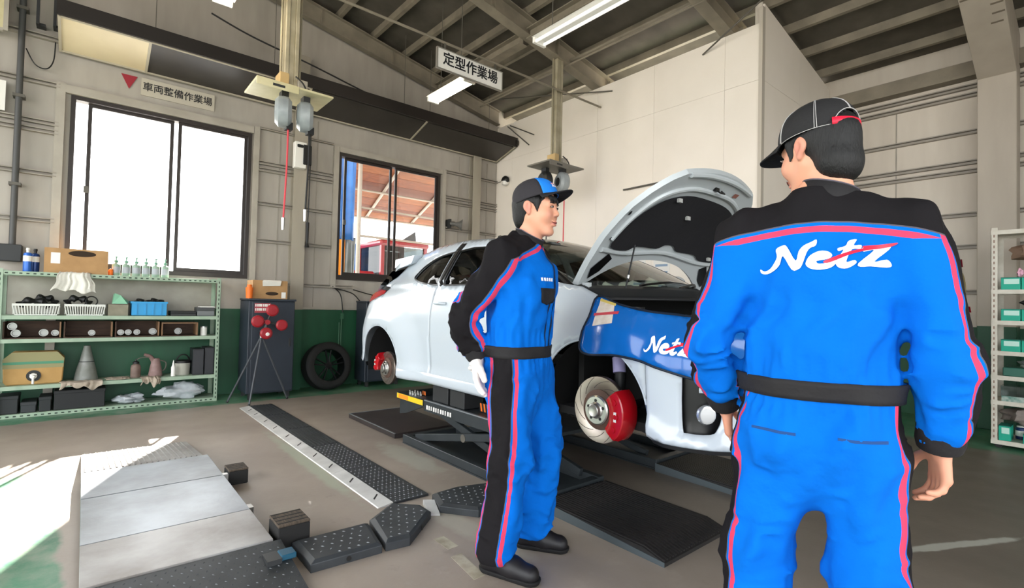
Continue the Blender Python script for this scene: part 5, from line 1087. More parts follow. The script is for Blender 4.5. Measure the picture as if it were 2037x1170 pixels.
def mapo(off): return lambda s, z: tuple(surf(S0-s, z, off)) if s <= PTOT else (2*XC-surf(S0-(W_-s), z, off).x, surf(S0-(W_-s), z, off).y, z)
for vv in (ventL, [(W_-a, b) for a, b in reversed(ventL)]):
    big = [(a+(.012 if a > sum(p[0] for p in vv)/len(vv) else -.012), b+(.01 if b > .8 else -.01)) for a, b in vv]
    vo = sheet('corner_vent', big, [], mapo(-.045), .04, M_tr, fb)
    mid = sum(p[0] for p in vv)/len(vv)
    p = Vector(mapo(-.03)(mid+(.02 if mid < PTOT else -.02), .735)); nrm = (p-Vector((XC, 2.2, .735))).normalized()
    MB().lathe(p, nrm, [(0, 0), (.042, 0), (.045, .012), (.04, .02), (.03, .022), (0, .018)], 20).build('fog_lamp', mat('lamp_chrome', 'c9cdd0', .12, .7), vo, smooth=True)
    pp = [Vector(mapo(-.008)(mid+(a if mid < PTOT else -a), .845)) for a in np.linspace(-.01, .10, 8)]; MB().tube(pp, [.014]*8, 8).build('vent_fin', M_body, vo, smooth=True)
sheet('grille', [(a, b) for a, b in grille], [], mapo(-.04), .06, M_satin, fb)
v = [mapo(.012)(s, z) for s in np.linspace(.03, W_-.03, 60) for z in (.572, .590)]; v2 = [mapo(-.12)(s, z) for s in np.linspace(.03, W_-.03, 60) for z in (.572,)]
raw('front_splitter', v+v2, [(2*i, 2*i+2, 2*i+3, 2*i+1) for i in range(59)]+[(2*i, 120+i, 120+i+1, 2*i+2) for i in range(59)], M_satin, fb, True)
# rear: tailgate, glass, bumper, spoiler
def rearY(x, z):
    base = lerp([(.60, 4.93), (.75, 4.96), (1.0, 4.94), (1.15, 4.87), (1.30, 4.80), (1.36, 4.76), (1.52, 4.60), (1.66, 4.42), (1.7, 4.34)], z); return base-.20*(abs(x)/.8)**2.6
def rear(name, z0, z1, w0, w1, m, hole=None):
    nx, nz = 26, 10; v = []
    for j in range(nz+1):
        z = z0+(z1-z0)*j/nz; ww = w0+(w1-w0)*j/nz
        for i in range(nx+1): x = -ww+2*ww*i/nx; v.append((XC+x, rearY(x, z), z))
    return raw(name, v, [(j*(nx+1)+i+1, j*(nx+1)+i, (j+1)*(nx+1)+i, (j+1)*(nx+1)+i+1) for j in range(nz) for i in range(nx)], m, car, True)
rear('rear_bumper', .62, 1.10, .80, .80, M_body); rear('tailgate', 1.10, 1.37, .80, .735, M_body); rear('tailgate_glass', 1.37, 1.63, .735, .60, M_cglass)
rear('rear_diffuser', .58, .62, .78, .80, M_satin)
sp = MB(); ss = [(-.64, 4.30, 1.612, .03), (-.60, 4.52, 1.59, .055), (0, 4.60, 1.64, .05), (.60, 4.52, 1.59, .055), (.64, 4.30, 1.612, .03)]
n = 24; v = []
for i in range(n+1):
    u = -1+2*i/n; x = u*.62; yb = 4.585-.07*u*u; zc = 1.655-.045*u*u
    v += [(XC+x, 4.15, zc+.035), (XC+x, yb, zc+.012), (XC+x, yb+.008, zc-.06-.05*abs(u)**4), (XC+x, yb-.06, zc-.05-.03*abs(u)**4), (XC+x, 4.2, zc-.035)]
sp.add(v, [(i*5+k, i*5+(k+1) % 5, (i+1)*5+(k+1) % 5, (i+1)*5+k) for i in range(n) for k in range(5)]+[tuple(range(5)), tuple(range(n*5, n*5+5))]).build('roof_spoiler', M_body, car, smooth=True, angle=.9)
# roof, windscreen, cowl
def grid(name, fn, nu, nv, m, thick=0, flip=False):
    v = [fn(i/nu, j/nv) for j in range(nv+1) for i in range(nu+1)]; f = [(j*(nu+1)+i, j*(nu+1)+i+1, (j+1)*(nu+1)+i+1, (j+1)*(nu+1)+i) for j in range(nv) for i in range(nu)]
    if flip: f = [tuple(reversed(q)) for q in f]
    o = raw(name, v, f, m, car, True, 1.0)
    if thick: md = o.modifiers.new('t', 'SOLIDIFY'); md.thickness = thick
    return o
def roofp(u, w_):
    y = 2.86+(4.30-2.86)*w_; x = 2*u-1; ye = 2.95+(4.34-2.95)*w_; ze = roof_at(ye); yy = y+(ye-y)*abs(x)**2
    return (XC+x*hw(ye, ze), yy, ze+.030*(1-x*x))
grid('roof', roofp, 22, 22, mat('carbon_roof', '222325', .25, coat=.5, col2='2e2f31', nscale=40), .015)
def wsp(u, w_):
    x = 2*u-1; yb, zb_ = 1.80+.27*abs(x)**2.2, 1.325+.012*(1-x*x); T_ = Vector(roofp(u, 0)); hb = .735; B_ = Vector((XC+x*hb, yb, zb_)); p = B_.lerp(T_, w_); p.z += .04*math.sin(math.pi*w_)*(1-.3*x*x); p.y -= .02*math.sin(math.pi*w_); return tuple(p)
grid('windscreen', wsp, 24, 14, M_wshield)
for sg in (1, -1):
    u0 = .0 if sg == 1 else 1.0
    pts = [Vector(wsp(u0, t)) for t in np.linspace(-.02, 1, 16)]
    MB().tube([p+Vector((sg*-.006, 0, .004)) for p in pts], .022, 8).build('screen_pillar', M_tr, car, smooth=True)
    # pillar body between screen and door frame
    lowp = [(2.16, 1.36), (2.30, 1.435), (2.62, 1.585), (2.95, 1.70)]
    v = []
    for k in range(12):
        t = k/11; a = Vector(wsp(u0, t)); y = 2.16+(2.95-2.16)*t; z = lerp(lowp, y); b = Vector((XC-sg*hw(y, z), y, z)); v += [a, b]
    raw('pillar_panel', v, [(2*k, 2*k+1, 2*k+3, 2*k+2) for k in range(11)], M_tr, car, True)
def cowlp(u, w_):
    x = 2*u-1; yb = 1.80+.27*abs(x)**2.2; return (XC+x*.735, yb-.20*(1-w_), 1.30+.03*w_+.01*(1-x*x)-.05*(1-w_))
grid('cowl', cowlp, 20, 4, M_satin, .01)
for (xa, ya_, xb, yb_) in ((2.55, 1.86, 3.25, 1.98), (2.95, 1.84, 3.5, 2.02)):
    MB().tube(curve_pts([(xa, ya_-.03, 1.34), ((xa+xb)/2, (ya_+yb_)/2-.05, 1.375), (xb, yb_, 1.375)]), .008, 6).build('wiper', M_tr, car, smooth=True)
# engine bay and cabin
box('floor_pan', (XC-.74, 1.25, .575), (XC+.74, 4.85, .62), M_liner, car)
box('bulkhead', (XC-.70, 1.98, .62), (XC+.70, 2.02, 1.27), M_liner, car)
MB().box((XC-.40, 1.35, .65), (XC+.35, 1.9, 1.12)).build('engine', M_satin, car, bevel=.03); MB().box((XC-.30, 1.42, 1.121), (XC+.22, 1.80, 1.17)).build('engine_cover', M_tr, car, bevel=.015)
MB().box((XC+.38, 1.4, .9), (XC+.58, 1.7, 1.14)).build('battery', M_satin, car, bevel=.01); MB().cyl((XC-.52, 1.8, .9), (XC-.52, 1.8, 1.21), .085, seg=20).build('strut_tower', M_satin, car, smooth=True); MB().cyl((XC+.56, 1.8, .9), (XC+.56, 1.8, 1.21), .085, seg=20).build('strut_tower', M_satin, car, smooth=True)
MB().box((XC-.62, 1.115, 1.10), (XC+.62, 1.16, 1.165)).build('core_support', M_bodyin, car, bevel=.006); MB().box((XC-.5, 1.165, .68), (XC+.5, 1.20, 1.10)).build('radiator', M_liner, car)
for i in (0, 1): MB().tube(curve_pts([(XC-.55+.3*i, 1.25, 1.14), (XC-.2, 1.3+.1*i, 1.175), (XC+.3, 1.33+.2*i, 1.165), (XC+.5, 1.6, 1.15)]), .018, 8).build('bay_hose', M_tr, car, smooth=True)
for sg in (1, -1):
    # head lamp
    hl = [(.0, 1.04), (.02, 1.10), (.22, 1.13), (.40, 1.10), (.42, 1.05), (.2, 1.0)]
    hl = hl if sg == 1 else [(W_-a, b) for a, b in reversed(hl)]
    sheet('head_lamp', hl, [], mapo(.006), .05, mat('head_lamp_glass', '55585c', .08, coat=1), car)
    # inner fender rail
    MB().box((min(XC-sg*.70, XC-sg*.62), 1.2, .95), (max(XC-sg*.70, XC-sg*.62), 2.0, 1.15)).build('fender_rail', M_satin, car)
grid('dashboard', lambda u, w_: (XC+(2*u-1)*.66, 2.0+.45*w_, 1.30+.03*math.sin(3*w_)-.25*max(0, w_-.75)), 10, 8, M_satin, .02)
M_seat = mat('seat_fabric', '1b1b1d', .9)
for sx in (-.36, .36):
    st = MB().box((XC+sx-.24, 2.75, .80), (XC+sx+.24, 3.22, .95)).build('front_seat', M_seat, car, bevel=.04, seg=3)
    MB().hexa([(XC+sx-.24, 3.16, .90), (XC+sx+.24, 3.16, .90), (XC+sx+.24, 3.28, .90), (XC+sx-.24, 3.28, .90)], [(XC+sx-.21, 3.36, 1.42), (XC+sx+.21, 3.36, 1.42), (XC+sx+.21, 3.45, 1.42), (XC+sx-.21, 3.45, 1.42)]).build('seat_back', M_seat, st, bevel=.03, seg=3)
    MB().box((XC+sx-.12, 3.38, 1.44), (XC+sx+.12, 3.47, 1.60)).build('head_rest', M_seat, st, bevel=.03, seg=3)
MB().box((XC-.58, 3.75, .75), (XC+.58, 4.1, .95)).hexa([(XC-.58, 4.05, .9), (XC+.58, 4.05, .9), (XC+.58, 4.15, .9), (XC-.58, 4.15, .9)], [(XC-.56, 4.2, 1.33), (XC+.56, 4.2, 1.33), (XC+.56, 4.28, 1.33), (XC-.56, 4.28, 1.33)]).build('rear_seat', M_seat, car, bevel=.03)
MB().lathe((XC+.36, 2.52, 1.22), (0, .9, .35), [(.165+.014*math.cos(a), .014*math.sin(a)) for a in np.linspace(0, 2*math.pi, 9)[:-1]], 28, closed=True).build('steering_wheel', M_tr, car, smooth=True)
# open hood
HA = math.radians(46.5); HY, HZ = 2.085, 1.350
hd_ = Vector((0, -math.cos(HA), math.sin(HA))); hn = Vector((0, math.sin(HA), math.cos(HA)))
hood_w = [(0, .715), (.15, .722), (.35, .71), (.55, .655), (.70, .565), (.80, .47), (.845, .40)]
def hoodp(x, a, off=0):
    cr = .055*(1-(x/.75)**2)+.045*math.sin(math.pi*min(1, max(0, a/.9)))-.02; return Vector((XC+x, HY, HZ))+hd_*a+hn*(cr+off)
Lh = [(-w_, a) for a, w_ in [(a, lerp(hood_w, a)) for a in np.linspace(.0, .845, 16)]]
front = [(x, .905-.06*(x/.40)**2) for x in np.linspace(-.40, .40, 12)]
rearE = [(x, .20*(1-(abs(x)/.66)**2.4)) for x in np.linspace(.66, -.66, 22)]
hout = Lh+front[0:]+[(-x, a) for x, a in reversed(Lh)]+rearE
hood = sheet('hood', hout, [], lambda x, a: hoodp(x, a), .04, M_body, car, 0, flip=True)
rim_in = [(x*.985, a) for x, a in hout]
inner = sheet('hood_frame', [(x*.97, .012+a*.972) for x, a in hout], [], lambda x, a: hoodp(x, a, -.028-.012*sstep(.0, .5, abs(x))*0), .04, M_bodyin, hood)
# rolled edge between skin and frame
e = [hoodp(x, a) for x, a in densify(hout, .05)]; e2 = [hoodp(x*.97, .012+a*.972, -.028) for x, a in densify(hout, .05)]; n = len(e)
raw('hood_hem', e+e2, [(i, (i+1) % n, n+(i+1) % n, n+i) for i in range(n)], M_bodyin, hood, True)
padp = smooth2([(-.60, .285), (-.57, .40), (-.50, .54), (-.40, .645), (-.22, .70), (0, .712), (.22, .70), (.40, .645), (.50, .54), (.57, .40), (.60, .285), (.42, .265), (.33, .30), (.12, .30), (.05, .335), (-.05, .335), (-.12, .30), (-.33, .30), (-.42, .265)], 3, closed=True)
pad = sheet('hood_pad', padp, [], lambda x, a: hoodp(x, a, -.040-.006*math.sin(9*x)*math.sin(11*a)), .03, M_pad, hood)
# raised frame ribs around the pad
for pts in ([(-.66, .26), (-.4, .24), (0, .27), (.4, .24), (.66, .26)], [(-.62, .33), (-.56, .50), (-.45, .66), (-.25, .745), (0, .76), (.25, .745), (.45, .66), (.56, .50), (.62, .33)], [(-.36, .83), (-.2, .855), (0, .865), (.2, .855), (.36, .83)]):
    MB().tube([hoodp(p.x, p.y, -.03) for p in curve_pts([(a, b, 0) for a, b in pts], 6)], .016, 8).build('frame_rib', M_bodyin, hood, smooth=True)
def hpatch(name, poly, m, off=-.034): return sheet(name, poly, [], lambda x, a: hoodp(x, a, off), .05, m, hood)
for sg in (-1, 1):
    hpatch('hinge_cutout', [(sg*.64, .06), (sg*.56, .11), (sg*.50, .20), (sg*.56, .235), (sg*.66, .13)], M_tr)
    MB().box((XC+sg*.655-.012, HY-.10, HZ-.06), (XC+sg*.655+.012, HY+.02, HZ-.002)).build('hood_hinge', M_bodyin, hood)
    hpatch('frame_hole', [(sg*.62+.012*math.cos(t), .52+.016*math.sin(t)) for t in np.linspace(0, 5.7, 10)], M_tr)
    hpatch('bump_stop', [(sg*.635+.009*math.cos(t), .34+.010*math.sin(t)) for t in np.linspace(0, 5.7, 10)], M_tr)
lt = hoodp(.02, .79, -.034); MB().tube([lt+Vector((-.03, 0, 0)), lt+Vector((-.03, 0, 0))-hn*.03, lt+Vector((.03, 0, 0))-hn*.03, lt+Vector((.03, 0, 0))], .005, 6).box(lt-Vector((.05, .01, .01)), lt+Vector((-.01, .01, .01))).build('striker', M_tr, hood)
hpatch('warning_sticker', [(.20, .775), (.25, .775), (.25, .805), (.20, .805)], mat('sticker_brown', '8a5a50', .6))
for x, a in ((-.05, .56), (.50, .30), (-.28, .665)): MB().box(hoodp(x, a, -.05)-Vector((.018, .008, .012)), hoodp(x, a, -.05)+Vector((.018, .008, .012))).build('pad_clip', mat('clip_silver', 'a8a9a6', .4), hood)
# prop rod
def hoodray(px, py):
    d = ray(px, py); o0 = Vector((XC, HY, HZ))+hn*.0; return CO+d*((o0-CO).dot(hn)/d.dot(hn))
pt = hoodray(1264, 484); pb = onp(1240, 594, 0, 2.44)
MB().tube([pb, pb.lerp(pt, .97)], .005, 8).build('prop_rod', M_satin, car, smooth=True); MB().cyl(pb.lerp(pt, .36), pb.lerp(pt, .42), .008, seg=8).build('rod_grip', M_steel, car)

# blue vinyl fender cover with lettering
M_vinyl = mat('vinyl_blue', '0f62b4', .22, coat=.5, bump=.25, bscale=9); M_vedge = mat('vinyl_edge', '0b1a2c', .5)
cov = thing('fender_cover', (2.05, 1.5, .95), 'blue vinyl fender cover with white script lettering hung over the front fender', 'cover')
cpoly = smooth2([(1.775, 1.262), (1.785, 1.15), (1.815, 1.05), (1.805, .985), (1.74, .958), (1.60, .968), (1.45, .958), (1.32, .928), (1.18, .895), (1.02, .86), (.90, .86), (.86, 1.0), (.92, 1.12), (1.05, 1.15), (1.25, 1.172), (1.45, 1.19), (1.62, 1.222)], 4, closed=True)
def covf(t, z, off=0):
    wv = .006*math.sin(17*t+5*z)+.005*math.sin(26*z-9*t)+.004*math.sin(41*t+3); lo = .02*sstep(1.05, .93, z); p = surf(t, z, .022+wv+lo+off); return p
cs = sheet('vinyl_sheet', cpoly, [], lambda t, z: covf(t, z), .025, M_vinyl, cov, .002, flip=True)
ed = [covf(t, z, .001) for t, z in densify(cpoly, .03)]; MB().tube(ed+[ed[0]], .006, 6).build('bound_edge', M_vedge, cov, smooth=True)
NETZ = {  # script letters drawn as outlines, unit height about 1
 'N': [(0.0, .10), (.10, .02), (.25, .06), (.38, .22), (.50, .55), (.46, .85), (.62, .96), (.72, .92), (.98, .34), (1.10, .70), (1.22, .90), (1.42, 1.02), (1.52, 1.10), (1.50, .92), (1.36, .84), (1.26, .66), (1.14, .20), (1.06, .08), (.92, .06), (.66, .60), (.54, .28), (.40, .08), (.20, -.04), (.04, .0)],
 'e': [(1.30, .30), (1.40, .52), (1.62, .66), (1.82, .64), (1.92, .52), (1.84, .42), (1.56, .36), (1.52, .28), (1.60, .20), (1.80, .22), (2.0, .34), (2.04, .28), (1.90, .10), (1.64, .04), (1.42, .08), (1.31, .18)],
 't': [(2.06, .22), (2.12, .40), (2.26, .70), (2.12, .68), (2.10, .74), (2.30, .82), (2.38, 1.0), (2.54, 1.06), (2.46, .84), (2.66, .84), (2.64, .74), (2.42, .72), (2.28, .34), (2.32, .22), (2.50, .28), (2.52, .22), (2.32, .06), (2.14, .08)],
 'z': [(2.66, .10), (2.62, .18), (3.02, .66), (2.74, .64), (2.72, .74), (3.32, .80), (3.34, .70), (2.96, .26), (3.30, .30), (3.40, .12), (3.30, .08), (2.9, .12)]}
SWOOSH = [(1.72, .30), (2.0, .46), (2.35, .62), (2.72, .74), (2.72, .82), (3.20, .86), (3.56, .90), (3.46, .80), (3.20, .72), (2.80, .66), (2.40, .52), (2.05, .34), (1.82, .24)]
def inflate(pg, d):
    n = len(pg); ar = sum(pg[i][0]*pg[(i+1) % n][1]-pg[(i+1) % n][0]*pg[i][1] for i in range(n)); sg = 1 if ar > 0 else -1; out = []
    for i in range(n):
        a, b = Vector(pg[i-1]), Vector(pg[(i+1) % n]); t = (b-a).normalized(); out.append((pg[i][0]+sg*t.y*d, pg[i][1]-sg*t.x*d))
    return out
def script(parent, fmap, step, prefix=''):
    for ch, pg in NETZ.items(): sheet('script_letter', smooth2(inflate(pg, .028), 3, closed=True), [], lambda a, b: fmap(a, b, 0), step, mat('print_white', 'eef1f6', .4), parent, 0, flip=True)
    sheet('red_swoosh', smooth2(SWOOSH, 3, closed=True), [], lambda a, b: fmap(a, b, .0012), step, mat('print_red', 'e0203c', .4), parent, 0, flip=True)
script(cov, lambda a, b, o_: covf(1.418-a*.062, 1.005+b*.075-a*.006, .003+o_), .2)
stk = sheet('instruction_sticker', [(1.615, 1.125), (1.745, 1.105), (1.75, 1.252), (1.64, 1.222)], [], lambda t, z: covf(t, z, .003), .03, mat('sticker_pale', 'd8c9b8', .5, col2='e6dccf', nscale=30), cov, flip=True)
sheet('red_band', [(1.60, 1.172), (1.755, 1.158), (1.757, 1.172), (1.60, 1.186)], [], lambda t, z: covf(t, z, .0045), .03, mat('band_red', 'c8404c', .5), stk, flip=True)
sheet('yellow_head', [(1.63, 1.212), (1.75, 1.236), (1.75, 1.250), (1.63, 1.224)], [], lambda t, z: covf(t, z, .0045), .03, mat('band_yellow', 'd8c060', .5), stk, flip=True)
# ================================================================ PEOPLE
# signed-distance modelling: smooth unions of tapered limbs, meshed with surface nets
def sd_cone(P, a, b, ra, rb, flat=None):
    a, b = np.array(a, np.float32), np.array(b, np.float32)
    Q = P-a; ab = b-a
    if flat is not None:
        sc = np.array(flat, np.float32); Q = Q/sc; ab = ab/sc
    t = np.clip((Q@ab)/max(ab@ab, 1e-9), 0, 1); return np.linalg.norm(Q-t[..., None]*ab, axis=-1)-(ra+(rb-ra)*t)
def sd_ell(P, c, r):
    Q = P-np.array(c, np.float32); r = np.array(r, np.float32); k0 = np.linalg.norm(Q/r, axis=-1); k1 = np.linalg.norm(Q/(r*r), axis=-1); return k0*(k0-1)/np.maximum(k1, 1e-6)
def C(a, b, ra, rb=None, flat=None, k=None, sub=False): return dict(t='c', a=a, b=b, ra=ra, rb=ra if rb is None else rb, flat=flat, k=k, sub=sub)
def E(c, r, k=None, sub=False): return dict(t='e', c=c, r=r, k=k, sub=sub)
def pbox(p):
    if p['t'] == 'c':
        m = max(p['ra'], p['rb'])*(max(p['flat']) if p['flat'] else 1); a, b = np.array(p['a']), np.array(p['b']); return np.minimum(a, b)-m, np.maximum(a, b)+m
    c, r = np.array(p['c']), np.array(p['r']); return c-r, c+r
def sdf_grid(prims, res, k=.03, pad=.03, post=None):
    lo = np.min([pbox(p)[0] for p in prims if not p['sub']], 0)-pad; hi = np.max([pbox(p)[1] for p in prims if not p['sub']], 0)+pad
    n = np.ceil((hi-lo)/res).astype(int)+1; ax = [lo[i]+res*np.arange(n[i], dtype=np.float32) for i in range(3)]
    V = np.full(n, .5, np.float32)
    for p in prims:
        a, b = pbox(p); kk = p['k'] or k; mg = kk*1.3+3*res
        i0 = np.clip(((a-mg-lo)/res).astype(int), 0, n); i1 = np.clip(((b+mg-lo)/res).astype(int)+2, 0, n)
        if np.any(i1 <= i0): continue
        sl_ = tuple(slice(i0[i], i1[i]) for i in range(3))
        P = np.stack(np.meshgrid(*[ax[i][sl_[i]] for i in range(3)], indexing='ij'), -1).astype(np.float32)
        d = sd_cone(P, p['a'], p['b'], p['ra'], p['rb'], p['flat']) if p['t'] == 'c' else sd_ell(P, p['c'], p['r'])
        v = V[sl_]
        if p['sub']:
            d = -d; h = np.clip(.5-.5*(d-v)/kk*-1, 0, 1); h = np.clip(.5+.5*(d-v)/kk, 0, 1); V[sl_] = v+(d-v)*h+kk*h*(1-h)
        else:
            h = np.clip(.5+.5*(v-d)/kk, 0, 1); V[sl_] = v+(d-v)*h-kk*h*(1-h)
    if post is not None:
        P = np.stack(np.meshgrid(*ax, indexing='ij'), -1); V = post(P, V)
    return V, lo, res
def surface_nets(V, lo, res):
    S = V < 0; n = V.shape
    cor = [(i, j, k) for i in (0, 1) for j in (0, 1) for k in (0, 1)]
    def cs(A, c): return A[c[0]:n[0]-1+c[0], c[1]:n[1]-1+c[1], c[2]:n[2]-1+c[2]]
    cnt = sum(cs(S, c).astype(np.int8) for c in cor); act = (cnt > 0) & (cnt < 8); ids = np.argwhere(act)
    idx = -np.ones(act.shape, np.int64); idx[act] = np.arange(len(ids))
    acc = np.zeros((len(ids), 3)); w_ = np.zeros(len(ids))
    i, j, k = ids.T
    for a in cor:
        for d in range(3):
            if a[d]: continue
            b = list(a); b[d] = 1; va = V[i+a[0], j+a[1], k+a[2]]; vb = V[i+b[0], j+b[1], k+b[2]]; m = (va < 0) != (vb < 0)
            t = np.where(m, va/np.where(m, va-vb, 1), 0); p = np.array(a, float)[None].repeat(len(ids), 0); p[:, d] += t; acc += p*m[:, None]; w_ += m
    verts = (ids+acc/w_[:, None])*res+lo; F = []
    for d in range(3):
        e = [1, 1, 1]; a = [slice(1, n[q]-1) for q in range(3)]; a[d] = slice(0, n[d]-1); b = list(a); b[d] = slice(1, n[d])
        sa, sb = S[tuple(a)], S[tuple(b)]; q = np.argwhere(sa != sb)
        if not len(q): continue
        off = np.array([s.start for s in a]); g = q+off; flip = sb[tuple(q.T)]
        u, v = (d+1) % 3, (d+2) % 3
        def cell(du, dv):
            h = g.copy(); h[:, u] -= du; h[:, v] -= dv; return idx[tuple(h.T)]
        quad = np.stack([cell(1, 1), cell(0, 1), cell(0, 0), cell(1, 0)], 1); quad[flip] = quad[flip][:, ::-1]; F.append(quad)
    F = np.concatenate(F); return verts, F[(F >= 0).all(1)]
def relax(v, f, it=2, lam=.5):
    e = np.concatenate([f[:, [0, 1]], f[:, [1, 2]], f[:, [2, 3]], f[:, [3, 0]]]); e = np.concatenate([e, e[:, ::-1]])
    for _ in range(it):
        s = np.zeros_like(v); c = np.zeros(len(v)); np.add.at(s, e[:, 0], v[e[:, 1]]); np.add.at(c, e[:, 0], 1); v = v+(s/np.maximum(c, 1)[:, None]-v)*lam
    return v
class Frame:
    def __init__(s, o, psi, pitch=0, parent=None, roll=0):
        R = Matrix.Rotation(psi, 4, 'Z') @ Matrix.Rotation(-pitch, 4, 'Y') @ Matrix.Rotation(roll, 4, 'X'); s.m = Matrix.Translation(o) @ R
        if parent is not None: s.m = parent.m @ s.m
    def __call__(s, p): return s.m @ Vector(p)
    def arr(s, v):
        M = np.array(s.m); return v @ M[:3, :3].T+M[:3, 3]
    def dirv(s, d): return s.m.to_3x3() @ Vector(d)
def np_mesh(name, chunks, m, parent, attrs=None, angle=2.0):
    vs, fs, k = [], [], 0
    for v, f in chunks: vs.append(v); fs.append(f+k); k += len(v)
    v = np.concatenate(vs); f = np.concatenate(fs); me = bpy.data.meshes.new(name)
    me.vertices.add(len(v)); me.vertices.foreach_set('co', v.astype(np.float32).ravel()); me.loops.add(len(f)*4); me.loops.foreach_set('vertex_index', f.astype(np.int32).ravel())
    me.polygons.add(len(f)); me.polygons.foreach_set('loop_start', np.arange(0, len(f)*4, 4, dtype=np.int32)); me.update(calc_edges=True); me.validate()
    for nm, a in (attrs or {}).items():
        at = me.attributes.new(nm, 'FLOAT', 'POINT'); at.data.foreach_set('value', a.astype(np.float32))
    me.polygons.foreach_set('use_smooth', [True]*len(me.polygons)); me.update(); return link(name, me, parent, m)
def flatnoise(P, amp, wl, seed, n=5):
    r = np.random.RandomState(seed); out = 0
    for _ in range(n):
        d = r.randn(3); d /= np.linalg.norm(d); out = out+np.sin((P@d.astype(np.float32))*(2*np.pi/(wl*(.6+.9*r.rand())))+r.rand()*6.28)
    return out*(amp/n**.5)
def uniform_mat(name, blue, blue2):
    if name in MC: return MC[name]
    m = bpy.data.materials.new(name); m.use_nodes = True; MC[name] = m; n, l = m.node_tree.nodes, m.node_tree.links; b = n['Principled BSDF']; b.inputs['Roughness'].default_value = .9; b.inputs['Specular IOR Level'].default_value = .12
    def at(nm):
        q = n.new('ShaderNodeAttribute'); q.attribute_name = nm; return q.outputs['Fac']
    def band(v, a, c):  # 1 inside a..c
        x = n.new('ShaderNodeMath'); x.operation = 'GREATER_THAN'; l.new(v, x.inputs[0]); x.inputs[1].default_value = a
        y = n.new('ShaderNodeMath'); y.operation = 'LESS_THAN'; l.new(v, y.inputs[0]); y.inputs[1].default_value = c
        z = n.new('ShaderNodeMath'); z.operation = 'MULTIPLY'; l.new(x.outputs[0], z.inputs[0]); l.new(y.outputs[0], z.inputs[1]); return z.outputs[0]
    def mx(a, c):
        q = n.new('ShaderNodeMath'); q.operation = 'MAXIMUM'; l.new(a, q.inputs[0]); l.new(c, q.inputs[1]); return q.outputs[0]
    def mix(fac, c1, c2):
        q = n.new('ShaderNodeMix'); q.data_type = 'RGBA'; l.new(fac, q.inputs[0])
        for i, c in ((6, c1), (7, c2)):
            if isinstance(c, str): q.inputs[i].default_value = lin(c)
            else: l.new(c, q.inputs[i])
        return q.outputs[2]
    s, y = at('side'), at('yoke')
    t = n.new('ShaderNodeTexNoise'); t.inputs['Scale'].default_value = 5; t.inputs['Detail'].default_value = 5; tc = n.new('ShaderNodeTexCoord'); l.new(tc.outputs['Object'], t.inputs[0])
    base = mix(t.outputs[0], blue, blue2)
    pink = mx(band(s, .0585, .0735), band(y, -.032, -.015)); black = mx(band(s, -1, .050), band(y, -.002, 2)); grey = mx(band(s, .050, .0525), band(y, -.006, -.002))
    c = mix(pink, base, 'd2405f'); c = mix(grey, c, '55525c'); c = mix(black, c, '1b191b'); l.new(c, b.inputs['Base Color'])
    t2 = n.new('ShaderNodeTexNoise'); t2.inputs['Scale'].default_value = 9; t2.inputs['Detail'].default_value = 4; l.new(tc.outputs['Object'], t2.inputs[0])
    bp = n.new('ShaderNodeBump'); bp.inputs['Strength'].default_value = .6; bp.inputs['Distance'].default_value = .022; l.new(t2.outputs[0], bp.inputs['Height']); l.new(bp.outputs[0], b.inputs['Normal'])
    return m
def skin_mat():
    if 'skin' in MC: return MC['skin']
    m = mat('skin', 'd59a7c', .5, sub=.12); n, l = m.node_tree.nodes, m.node_tree.links
    a = n.new('ShaderNodeAttribute'); a.attribute_name = 'lip'; q = n.new('ShaderNodeMix'); q.data_type = 'RGBA'; l.new(a.outputs['Fac'], q.inputs[0]); q.inputs[6].default_value = lin('d99d80'); q.inputs[7].default_value = lin('b4605a'); l.new(q.outputs[2], n['Principled BSDF'].inputs['Base Color']); return m
M_hair = mat('black_hair', '0a0909', .6, bump=.35, bscale=60, stretch=(6, 6, 1)); M_suitblk = mat('uniform_black', '1b191b', .8, bump=.3, bscale=40); M_glove = mat('white_glove', 'e6ded9', .85, bump=.2, bscale=60); M_shoe = mat('shoe_black', '161417', .5); M_sole = mat('shoe_sole', '0e0d0e', .8)
def bvh_of(o): return BVHTree.FromPolygons([v.co[:] for v in o.data.vertices], [p.vertices[:] for p in o.data.polygons])
def decal(name, poly, o, ux, uy, bvh, m, parent, off=.003, step=.02, thick=0, sm=0):
    """lay a flat print on the clothing: shoot from plane o+ux*a+uy*b along its normal"""
    o, ux, uy = Vector(o), Vector(ux).normalized(), Vector(uy).normalized(); nn = ux.cross(uy)
    def fn(a, b):
        p = o+ux*a+uy*b; h = bvh.ray_cast(p+nn*.25, -nn, .6)
        return (h[0]+nn*off) if h[0] is not None else p
    return sheet(name, poly, [], fn, step, m, parent, thick)
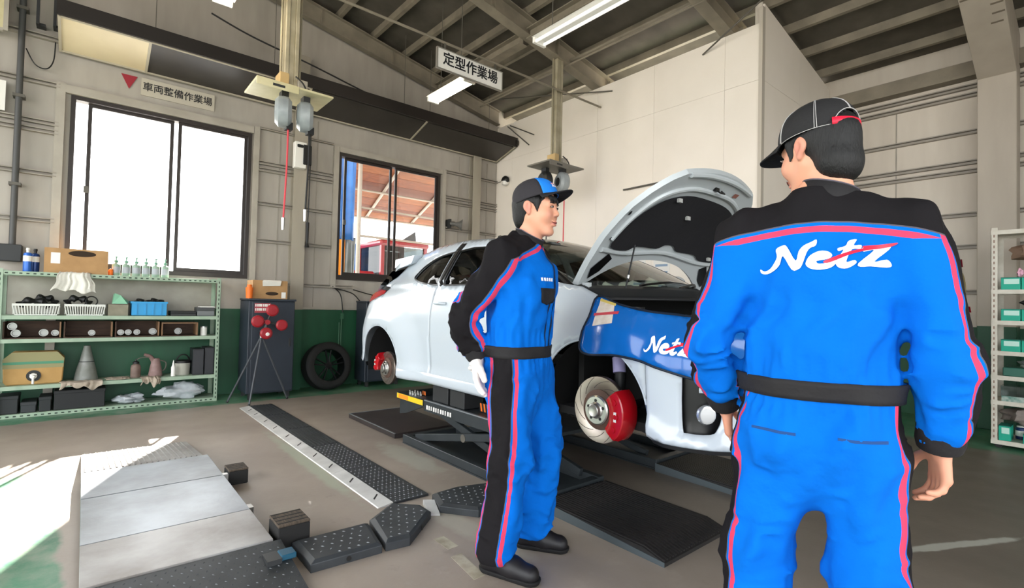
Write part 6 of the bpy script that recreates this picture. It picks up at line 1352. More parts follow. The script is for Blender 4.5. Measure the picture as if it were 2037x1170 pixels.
def ring(name, fr, c, ax, z0, z1, bvh, m, parent, off=.006, nseg=40, rmax=.4, nz=4, wob=.0, flare=0):
    """band round the body: cast inward to the cloth from all sides"""
    c, ax = Vector(c), Vector(ax).normalized(); u, t = perp(ax); v = []
    for j in range(nz+1):
        h = z0+(z1-z0)*j/nz
        for i in range(nseg):
            a = 2*math.pi*i/nseg; d = u*math.cos(a)+t*math.sin(a); p = c+ax*h; hit = bvh.ray_cast(p+d*rmax, -d, rmax)
            r = (hit[0]-p).dot(d) if hit[0] is not None else .06
            r = max(.02, r)+off+wob*math.sin(i*2.4+j)+flare*(j/nz); v.append(p+d*r)
    R = np.array([[(v[j*nseg+i]-(c+ax*(z0+(z1-z0)*j/nz))).length for i in range(nseg)] for j in range(nz+1)])
    R = np.minimum(R, np.median(R, 1)[:, None]*1.26); R = (R+np.roll(R, 1, 1)+np.roll(R, -1, 1))/3; v = []
    for j in range(nz+1):
        for i in range(nseg):
            a = 2*math.pi*i/nseg; v.append(c+ax*(z0+(z1-z0)*j/nz)+(u*math.cos(a)+t*math.sin(a))*R[j, i])
    f = [(j*nseg+i, j*nseg+(i+1) % nseg, (j+1)*nseg+(i+1) % nseg, (j+1)*nseg+i) for j in range(nz) for i in range(nseg)]
    b = MB().add(v, f).build(name, m, parent, smooth=True, angle=1.2); md = b.modifiers.new('t', 'SOLIDIFY'); md.thickness = .008; md.offset = -.5; return b

def head_chunk():
    pr = [E((-.012, 0, .035), (.100, .078, .088)), E((.028, 0, -.025), (.064, .063, .088)), E((.061, 0, -.110), (.020, .024, .017))]
    for s in (1, -1):
        pr += [C((-.005, s*.047, -.040), (.050, s*.020, -.105), .025, .018), E((.056, s*.037, -.034), (.030, .025, .028)), E((.095, s*.0105, -.035), (.009, .0072, .0065), k=.008),
               E((.0985, s*.031, .000), (.012, .017, .011), k=.012, sub=True)]
    pr += [C((.080, -.034, .020), (.080, .034, .020), .011, k=.015), C((.084, 0, .008), (.1025, 0, -.029), .008, .0098, k=.012), E((.087, 0, -.066), (.012, .022, .0065), k=.008), E((.085, 0, -.079), (.012, .018, .007), k=.008), E((.104, 0, -.0725), (.016, .022, .0016), k=.004, sub=True),
           C((-.025, 0, -.05), (-.045, 0, -.19), .054, .060, k=.03)]
    for s in (1, -1):
        pr += [E((-.014, s*.081, .006), (.020, .0095, .026), k=.008), E((-.008, s*.078, -.020), (.011, .008, .015), k=.008), E((-.009, s*.0915, .004), (.0115, .0085, .017), k=.004, sub=True), E((-.004, s*.0895, -.014), (.006, .006, .008), k=.004, sub=True)]
    V, lo, r = sdf_grid(pr, .0031, k=.022); v, f = surface_nets(V, lo, r); return relax(v, f, 2, .35), f
HEAD = head_chunk()
def lipmask(v):
    a = np.exp(-((v[:, 1]/.021)**2+((v[:, 2]+.0725)/.0105)**2)**2)*(v[:, 0] > .07); b = .35*np.exp(-(((np.abs(v[:, 1])-.040)/.02)**2+((v[:, 2]+.035)/.022)**2))*(v[:, 0] > .04)
    e = .55*np.exp(-(((v[:, 0]+.008)/.03)**2+((v[:, 2]+.004)/.035)**2))*(np.abs(v[:, 1]) > .078); return np.clip(a+b+e, 0, 1)
def hand_prims(w_, d, n, s, curl=(18, 28, 22), thumb=1, size=1.0):
    """wrist w, finger direction d, palm-facing normal n, thumb side s"""
    w_, d, n, s = [Vector(q) for q in (w_, d, n, s)]; d.normalize(); n = (n-d*n.dot(d)).normalized(); s = (s-d*s.dot(d)-n*s.dot(n)).normalized(); out = []; g = size
    T = lambda p: (p.x, p.y, p.z)
    for i, (so, ln, st) in enumerate(((.030, .070, .090), (.010, .079, .094), (-.011, .074, .090), (-.031, .058, .082))):
        k0 = w_+s*so*.55*g; k1 = w_+d*st*g+s*so*g; out.append(C(T(k0), T(k1), .0165*g, .0125*g, k=.012)); p = k1; ang = 0; dd = d
        for j, (fr_, rr) in enumerate(((.45, .0100), (.30, .0090), (.25, .0082))):
            ang += curl[j]+i*3; a = math.radians(ang); dd = (d*math.cos(a)+n*math.sin(a)+s*(.06*so/.03)).normalized(); q = p+dd*ln*fr_*g*1.05; out.append(C(T(p), T(q), rr*g*1.02, rr*g*.92, k=.006)); p = q
    b = w_+d*.025*g+s*.028*g+n*.006; t1 = b+(d*.55+s*.75+n*.30).normalized()*.045*g; t2 = t1+(d*.85+s*.30+n*.35).normalized()*.032*g; t3 = t2+(d*.95+s*.05+n*.3).normalized()*.024*g
    out += [C(T(w_+d*.01), T(b), .016*g, .016*g, k=.012), C(T(b), T(t1), .0155*g, .0118*g, k=.01), C(T(t1), T(t2), .0112*g, .0100*g, k=.006), C(T(t2), T(t3), .0098*g, .0085*g, k=.006)]
    out.append(C(T(w_-d*.05*g), T(w_+d*.01*g), .026*g, .024*g, k=.015)); return out
def hand_chunk(*a, **k):
    V, lo, r = sdf_grid(hand_prims(*a, **k), .0038, k=.008, pad=.015); v, f = surface_nets(V, lo, r); return relax(v, f, 1, .4), f
def cap(fr, parent, front, rear_, brimm, z0=.032, h=.112, strap=None, stitch=False, logo=False, pitch=0, opening=False, brim=.072):
    o = link('cap', None, parent) if False else None
    K = Frame((-.004, 0, z0), 0, pitch, fr); a, b = .112, .092
    def dome(th, t):
        rr = max(0, 1-t**2.7)**(1/2.3); fx = a*(1.0+.02*math.cos(th)); x, y = rr*fx*math.cos(th), rr*b*math.sin(th); z = h*t*(1+.05*math.cos(th)*(1-t)); return K((x-.006*t, y, z))
    def patch(name, t0, t1, m, par, hole=None):
        nt, nh = max(4, int((t1-t0)/.12)), 14; v = [dome(t0+(t1-t0)*i/nt, .03+.97*j/nh) for j in range(nh+1) for i in range(nt+1)]
        f = [(j*(nt+1)+i, j*(nt+1)+i+1, (j+1)*(nt+1)+i+1, (j+1)*(nt+1)+i) for j in range(nh) for i in range(nt)]
        if hole: f = [q for q in f if not hole(sum((t0+(t1-t0)*(k % (nt+1))/nt for k in q))/4, sum((k//(nt+1))/nh for k in q)/4)]
        p = raw(name, v, f, m, par, True, 1.5); md = p.modifiers.new('t', 'SOLIDIFY'); md.thickness = .004; return p
    fa = math.radians(52)
    crown = patch('cap_crown', fa, 2*math.pi-fa, rear_, parent, (lambda th, t: (abs(th-math.pi) < .55 and t < .42*math.sqrt(max(0, 1-((th-math.pi)/.55)**2))) ) if opening else None)
    fp = patch('cap_front_panel', -fa, fa, front, crown)
    cc_ = K((0, 0, 0)); vl = [cc_+(dome(fa*.98+(-2*fa*.98)*i/24, t)-cc_)*.955 for t in (.02, .25, .5, .75, .95) for i in range(25)]
    raw('cap_lining', vl, [(j*25+i, j*25+i+1, (j+1)*25+i+1, (j+1)*25+i) for j in range(4) for i in range(24)], brimm, crown, True, 1.5)
    nb = 20; v = []
    for j in range(7):
        q = j/6
        for i in range(nb+1):
            th = math.radians(-62+124*i/nb); c = math.cos(th*1.35); ext = brim*max(0, c)**.8*q; bx = a*1.02*math.cos(th)+ext; by = b*math.sin(th)*(1+.06*q); v.append(K((bx, by, .003-.014*(by/b)**2*q-.009*q)))
    br = raw('cap_brim', v, [(j*(nb+1)+i, j*(nb+1)+i+1, (j+1)*(nb+1)+i+1, (j+1)*(nb+1)+i) for j in range(6) for i in range(nb)], brimm, crown, True, 1.5); md = br.modifiers.new('t', 'SOLIDIFY'); md.thickness = .004
    MB().ball(dome(0, .999), .007, 10, 6).build('cap_button', rear_, crown, smooth=True)
    for th in (math.pi/3, -math.pi/3, math.pi*.68, -math.pi*.68, 0, math.pi):
        if not stitch: continue
        for dth in (-.03, .03):
            MB().tube([dome(th+dth*(1-.5*t), t)+(dome(th+dth, t)-K((0, 0, 0))).normalized()*.001 for t in np.linspace(.45 if (opening and th == math.pi) else .02, .93, 14)], .0009, 5).build('stitch_line', mat('stitch_white', 'b9b6b4', .7), crown)
    if stitch: MB().tube([dome(t, .03)+(dome(t, .03)-K((0, 0, .03))).normalized()*.0012 for t in np.linspace(fa, 2*math.pi-fa, 40) if not (opening and abs(t-math.pi) < .55)][:17], .0009, 5).build('stitch_line', mat('stitch_white'), crown)
    if opening:
        arc_ = [dome(math.pi+.57*math.cos(u), .03+.42*math.sin(u)) for u in np.linspace(0, math.pi, 16)]
        MB().tube([p+(p-K((0, 0, .03))).normalized()*.002 for p in arc_], .0012, 5).build('opening_stitch', mat('stitch_white'), crown)
    if strap:
        v = [dome(th, t)+(dome(th, t)-K((0, 0, 0))).normalized()*.004 for t in (.01, .19) for th in np.linspace(math.pi-.62, math.pi+.62, 12)]
        s_ = raw('cap_strap', v, [(i, i+1, 13+i, 12+i) for i in range(11)], strap, crown, True, 1.5); md = s_.modifiers.new('t', 'SOLIDIFY'); md.thickness = .003
    if logo:
        ff = lambda aa, bb, o_: (lambda p: p+(p-K((0, 0, .03))).normalized()*(.0035+o_))(dome(.40-aa*.22, .30+bb*.20))
        script(fp, lambda aa, bb, o_: ff(aa, bb, o_), .3)
    return crown
def hair_chunk(style):
    # cap-shaped shell of hair down to nape; face and ears left free
    pr = [E((-.018, 0, .030), (.104, .084, .092)), E((-.066, 0, -.035), (.048, .064, .062), k=.03)]
    if style == 'long': pr += [E((-.070, 0, -.060), (.044, .062, .050), k=.03)]
    for s in (1, -1):
        pr += [C((.034, s*.072, .03), (.032, s*.070, -.022), .012, .005, flat=(1, .6, 1), k=.01)]
        pr += [E((.090, s*.05, -.05), (.060, .06, .085), k=.010, sub=True), E((.002, s*.088, -.012), (.024, .03, .034), k=.006, sub=True)]
    pr += [E((.11, 0, -.03), (.075, .09, .075), k=.010, sub=True), E((.02, 0, -.12), (.085, .10, .075), k=.012, sub=True)]
    def post(P, V): return V+flatnoise(P*np.array([1, 1, .25], np.float32), .0006, .010, 5)
    V, lo, r = sdf_grid(pr, .005, k=.02, post=post); v, f = surface_nets(V, lo, r); return relax(v, f, 1, .4), f
def shoe(parent, FR, heel, toe, z=.0):
    h, t = Vector(heel), Vector(toe); d = (t-h).normalized(); n = Vector((-d.y, d.x, 0)); L = (t-h).length; W = lambda a, b, c: tuple(h+d*a*L+n*b+Vector((0, 0, c)))
    pr = [C(W(.14, 0, .055), W(.14, 0, .085), .042, .045), C(W(.16, 0, .05), W(.55, 0, .045), .043, .044), C(W(.55, .002, .042), W(.84, .004, .036), .044, .041), C(W(.30, 0, .07), W(.55, 0, .055), .036, .034)]
    V, lo, r = sdf_grid(pr, .0055, k=.03, post=lambda P, V: np.maximum(V, .012-P[..., 2])); v, f = surface_nets(V, lo, r)
    o = np_mesh('shoe', [(FR.arr(relax(v, f, 1, .4)), f)], M_shoe, parent)
    pr2 = [C(W(.14, 0, .03), W(.84, .004, .03), .048, .050)]
    V, lo, r = sdf_grid(pr2, .0055, k=.02, post=lambda P, V: np.maximum(np.maximum(V, -P[..., 2]+.001), P[..., 2]-.024)); v, f = surface_nets(V, lo, r)
    np_mesh('shoe_sole', [(FR.arr(v), f)], M_sole, o)
    for k in range(3): MB().tube([FR(W(.42+.09*k, b, .104-.012*k-abs(b)*.25)) for b in (-.025, -.01, .01, .025)], .003, 6).build('shoe_lace', M_shoe, o)
def person(label, base, psi, J, headfr, headpitch, suit, hands, seeds, caps, hairstyle, lean=0):
    FR = Frame((*base, 0), psi); root = thing('person', (*base, 0), label, 'person')
    # ---------- coverall
    sh, el, wr, hip, kn, an = J['sh'], J['el'], J['wr'], J['hip'], J['kn'], J['an']
    cz = J.get('chest', (-.01, 0, 1.28)); bl = J.get('waist', (0, 0, 1.03))
    pr = [C((bl[0], bl[1], 1.0), cz, .165, .200, flat=(.70, 1, 1)), C((bl[0]-.005, bl[1], 1.055), (bl[0]-.008, bl[1], 1.12), .188, .195, flat=(.76, 1, 1)),
          C((cz[0]-.012, cz[1], 1.36), (cz[0]-.018, cz[1], 1.40), .165, .13, flat=(.72, 1, .8), k=.05), C((bl[0], bl[1], 1.0), (bl[0], bl[1], .84), .168, .178, flat=(.74, 1, 1), k=.05),
          E((bl[0]-.055, bl[1]+.075, .855), (.085, .09, .105), k=.05), E((bl[0]-.055, bl[1]-.075, .855), (.085, .09, .105), k=.05), C((cz[0]-.015, 0, 1.45), (cz[0]-.005, 0, 1.53), .085, .066, k=.05)]
    for i in (0, 1):
        s = 1 if i == 0 else -1; S_, E_, W_2 = sh[i], el[i], wr[i]
        pr += [C((cz[0]-.018, s*.05, 1.485), S_, .058, .070, k=.05), C(S_, E_, .079, .067, k=.035), C(E_, tuple(Vector(E_).lerp(Vector(W_2), .80)), .064, .050, k=.03)]
        Wd = (Vector(W_2)-Vector(E_)).normalized(); m_ = Vector(E_).lerp(Vector(W_2), .45); pr.append(C(tuple(m_), tuple(Vector(E_).lerp(Vector(W_2), .72)), .062, .057, k=.03))
        H_, K_, A_ = hip[i], kn[i], an[i]; pr += [C(H_, K_, .112, .094, k=.05), C(K_, A_, .094, .082, k=.04), C(tuple(Vector(K_).lerp(Vector(A_), .7)), A_, .086, .090, k=.03)]
    def folds(P, V):
        z = P[..., 2]; x, y = P[..., 0], P[..., 1]; ang = np.arctan2(y-bl[1], x-bl[0]); r2 = np.hypot(x-bl[0], y-bl[1])
        wst = np.exp(-((z-1.06)/.045)**2)+np.exp(-((z-.945)/.04)**2); V = V+.006*np.sin(34*ang+2*np.sin(3*ang))*wst*(r2 < .30)
        wob = flatnoise(P, 1.3, .16, seeds+8, 5); gate = np.clip(.55+flatnoise(P, .6, .11, seeds+5, 5), 0, 1.3)
        V = V+flatnoise(P*np.array([1, 1, .75], np.float32), .0075, .14, seeds, 6)+flatnoise(P*np.array([1.3, 1.3, .55], np.float32), .0040, .065, seeds+3, 6)
        V = V+.0075*np.sin(11*ang+1.6*wob)*np.exp(-((z-1.17)/.09)**2)*(r2 < .26)
        for i in (0, 1):
            for (c, ax, wl, amp, wd) in ((el[i], Vector(wr[i])-Vector(sh[i]), .050, .013, .11), (tuple(Vector(el[i]).lerp(Vector(wr[i]), .8)), Vector(wr[i])-Vector(el[i]), .042, .010, .07), (kn[i], Vector(an[i])-Vector(hip[i]), .080, .013, .14), (tuple(Vector(kn[i]).lerp(Vector(an[i]), .85)), Vector(an[i])-Vector(kn[i]), .060, .014, .13), (tuple(Vector(hip[i])+Vector((0, 0, -.07))), Vector((.35, -.5 if i else .5, -1)), .085, .012, .13)):
                ax = np.array(ax.normalized(), np.float32); c = np.array(c, np.float32); D = P-c; dist2 = (D**2).sum(-1); ph = D@ax
                w_n = np.exp(-dist2/(wd*wd*1.6)); cr = np.sin(ph*(np.pi/wl)+wob+i*1.3+seeds); V = V-amp*((1-np.abs(cr))**1.5*1.5-.45)*w_n*gate
        return V
    V, lo, r = sdf_grid(pr, .0085, k=.035, post=folds)
    zmin = min(an[0][2], an[1][2])-.045
    Z = lo[2]+r*np.arange(V.shape[2]); V = np.maximum(V, (zmin-Z)[None, None, :]); V = np.maximum(V, (Z-1.555)[None, None, :])
    v, f = surface_nets(V, lo, r); v = relax(v, f, 2, .45)
    # attributes
    def axis_s(a, b, outw, sc, v):
        a, b = np.array(a), np.array(b); ab = b-a; t = np.clip(((v-a)@ab)/(ab@ab), -.15, 1.15); q = v-(a+t[:, None]*ab); d = np.linalg.norm(q, axis=1); axd = ab/np.linalg.norm(ab); ow = np.array(outw)-axd*(np.array(outw)@axd); ow /= np.linalg.norm(ow); nn = np.cross(axd, ow); ph = np.arctan2(np.abs(q@nn), q@ow); return ph*sc, d
    side_ = np.full(len(v), .3); armz = np.zeros(len(v), bool)
    for i in (0, 1):
        s = 1 if i == 0 else -1; ow = J['out'][i]
        s1, d1 = axis_s(sh[i], el[i], ow, J.get('armsc', .0575), v); s2, d2 = axis_s(el[i], wr[i], ow, J.get('armsc', .0575), v); tt = np.minimum(d1, d2) < .125
        tor = np.abs(v[:, 1]-bl[1]) < .165
        tt &= ~((np.abs(v[:, 1]-cz[1]) < J.get('tor', .190)) & (v[:, 2] > 1.0) & (v[:, 0] > cz[0]-J.get('torx', .16))) & (v[:, 2] > min(wr[i][2], el[i][2])-.02)
        tt &= (v[:, 2] > 1.03) | (((v[:, 0]-bl[0])/.15)**2+((v[:, 1]-bl[1])/.20)**2 > 1.12)
        tt &= (np.sign(v[:, 1]-bl[1]) == s) if not J.get('behind') else True
        w2 = np.clip((d1-d2)/.06*.5+.5, 0, 1); ss = s1*(1-w2)+s2*w2; side_ = np.where(tt, ss, side_); armz |= tt
        # legs and hip side
        low = (v[:, 2] < 1.0) & ~tt; xs_ = np.interp(v[:, 2], [an[i][2], kn[i][2], hip[i][2], 1.0], [an[i][0], kn[i][0], hip[i][0], bl[0]]); yc = np.interp(v[:, 2], [an[i][2], kn[i][2], hip[i][2], 1.0], [an[i][1], kn[i][1], hip[i][1], bl[1]+s*.06])
        o_ = (v[:, 1]-yc)*s; sl2 = np.abs(v[:, 0]-xs_-J.get('legshift', 0)); sl2 = np.where(o_ > -.01, sl2, sl2+.2); mine = low & (np.sign(v[:, 1]-(an[0][1]+an[1][1])/2) == s); side_ = np.where(mine, sl2, side_)
    bk = 1.450-.62*(v[:, 1]-cz[1])**2; ft = 1.512-.46*np.abs(v[:, 1]-cz[1]); wf = np.clip((v[:, 0]-(cz[0]-.02))/.05+.5, 0, 1); yk = v[:, 2]-(bk*(1-wf)+ft*wf)
    yk = np.where(armz & (v[:, 2] < 1.39), -.3, yk)
    suit_o = np_mesh('coverall', [(FR.arr(v), f)], suit, root, dict(side=side_, yoke=yk))
    bv = bvh_of(suit_o)
    # ---------- body under the clothes with head, neck and hands
    HF = Frame(headfr[0], headfr[1], headpitch, FR)
    bp = [C((bl[0], bl[1], .98), (cz[0], cz[1], 1.34), .115, .135, flat=(.66, 1, 1)), C((bl[0], bl[1], .98), (bl[0], bl[1], .86), .12, .12, flat=(.7, 1, 1)), C((cz[0]-.01, cz[1], 1.38), tuple(headfr[0]-Vector((0, 0, .10))) if False else (headfr[0][0]*.6+cz[0]*.4-.02, headfr[0][1], headfr[0][2]-.13), .06, .054, k=.05)]
    for i in (0, 1): bp += [C((cz[0]-.015, (1 if i == 0 else -1)*.08, 1.42), sh[i], .045, .045), C(sh[i], el[i], .042, .036), C(el[i], wr[i], .036, .026), C(hip[i], kn[i], .075, .055), C(kn[i], an[i], .05, .036)]
    V, lo, r = sdf_grid(bp, .011, k=.04); bv_, bf = surface_nets(V, lo, r)
    ch = [(FR.arr(relax(bv_, bf, 2)), bf), (HF.arr(HEAD[0]), HEAD[1])]; lips = [np.zeros(len(bv_)), lipmask(HEAD[0])]; gl = []
    for hd, glove in hands:
        hv, hf = hand_chunk(*hd[0], **hd[1])
        ch.append((FR.arr(hv), hf)); lips.append(np.zeros(len(hv))+.12)
        if glove: gl.append(hd)
    body = np_mesh('body', ch, skin_mat(), root, dict(lip=np.concatenate(lips)))
    for hd in gl:
        V, lo, r = sdf_grid(hand_prims(*hd[0], **hd[1]), .0038, k=.008, pad=.02); hv, hf = surface_nets(V-.0045, lo, r); np_mesh('glove', [(FR.arr(relax(hv, hf, 2, .4)), hf)], M_glove, root)
    # ---------- head details
    hv, hf = hair_chunk(hairstyle); hr = np_mesh('hair', [(HF.arr(hv), hf)], M_hair, root)
    for s in (1, -1):
        m_ = MB().ball((0, 0, 0), 1, 16, 10); m_.v = [HF((.0895+p.x*.006, s*.031+p.y*.0130, .0000+p.z*.0036)) for p in m_.v]; e_ = m_.build('eye', mat('eye_white', 'a89c94', .2), body, smooth=True)
        m_ = MB().ball((0, 0, 0), 1, 14, 8); m_.v = [HF((.0925+p.x*.0042, s*.031+p.y*.0072, .0000+p.z*.0036)) for p in m_.v]; m_.build('iris', mat('iris_dark', '1a100c', .15), e_, smooth=True)
        MB().tube([HF((.0955-.35*abs(t)*.02-.004*max(0, t), s*(.031+t*.015), .0046-.004*t*t-.002*max(0, t))) for t in np.linspace(-1, 1, 9)], [.0012, .0018, .002, .0022, .0022, .0022, .002, .0018, .0010], 6).build('eyelid', M_hair, body, smooth=True)
        MB().tube([HF((.0955-.009*abs(t)**1.6, s*(.032+t*.019), .0205-.004*t*t)) for t in np.linspace(-1, 1, 9)], [.0016, .003, .0034, .0034, .0034, .0032, .003, .0022, .0012], 6).build('eyebrow', M_hair, hr, smooth=True)
    MB().tube([HF((.0985-.013*abs(t)**1.6, t*.027, -.0732+.0075*t*t)) for t in np.linspace(-1, 1, 11)], .0014, 5).build('mouth_line', mat('mouth_dark', '6a2f2c', .6), body)
    cap(HF, root, **caps)
    # ---------- belt, cuffs, collar
    ring('belt', FR, FR((bl[0], bl[1], .965)), (0, 0, 1), 0, .052, bv, M_suitblk, root, .004, 56, .36, wob=.0015)
    for i in (0, 1):
        b = FR(wr[i]); d = (b-FR(el[i])).normalized(); cu = MB().lathe(b-d*.012, d, [(.046, -.022), (.054, -.018), (.054, .020), (.049, .040), (.043, .040), (.042, -.018)], 24, closed=True).build('cuff', M_suitblk, root, smooth=True)
    nb = FR((cz[0]-.005, cz[1], 1.47)); na = HF((-.036, 0, -.115)); d = (na-nb); L = d.length; d.normalize(); u_, t_ = perp(d); v = []; NS = 36
    for j, (h, rr) in enumerate(((-.02, .098), (.01, .088), (.035, .076), (.06, .071), (J.get('collar', .075), .072))):
        for i in range(NS):
            a = 2*math.pi*i/NS; q = nb+d*h+(u_*math.cos(a)+t_*math.sin(a))*rr; fw = (q-nb).dot(FR.dirv((1, 0, 0))); v.append(q-d*(max(0, fw)*.28 if j > 1 else max(0, fw)*.2))
    co = raw('collar', v, [(j*NS+i, j*NS+(i+1) % NS, (j+1)*NS+(i+1) % NS, (j+1)*NS+i) for j in range(4) for i in range(NS)], M_suitblk, root, True, 1.2); md = co.modifiers.new('t', 'SOLIDIFY'); md.thickness = .006
    MB().tube(v[4*NS:]+[v[4*NS]], .0022, 5).build('collar_piping', mat('piping_grey', '5b5660', .7), co)
    for h, t in J['shoes']: shoe(root, FR, h, t)
    return root, FR, HF, suit_o, bv
R3 = (-.02, .19, 1.425)
# ---- mechanic standing by the car, hands behind his back
psi1 = math.atan2(-.884, .467)
J1 = dict(sh=((-.02, .185, 1.415), (-.035, -.185, 1.415)), el=((-.13, .235, 1.13), (-.222, -.215, 1.135)), wr=((-.20, .10, .985), (-.180, -.150, .985)), hip=((0, .095, .86), (-.01, -.095, .86)), kn=((.060, .130, .50), (-.015, -.115, .49)), an=((.005, .155, .115), (-.06, -.135, .105)),
          chest=(.005, 0, 1.28), waist=(-.025, 0, 1.03), out=((-.25, 1, 0), (-.15, -1, .15)), shoes=(((-.075, .150, 0), (.185, .178, 0)), ((-.135, -.128, 0), (.155, -.165, 0))), behind=True, collar=.085, armsc=.050, legshift=-.015, tor=.178, torx=.135)
h1 = (((-.175, -.152, .955), (.12, -.10, -1), (.9, .35, .1), (.35, -1, .0)), dict(curl=(10, 16, 12), thumb=1, size=1.0))
h1b = (((-.20, .075, .975), (.0, -.8, -.6), (-1, 0, 0), (0, -.3, 1)), dict(curl=(20, 25, 20)))
blk = mat('cap_grey', '2a272b', .85, bump=.25, bscale=60); cb1 = mat('cap_blue', '1279d8', .8, bump=.2, bscale=60)
U1 = uniform_mat('uniform_blue', '005cba', '006ccf')
p1, F1, HF1, s1_, bv1 = person('mechanic in blue and black coverall standing beside the car, gloved hand behind his back', (1.60, 1.80), psi1, J1, (Vector((.050, -.005, 1.655)), math.radians(-3)), math.radians(2), U1, [(h1, True), (h1b, True)], 3, dict(front=cb1, rear_=blk, brimm=mat('brim_black', '141214', .8), logo=True, pitch=math.radians(13), z0=.036), 'short')
for k in range(9):
    y = -.055+.011*k; MB().tube([HF1((.088-.25*abs(y)*.5, y, .052)), HF1((.098-.3*abs(y)*.5, y+.004, .034)), HF1((.099-.35*abs(y)*.5, y+.009, .016+.004*(k % 3)))], [.006, .0045, .0012], 6).build('fringe', M_hair, p1, smooth=True)
ux, uy = F1.dirv((0, 1, 0)), Vector((0, 0, 1))
od = F1((.16, -.075, 1.255)); dv = F1.dirv((.25, 1, 0)); dv.normalize()
fl_p = decal('pocket_flap', [(-.055, -.02), (-.045, -.038), (.0, -.048), (.045, -.038), (.055, -.02), (.055, .028), (-.055, .028)], od, dv, uy, bv1, M_suitblk, p1, .005, .02, .003)
decal('pocket_piping', [(.012, -.245), (.02, -.245), (.034, -.02), (.026, -.02)], od, dv, uy, bv1, M_suitblk, p1, .003, .02)
for k in range(5): decal('name_print', [(-.045+.016*k, .06), (-.034+.016*k+.002*(k % 2), .06), (-.034+.016*k, .076), (-.045+.016*k, .074)], od, dv, uy, bv1, mat('print_white'), p1, .003, .03)
decal('zip_line', [(-.010, -.26), (.010, -.26), (.010, .24), (-.010, .24)], F1((.18, 0, 1.25)), F1.dirv((0, 1, 0)), uy, bv1, mat('zip_navy', '0d2340', .6), p1, .004, .02)
# ---- mechanic seen from behind
psi2 = math.atan2(.316, .949)
J2 = dict(sh=((-.03, .200, 1.415), (-.03, -.200, 1.415)), el=((-.055, .295, 1.10), (-.045, -.282, 1.08)), wr=((.085, .265, .915), (.015, -.275, .880)), hip=((0, .105, .86), (0, -.095, .86)), kn=((.01, .150, .49), (.0, -.125, .49)), an=((-.02, .165, .11), (-.02, -.150, .11)),
          chest=(-.012, 0, 1.28), waist=(.0, .005, 1.03), out=((.45, 1, 0), (.45, -1, 0)), shoes=(((-.10, .165, 0), (.17, .20, 0)), ((-.10, -.155, 0), (.17, -.19, 0))), collar=.095, armsc=.0575)
h2 = (((.025, -.275, .857), (.10, -.03, -1), (-.3, .95, .0), (1, .2, .1)), dict(curl=(16, 30, 26)))
h2b = (((.105, .262, .885), (.35, -.05, -1), (.2, -1, 0), (.9, 0, .3)), dict(curl=(15, 25, 20)))
U2 = uniform_mat('uniform_blue_lit', '0a6fd0', '1583e6') if False else U1
cb2 = mat('cap_black', '1c1b1c', .8, bump=.25, bscale=60)
p2, F2, HF2, s2_, bv2 = person('mechanic seen from behind in blue coverall with black shoulders and black cap', (1.625, .548), psi2, J2, (Vector((.015, .008, 1.672)), math.radians(50)), math.radians(-4), U2, [(h2, False), (h2b, False)], 11, dict(front=cb2, rear_=cb2, brimm=cb2, strap=mat('strap_red', 'e01f3c', .5), stitch=True, opening=True, pitch=math.radians(-3), z0=.034, brim=.085), 'long')
ob = F2((-.2, -.012, 1.347)); bx = F2.dirv((0, -1, 0))
def onback(a, b, o_):
    p = ob+bx*((a-1.75)*.088)+Vector((0, 0, 1))*((b-.45)*.074+(a-1.75)*.002); n_ = F2.dirv((1, 0, 0)); h = bv2.ray_cast(p-n_*.3, n_, .7); return (h[0] if h[0] is not None else p)-n_*(.0035+o_)
script(p2, onback, .18)
# pocket welts and crest
for (y0, y1) in ((.045, .165), (-.155, -.045)):
    decal('pocket_welt', [(-.055, -.003), (.055, -.006), (.055, .002), (-.055, .004)], F2((-.2, (y0+y1)/2, .875)), bx, Vector((0, 0, 1)), bv2, mat('welt_navy', '0b3f7a', .8), p2, .003, .03)
cc = F2((.0, -.33, 1.285)); cdx = F2.dirv((1, -.25, 0)).normalized()
crest = decal('sleeve_crest', [(.034*math.cos(t), .036*math.sin(t)-(.006 if math.sin(t) < -.8 else 0)) for t in np.linspace(0, 6.0, 18)], cc, cdx, Vector((0, 0, 1)), bv2, mat('crest_gold', 'b9a878', .6), p2, .004, .02)
decal('crest_field', [(.026*math.cos(t), .028*math.sin(t)) for t in np.linspace(0, 6.0, 18)], cc, cdx, Vector((0, 0, 1)), bv2, mat('crest_black', '1d1a18', .7), crest, .0055, .02)
decal('crest_figure', [(-.008, -.018), (.008, -.018), (.012, .01), (.0, .02), (-.012, .01)], cc, cdx, Vector((0, 0, 1)), bv2, mat('crest_white', 'd6d4cf', .6), crest, .007, .02)
decal('crest_tab', [(-.028, .040), (.028, .040), (.028, .060), (-.028, .060)], cc, cdx, Vector((0, 0, 1)), bv2, mat('tab_red', '9c2034', .6), crest, .004, .02)
decal('sleeve_tab', [(-.03, -.075), (.03, -.075), (.03, -.060), (-.03, -.060)], cc, cdx, Vector((0, 0, 1)), bv2, mat('print_red'), p2, .004, .02)
# ================================================================ OUTSIDE THE WINDOWS
gd = MB().box((-40, WY1+.25, -.3), (40, 60, -.05)).box((-40, -60, -.3), (40, WY0-.6, -.05)).box((-40, WY0-.6, -.3), (WX0-.2, WY1+.25, -.05)).box((WX1+.2, WY0-.6, -.3), (40, WY1+.25, -.05)).build('ground_outside', mat('yard_concrete', '8b8883', .8, col2='7d7a75', nscale=1)); tag(gd, 'pale concrete yard outside the workshop', 'ground', kind='structure')
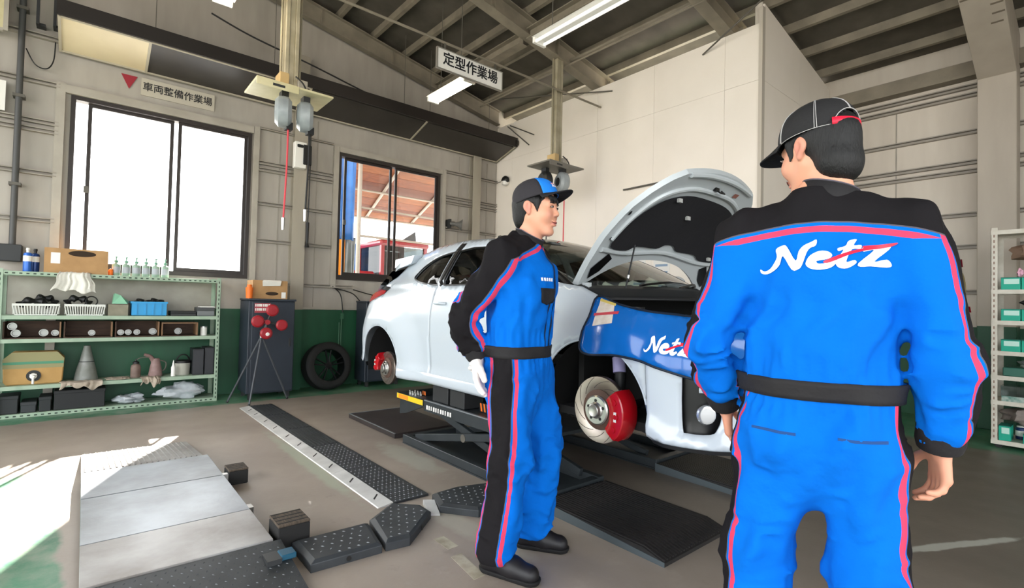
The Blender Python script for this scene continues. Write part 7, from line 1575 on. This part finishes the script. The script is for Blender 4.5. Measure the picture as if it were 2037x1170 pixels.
# shelter roof of orange boards on white pipes
sh = thing('yard_shelter', (6.5, 11, -.05), 'open yard shelter with orange board roof on white pipes outside the small window', 'shelter')
def srz(y): return 4.75-.235*(y-8.4)
M_brd = [mat('board_orange', '6f3713', .7, col2='562708', nscale=5, stretch=(1, 5, 5)), mat('board_rust', '5c2c17', .7, col2='4a2110', nscale=5, stretch=(1, 5, 5)), mat('board_ochre', '7c4417', .7, col2='633410', nscale=4, stretch=(1, 5, 5))]
for i in range(12):
    y0, y1 = 8.4+i*.42, 8.4+i*.42+.41
    MB().hexa([(3.55, y0, srz(y0)), (9.6, y0, srz(y0)), (9.6, y1, srz(y1)), (3.55, y1, srz(y1))], [(3.55, y0, srz(y0)+.03), (9.6, y0, srz(y0)+.03), (9.6, y1, srz(y1)+.03), (3.55, y1, srz(y1)+.03)]).build('roof_board', M_brd[(i*7) % 3], sh)
M_wp = mat('pipe_white', '8c8479', .5)
for x in (5.0, 6.4, 7.8, 9.2): MB().cyl((x, 8.4, srz(8.4)-.04), (x+.9, 13.4, srz(13.4)-.04), .035, seg=8).build('roof_pipe', M_wp, sh, smooth=True)
for y in (9.0, 10.2, 11.6, 13.2): MB().cyl((3.95, y, srz(y)-.10), (9.6, y, srz(y)-.10), .028, seg=8).build('cross_pipe', M_wp, sh, smooth=True)
for x, y in ((4.35, 10.2), (9.4, 9.0), (9.4, 13.2), (4.3, 13.2)): MB().cyl((x, y, -.05), (x, y, srz(y)-.06), .045, seg=10).build('upright_pipe', M_wp, sh, smooth=True)
for z in (2.6, 3.2): MB().cyl((4.35, 10.2, z), (9.4, 10.2, z-.05), .024, seg=8).build('rail_pipe', M_wp, sh, smooth=True)
def drape(name, label, p0, p1, z0, z1, m, cat, amp=.05):
    p0, p1 = Vector(p0), Vector(p1); nx, nz = 30, 14; v = []; n = Vector((-(p1-p0).y, (p1-p0).x, 0)).normalized()
    for j in range(nz+1):
        for i in range(nx+1):
            u, t = i/nx, j/nz; q = p0.lerp(p1, u)+n*(amp*math.sin(u*14+t*1.5)+amp*.5*math.sin(u*31)); v.append((q.x, q.y, z0+(z1-z0)*t))
    o = raw(name, v, [(j*(nx+1)+i, j*(nx+1)+i+1, (j+1)*(nx+1)+i+1, (j+1)*(nx+1)+i) for j in range(nz) for i in range(nx)], m, None, True, 1.5); md = o.modifiers.new('t', 'SOLIDIFY'); md.thickness = .006; return tag(o, label, cat)
M_tarp = mat('tarp_blue', '1a5ea6', .45, col2='155090', nscale=4)
drape('blue_tarp', 'bright blue tarp hanging outside the smaller window', (3.22, 8.9, 0), (3.86, 9.2, 0), 2.35, 4.5, M_tarp, 'tarp')
drape('blue_tarp', 'lower blue tarp behind the red cab outside', (4.3, 12.9, 0), (6.3, 13.0, 0), -.04, 2.75, M_tarp, 'tarp')
drape('clear_sheet', 'hazy plastic sheet hanging below the blue tarp outside', (3.36, 9.1, 0), (4.0, 9.5, 0), -.04, 2.45, mat('plastic_haze', '6f7676', .3, col2='5d6462', nscale=3, trans=.3), 'plastic sheet')
o = thing('orange_hoarding', (3.3, 8.7, -.05), 'orange upright panel outside at the edge of the smaller window', 'panel')
box('board', (3.05, 8.60, .1), (3.43, 8.64, 2.28), mat('panel_orange', 'b46c0c', .6), o); box('post', (3.06, 8.65, -.05), (3.10, 8.69, 2.25), M_dkgrey, o); box('post', (3.38, 8.65, -.05), (3.42, 8.69, 2.25), M_dkgrey, o)
# red machine cab
_mark = len(bpy.data.objects)
cab = thing('red_machine', (5.2, 10.6, -.05), 'red machine with a boxy windowed cab parked outside the smaller window', 'vehicle')
M_cr = mat('cab_red', '7c0c18', .3, coat=.4)
cx, cy = 5.05, 10.9
for (a, b) in (((4.62, 10.55), (4.70, 10.63)), ((5.72, 10.55), (5.80, 10.63)), ((4.62, 11.7), (4.70, 11.78)), ((5.72, 11.7), (5.80, 11.78))): box('cab_post', (a[0], a[1], 1.0), (b[0], b[1], 2.50), M_cr, cab)
MB().box((4.58, 10.50, 2.50), (5.84, 11.82, 2.62)).build('cab_roof', M_cr, cab, bevel=.04); MB().box((4.58, 10.5, .45), (5.84, 11.82, 1.0)).build('cab_base', M_cr, cab, bevel=.02)
box('window_glass', (4.705, 10.58, 1.02), (5.715, 10.60, 2.49), glass('cab_glass', (.25, .28, .28), gl=.1), cab); box('window_glass', (4.64, 10.64, 1.02), (4.66, 11.69, 2.49), glass('cab_glass'), cab); box('rear_panel', (4.70, 11.72, 1.02), (5.72, 11.74, 2.49), M_dkgrey, cab)
MB().box((5.0, 10.9, 1.0), (5.5, 11.4, 1.5)).box((5.0, 11.3, 1.5), (5.5, 11.45, 2.1)).build('cab_seat', M_black, cab, bevel=.03)
MB().prism([(5.25, 2.625), (5.75, 2.625), (5.72, 2.95)], (0, 11.0, 0), (1, 0, 0), (0, 0, 1), (0, .05, 0)).build('fin', M_dkgrey, cab); MB().lathe((4.75, 10.9, 2.62), (0, 0, 1), [(0, 0), (.09, 0), (.09, .12), (.05, .2), (0, .2)], 14).build('beacon', M_white, cab, smooth=True)
box('hood', (3.95, 10.7, .45), (4.575, 11.6, 1.9), M_cr, cab, bevel=.05); box('light_panel', (3.945, 10.9, 1.3), (3.949, 11.4, 1.7), M_black, cab)
for (x, y, r) in ((4.3, 10.52, .45), (5.5, 10.48, .5), (4.3, 11.85, .45), (5.5, 11.85, .5)):
    w_ = MB().lathe((x, y-.12 if y < 11 else y+.0, r-.05), (0, 1, 0), [(r*.5, 0), (r*.95, 0), (r, .04), (r, .18), (r*.95, .22), (r*.5, .22)], 24, closed=True).build('wheel', M_rub, cab, smooth=True); MB().cyl((x, y-.10 if y < 11 else y+.02, r-.05), (x, y+.06 if y < 11 else y+.18, r-.05), r*.5, seg=16).build('rim', M_cr, w_)
cab.location.x += .42
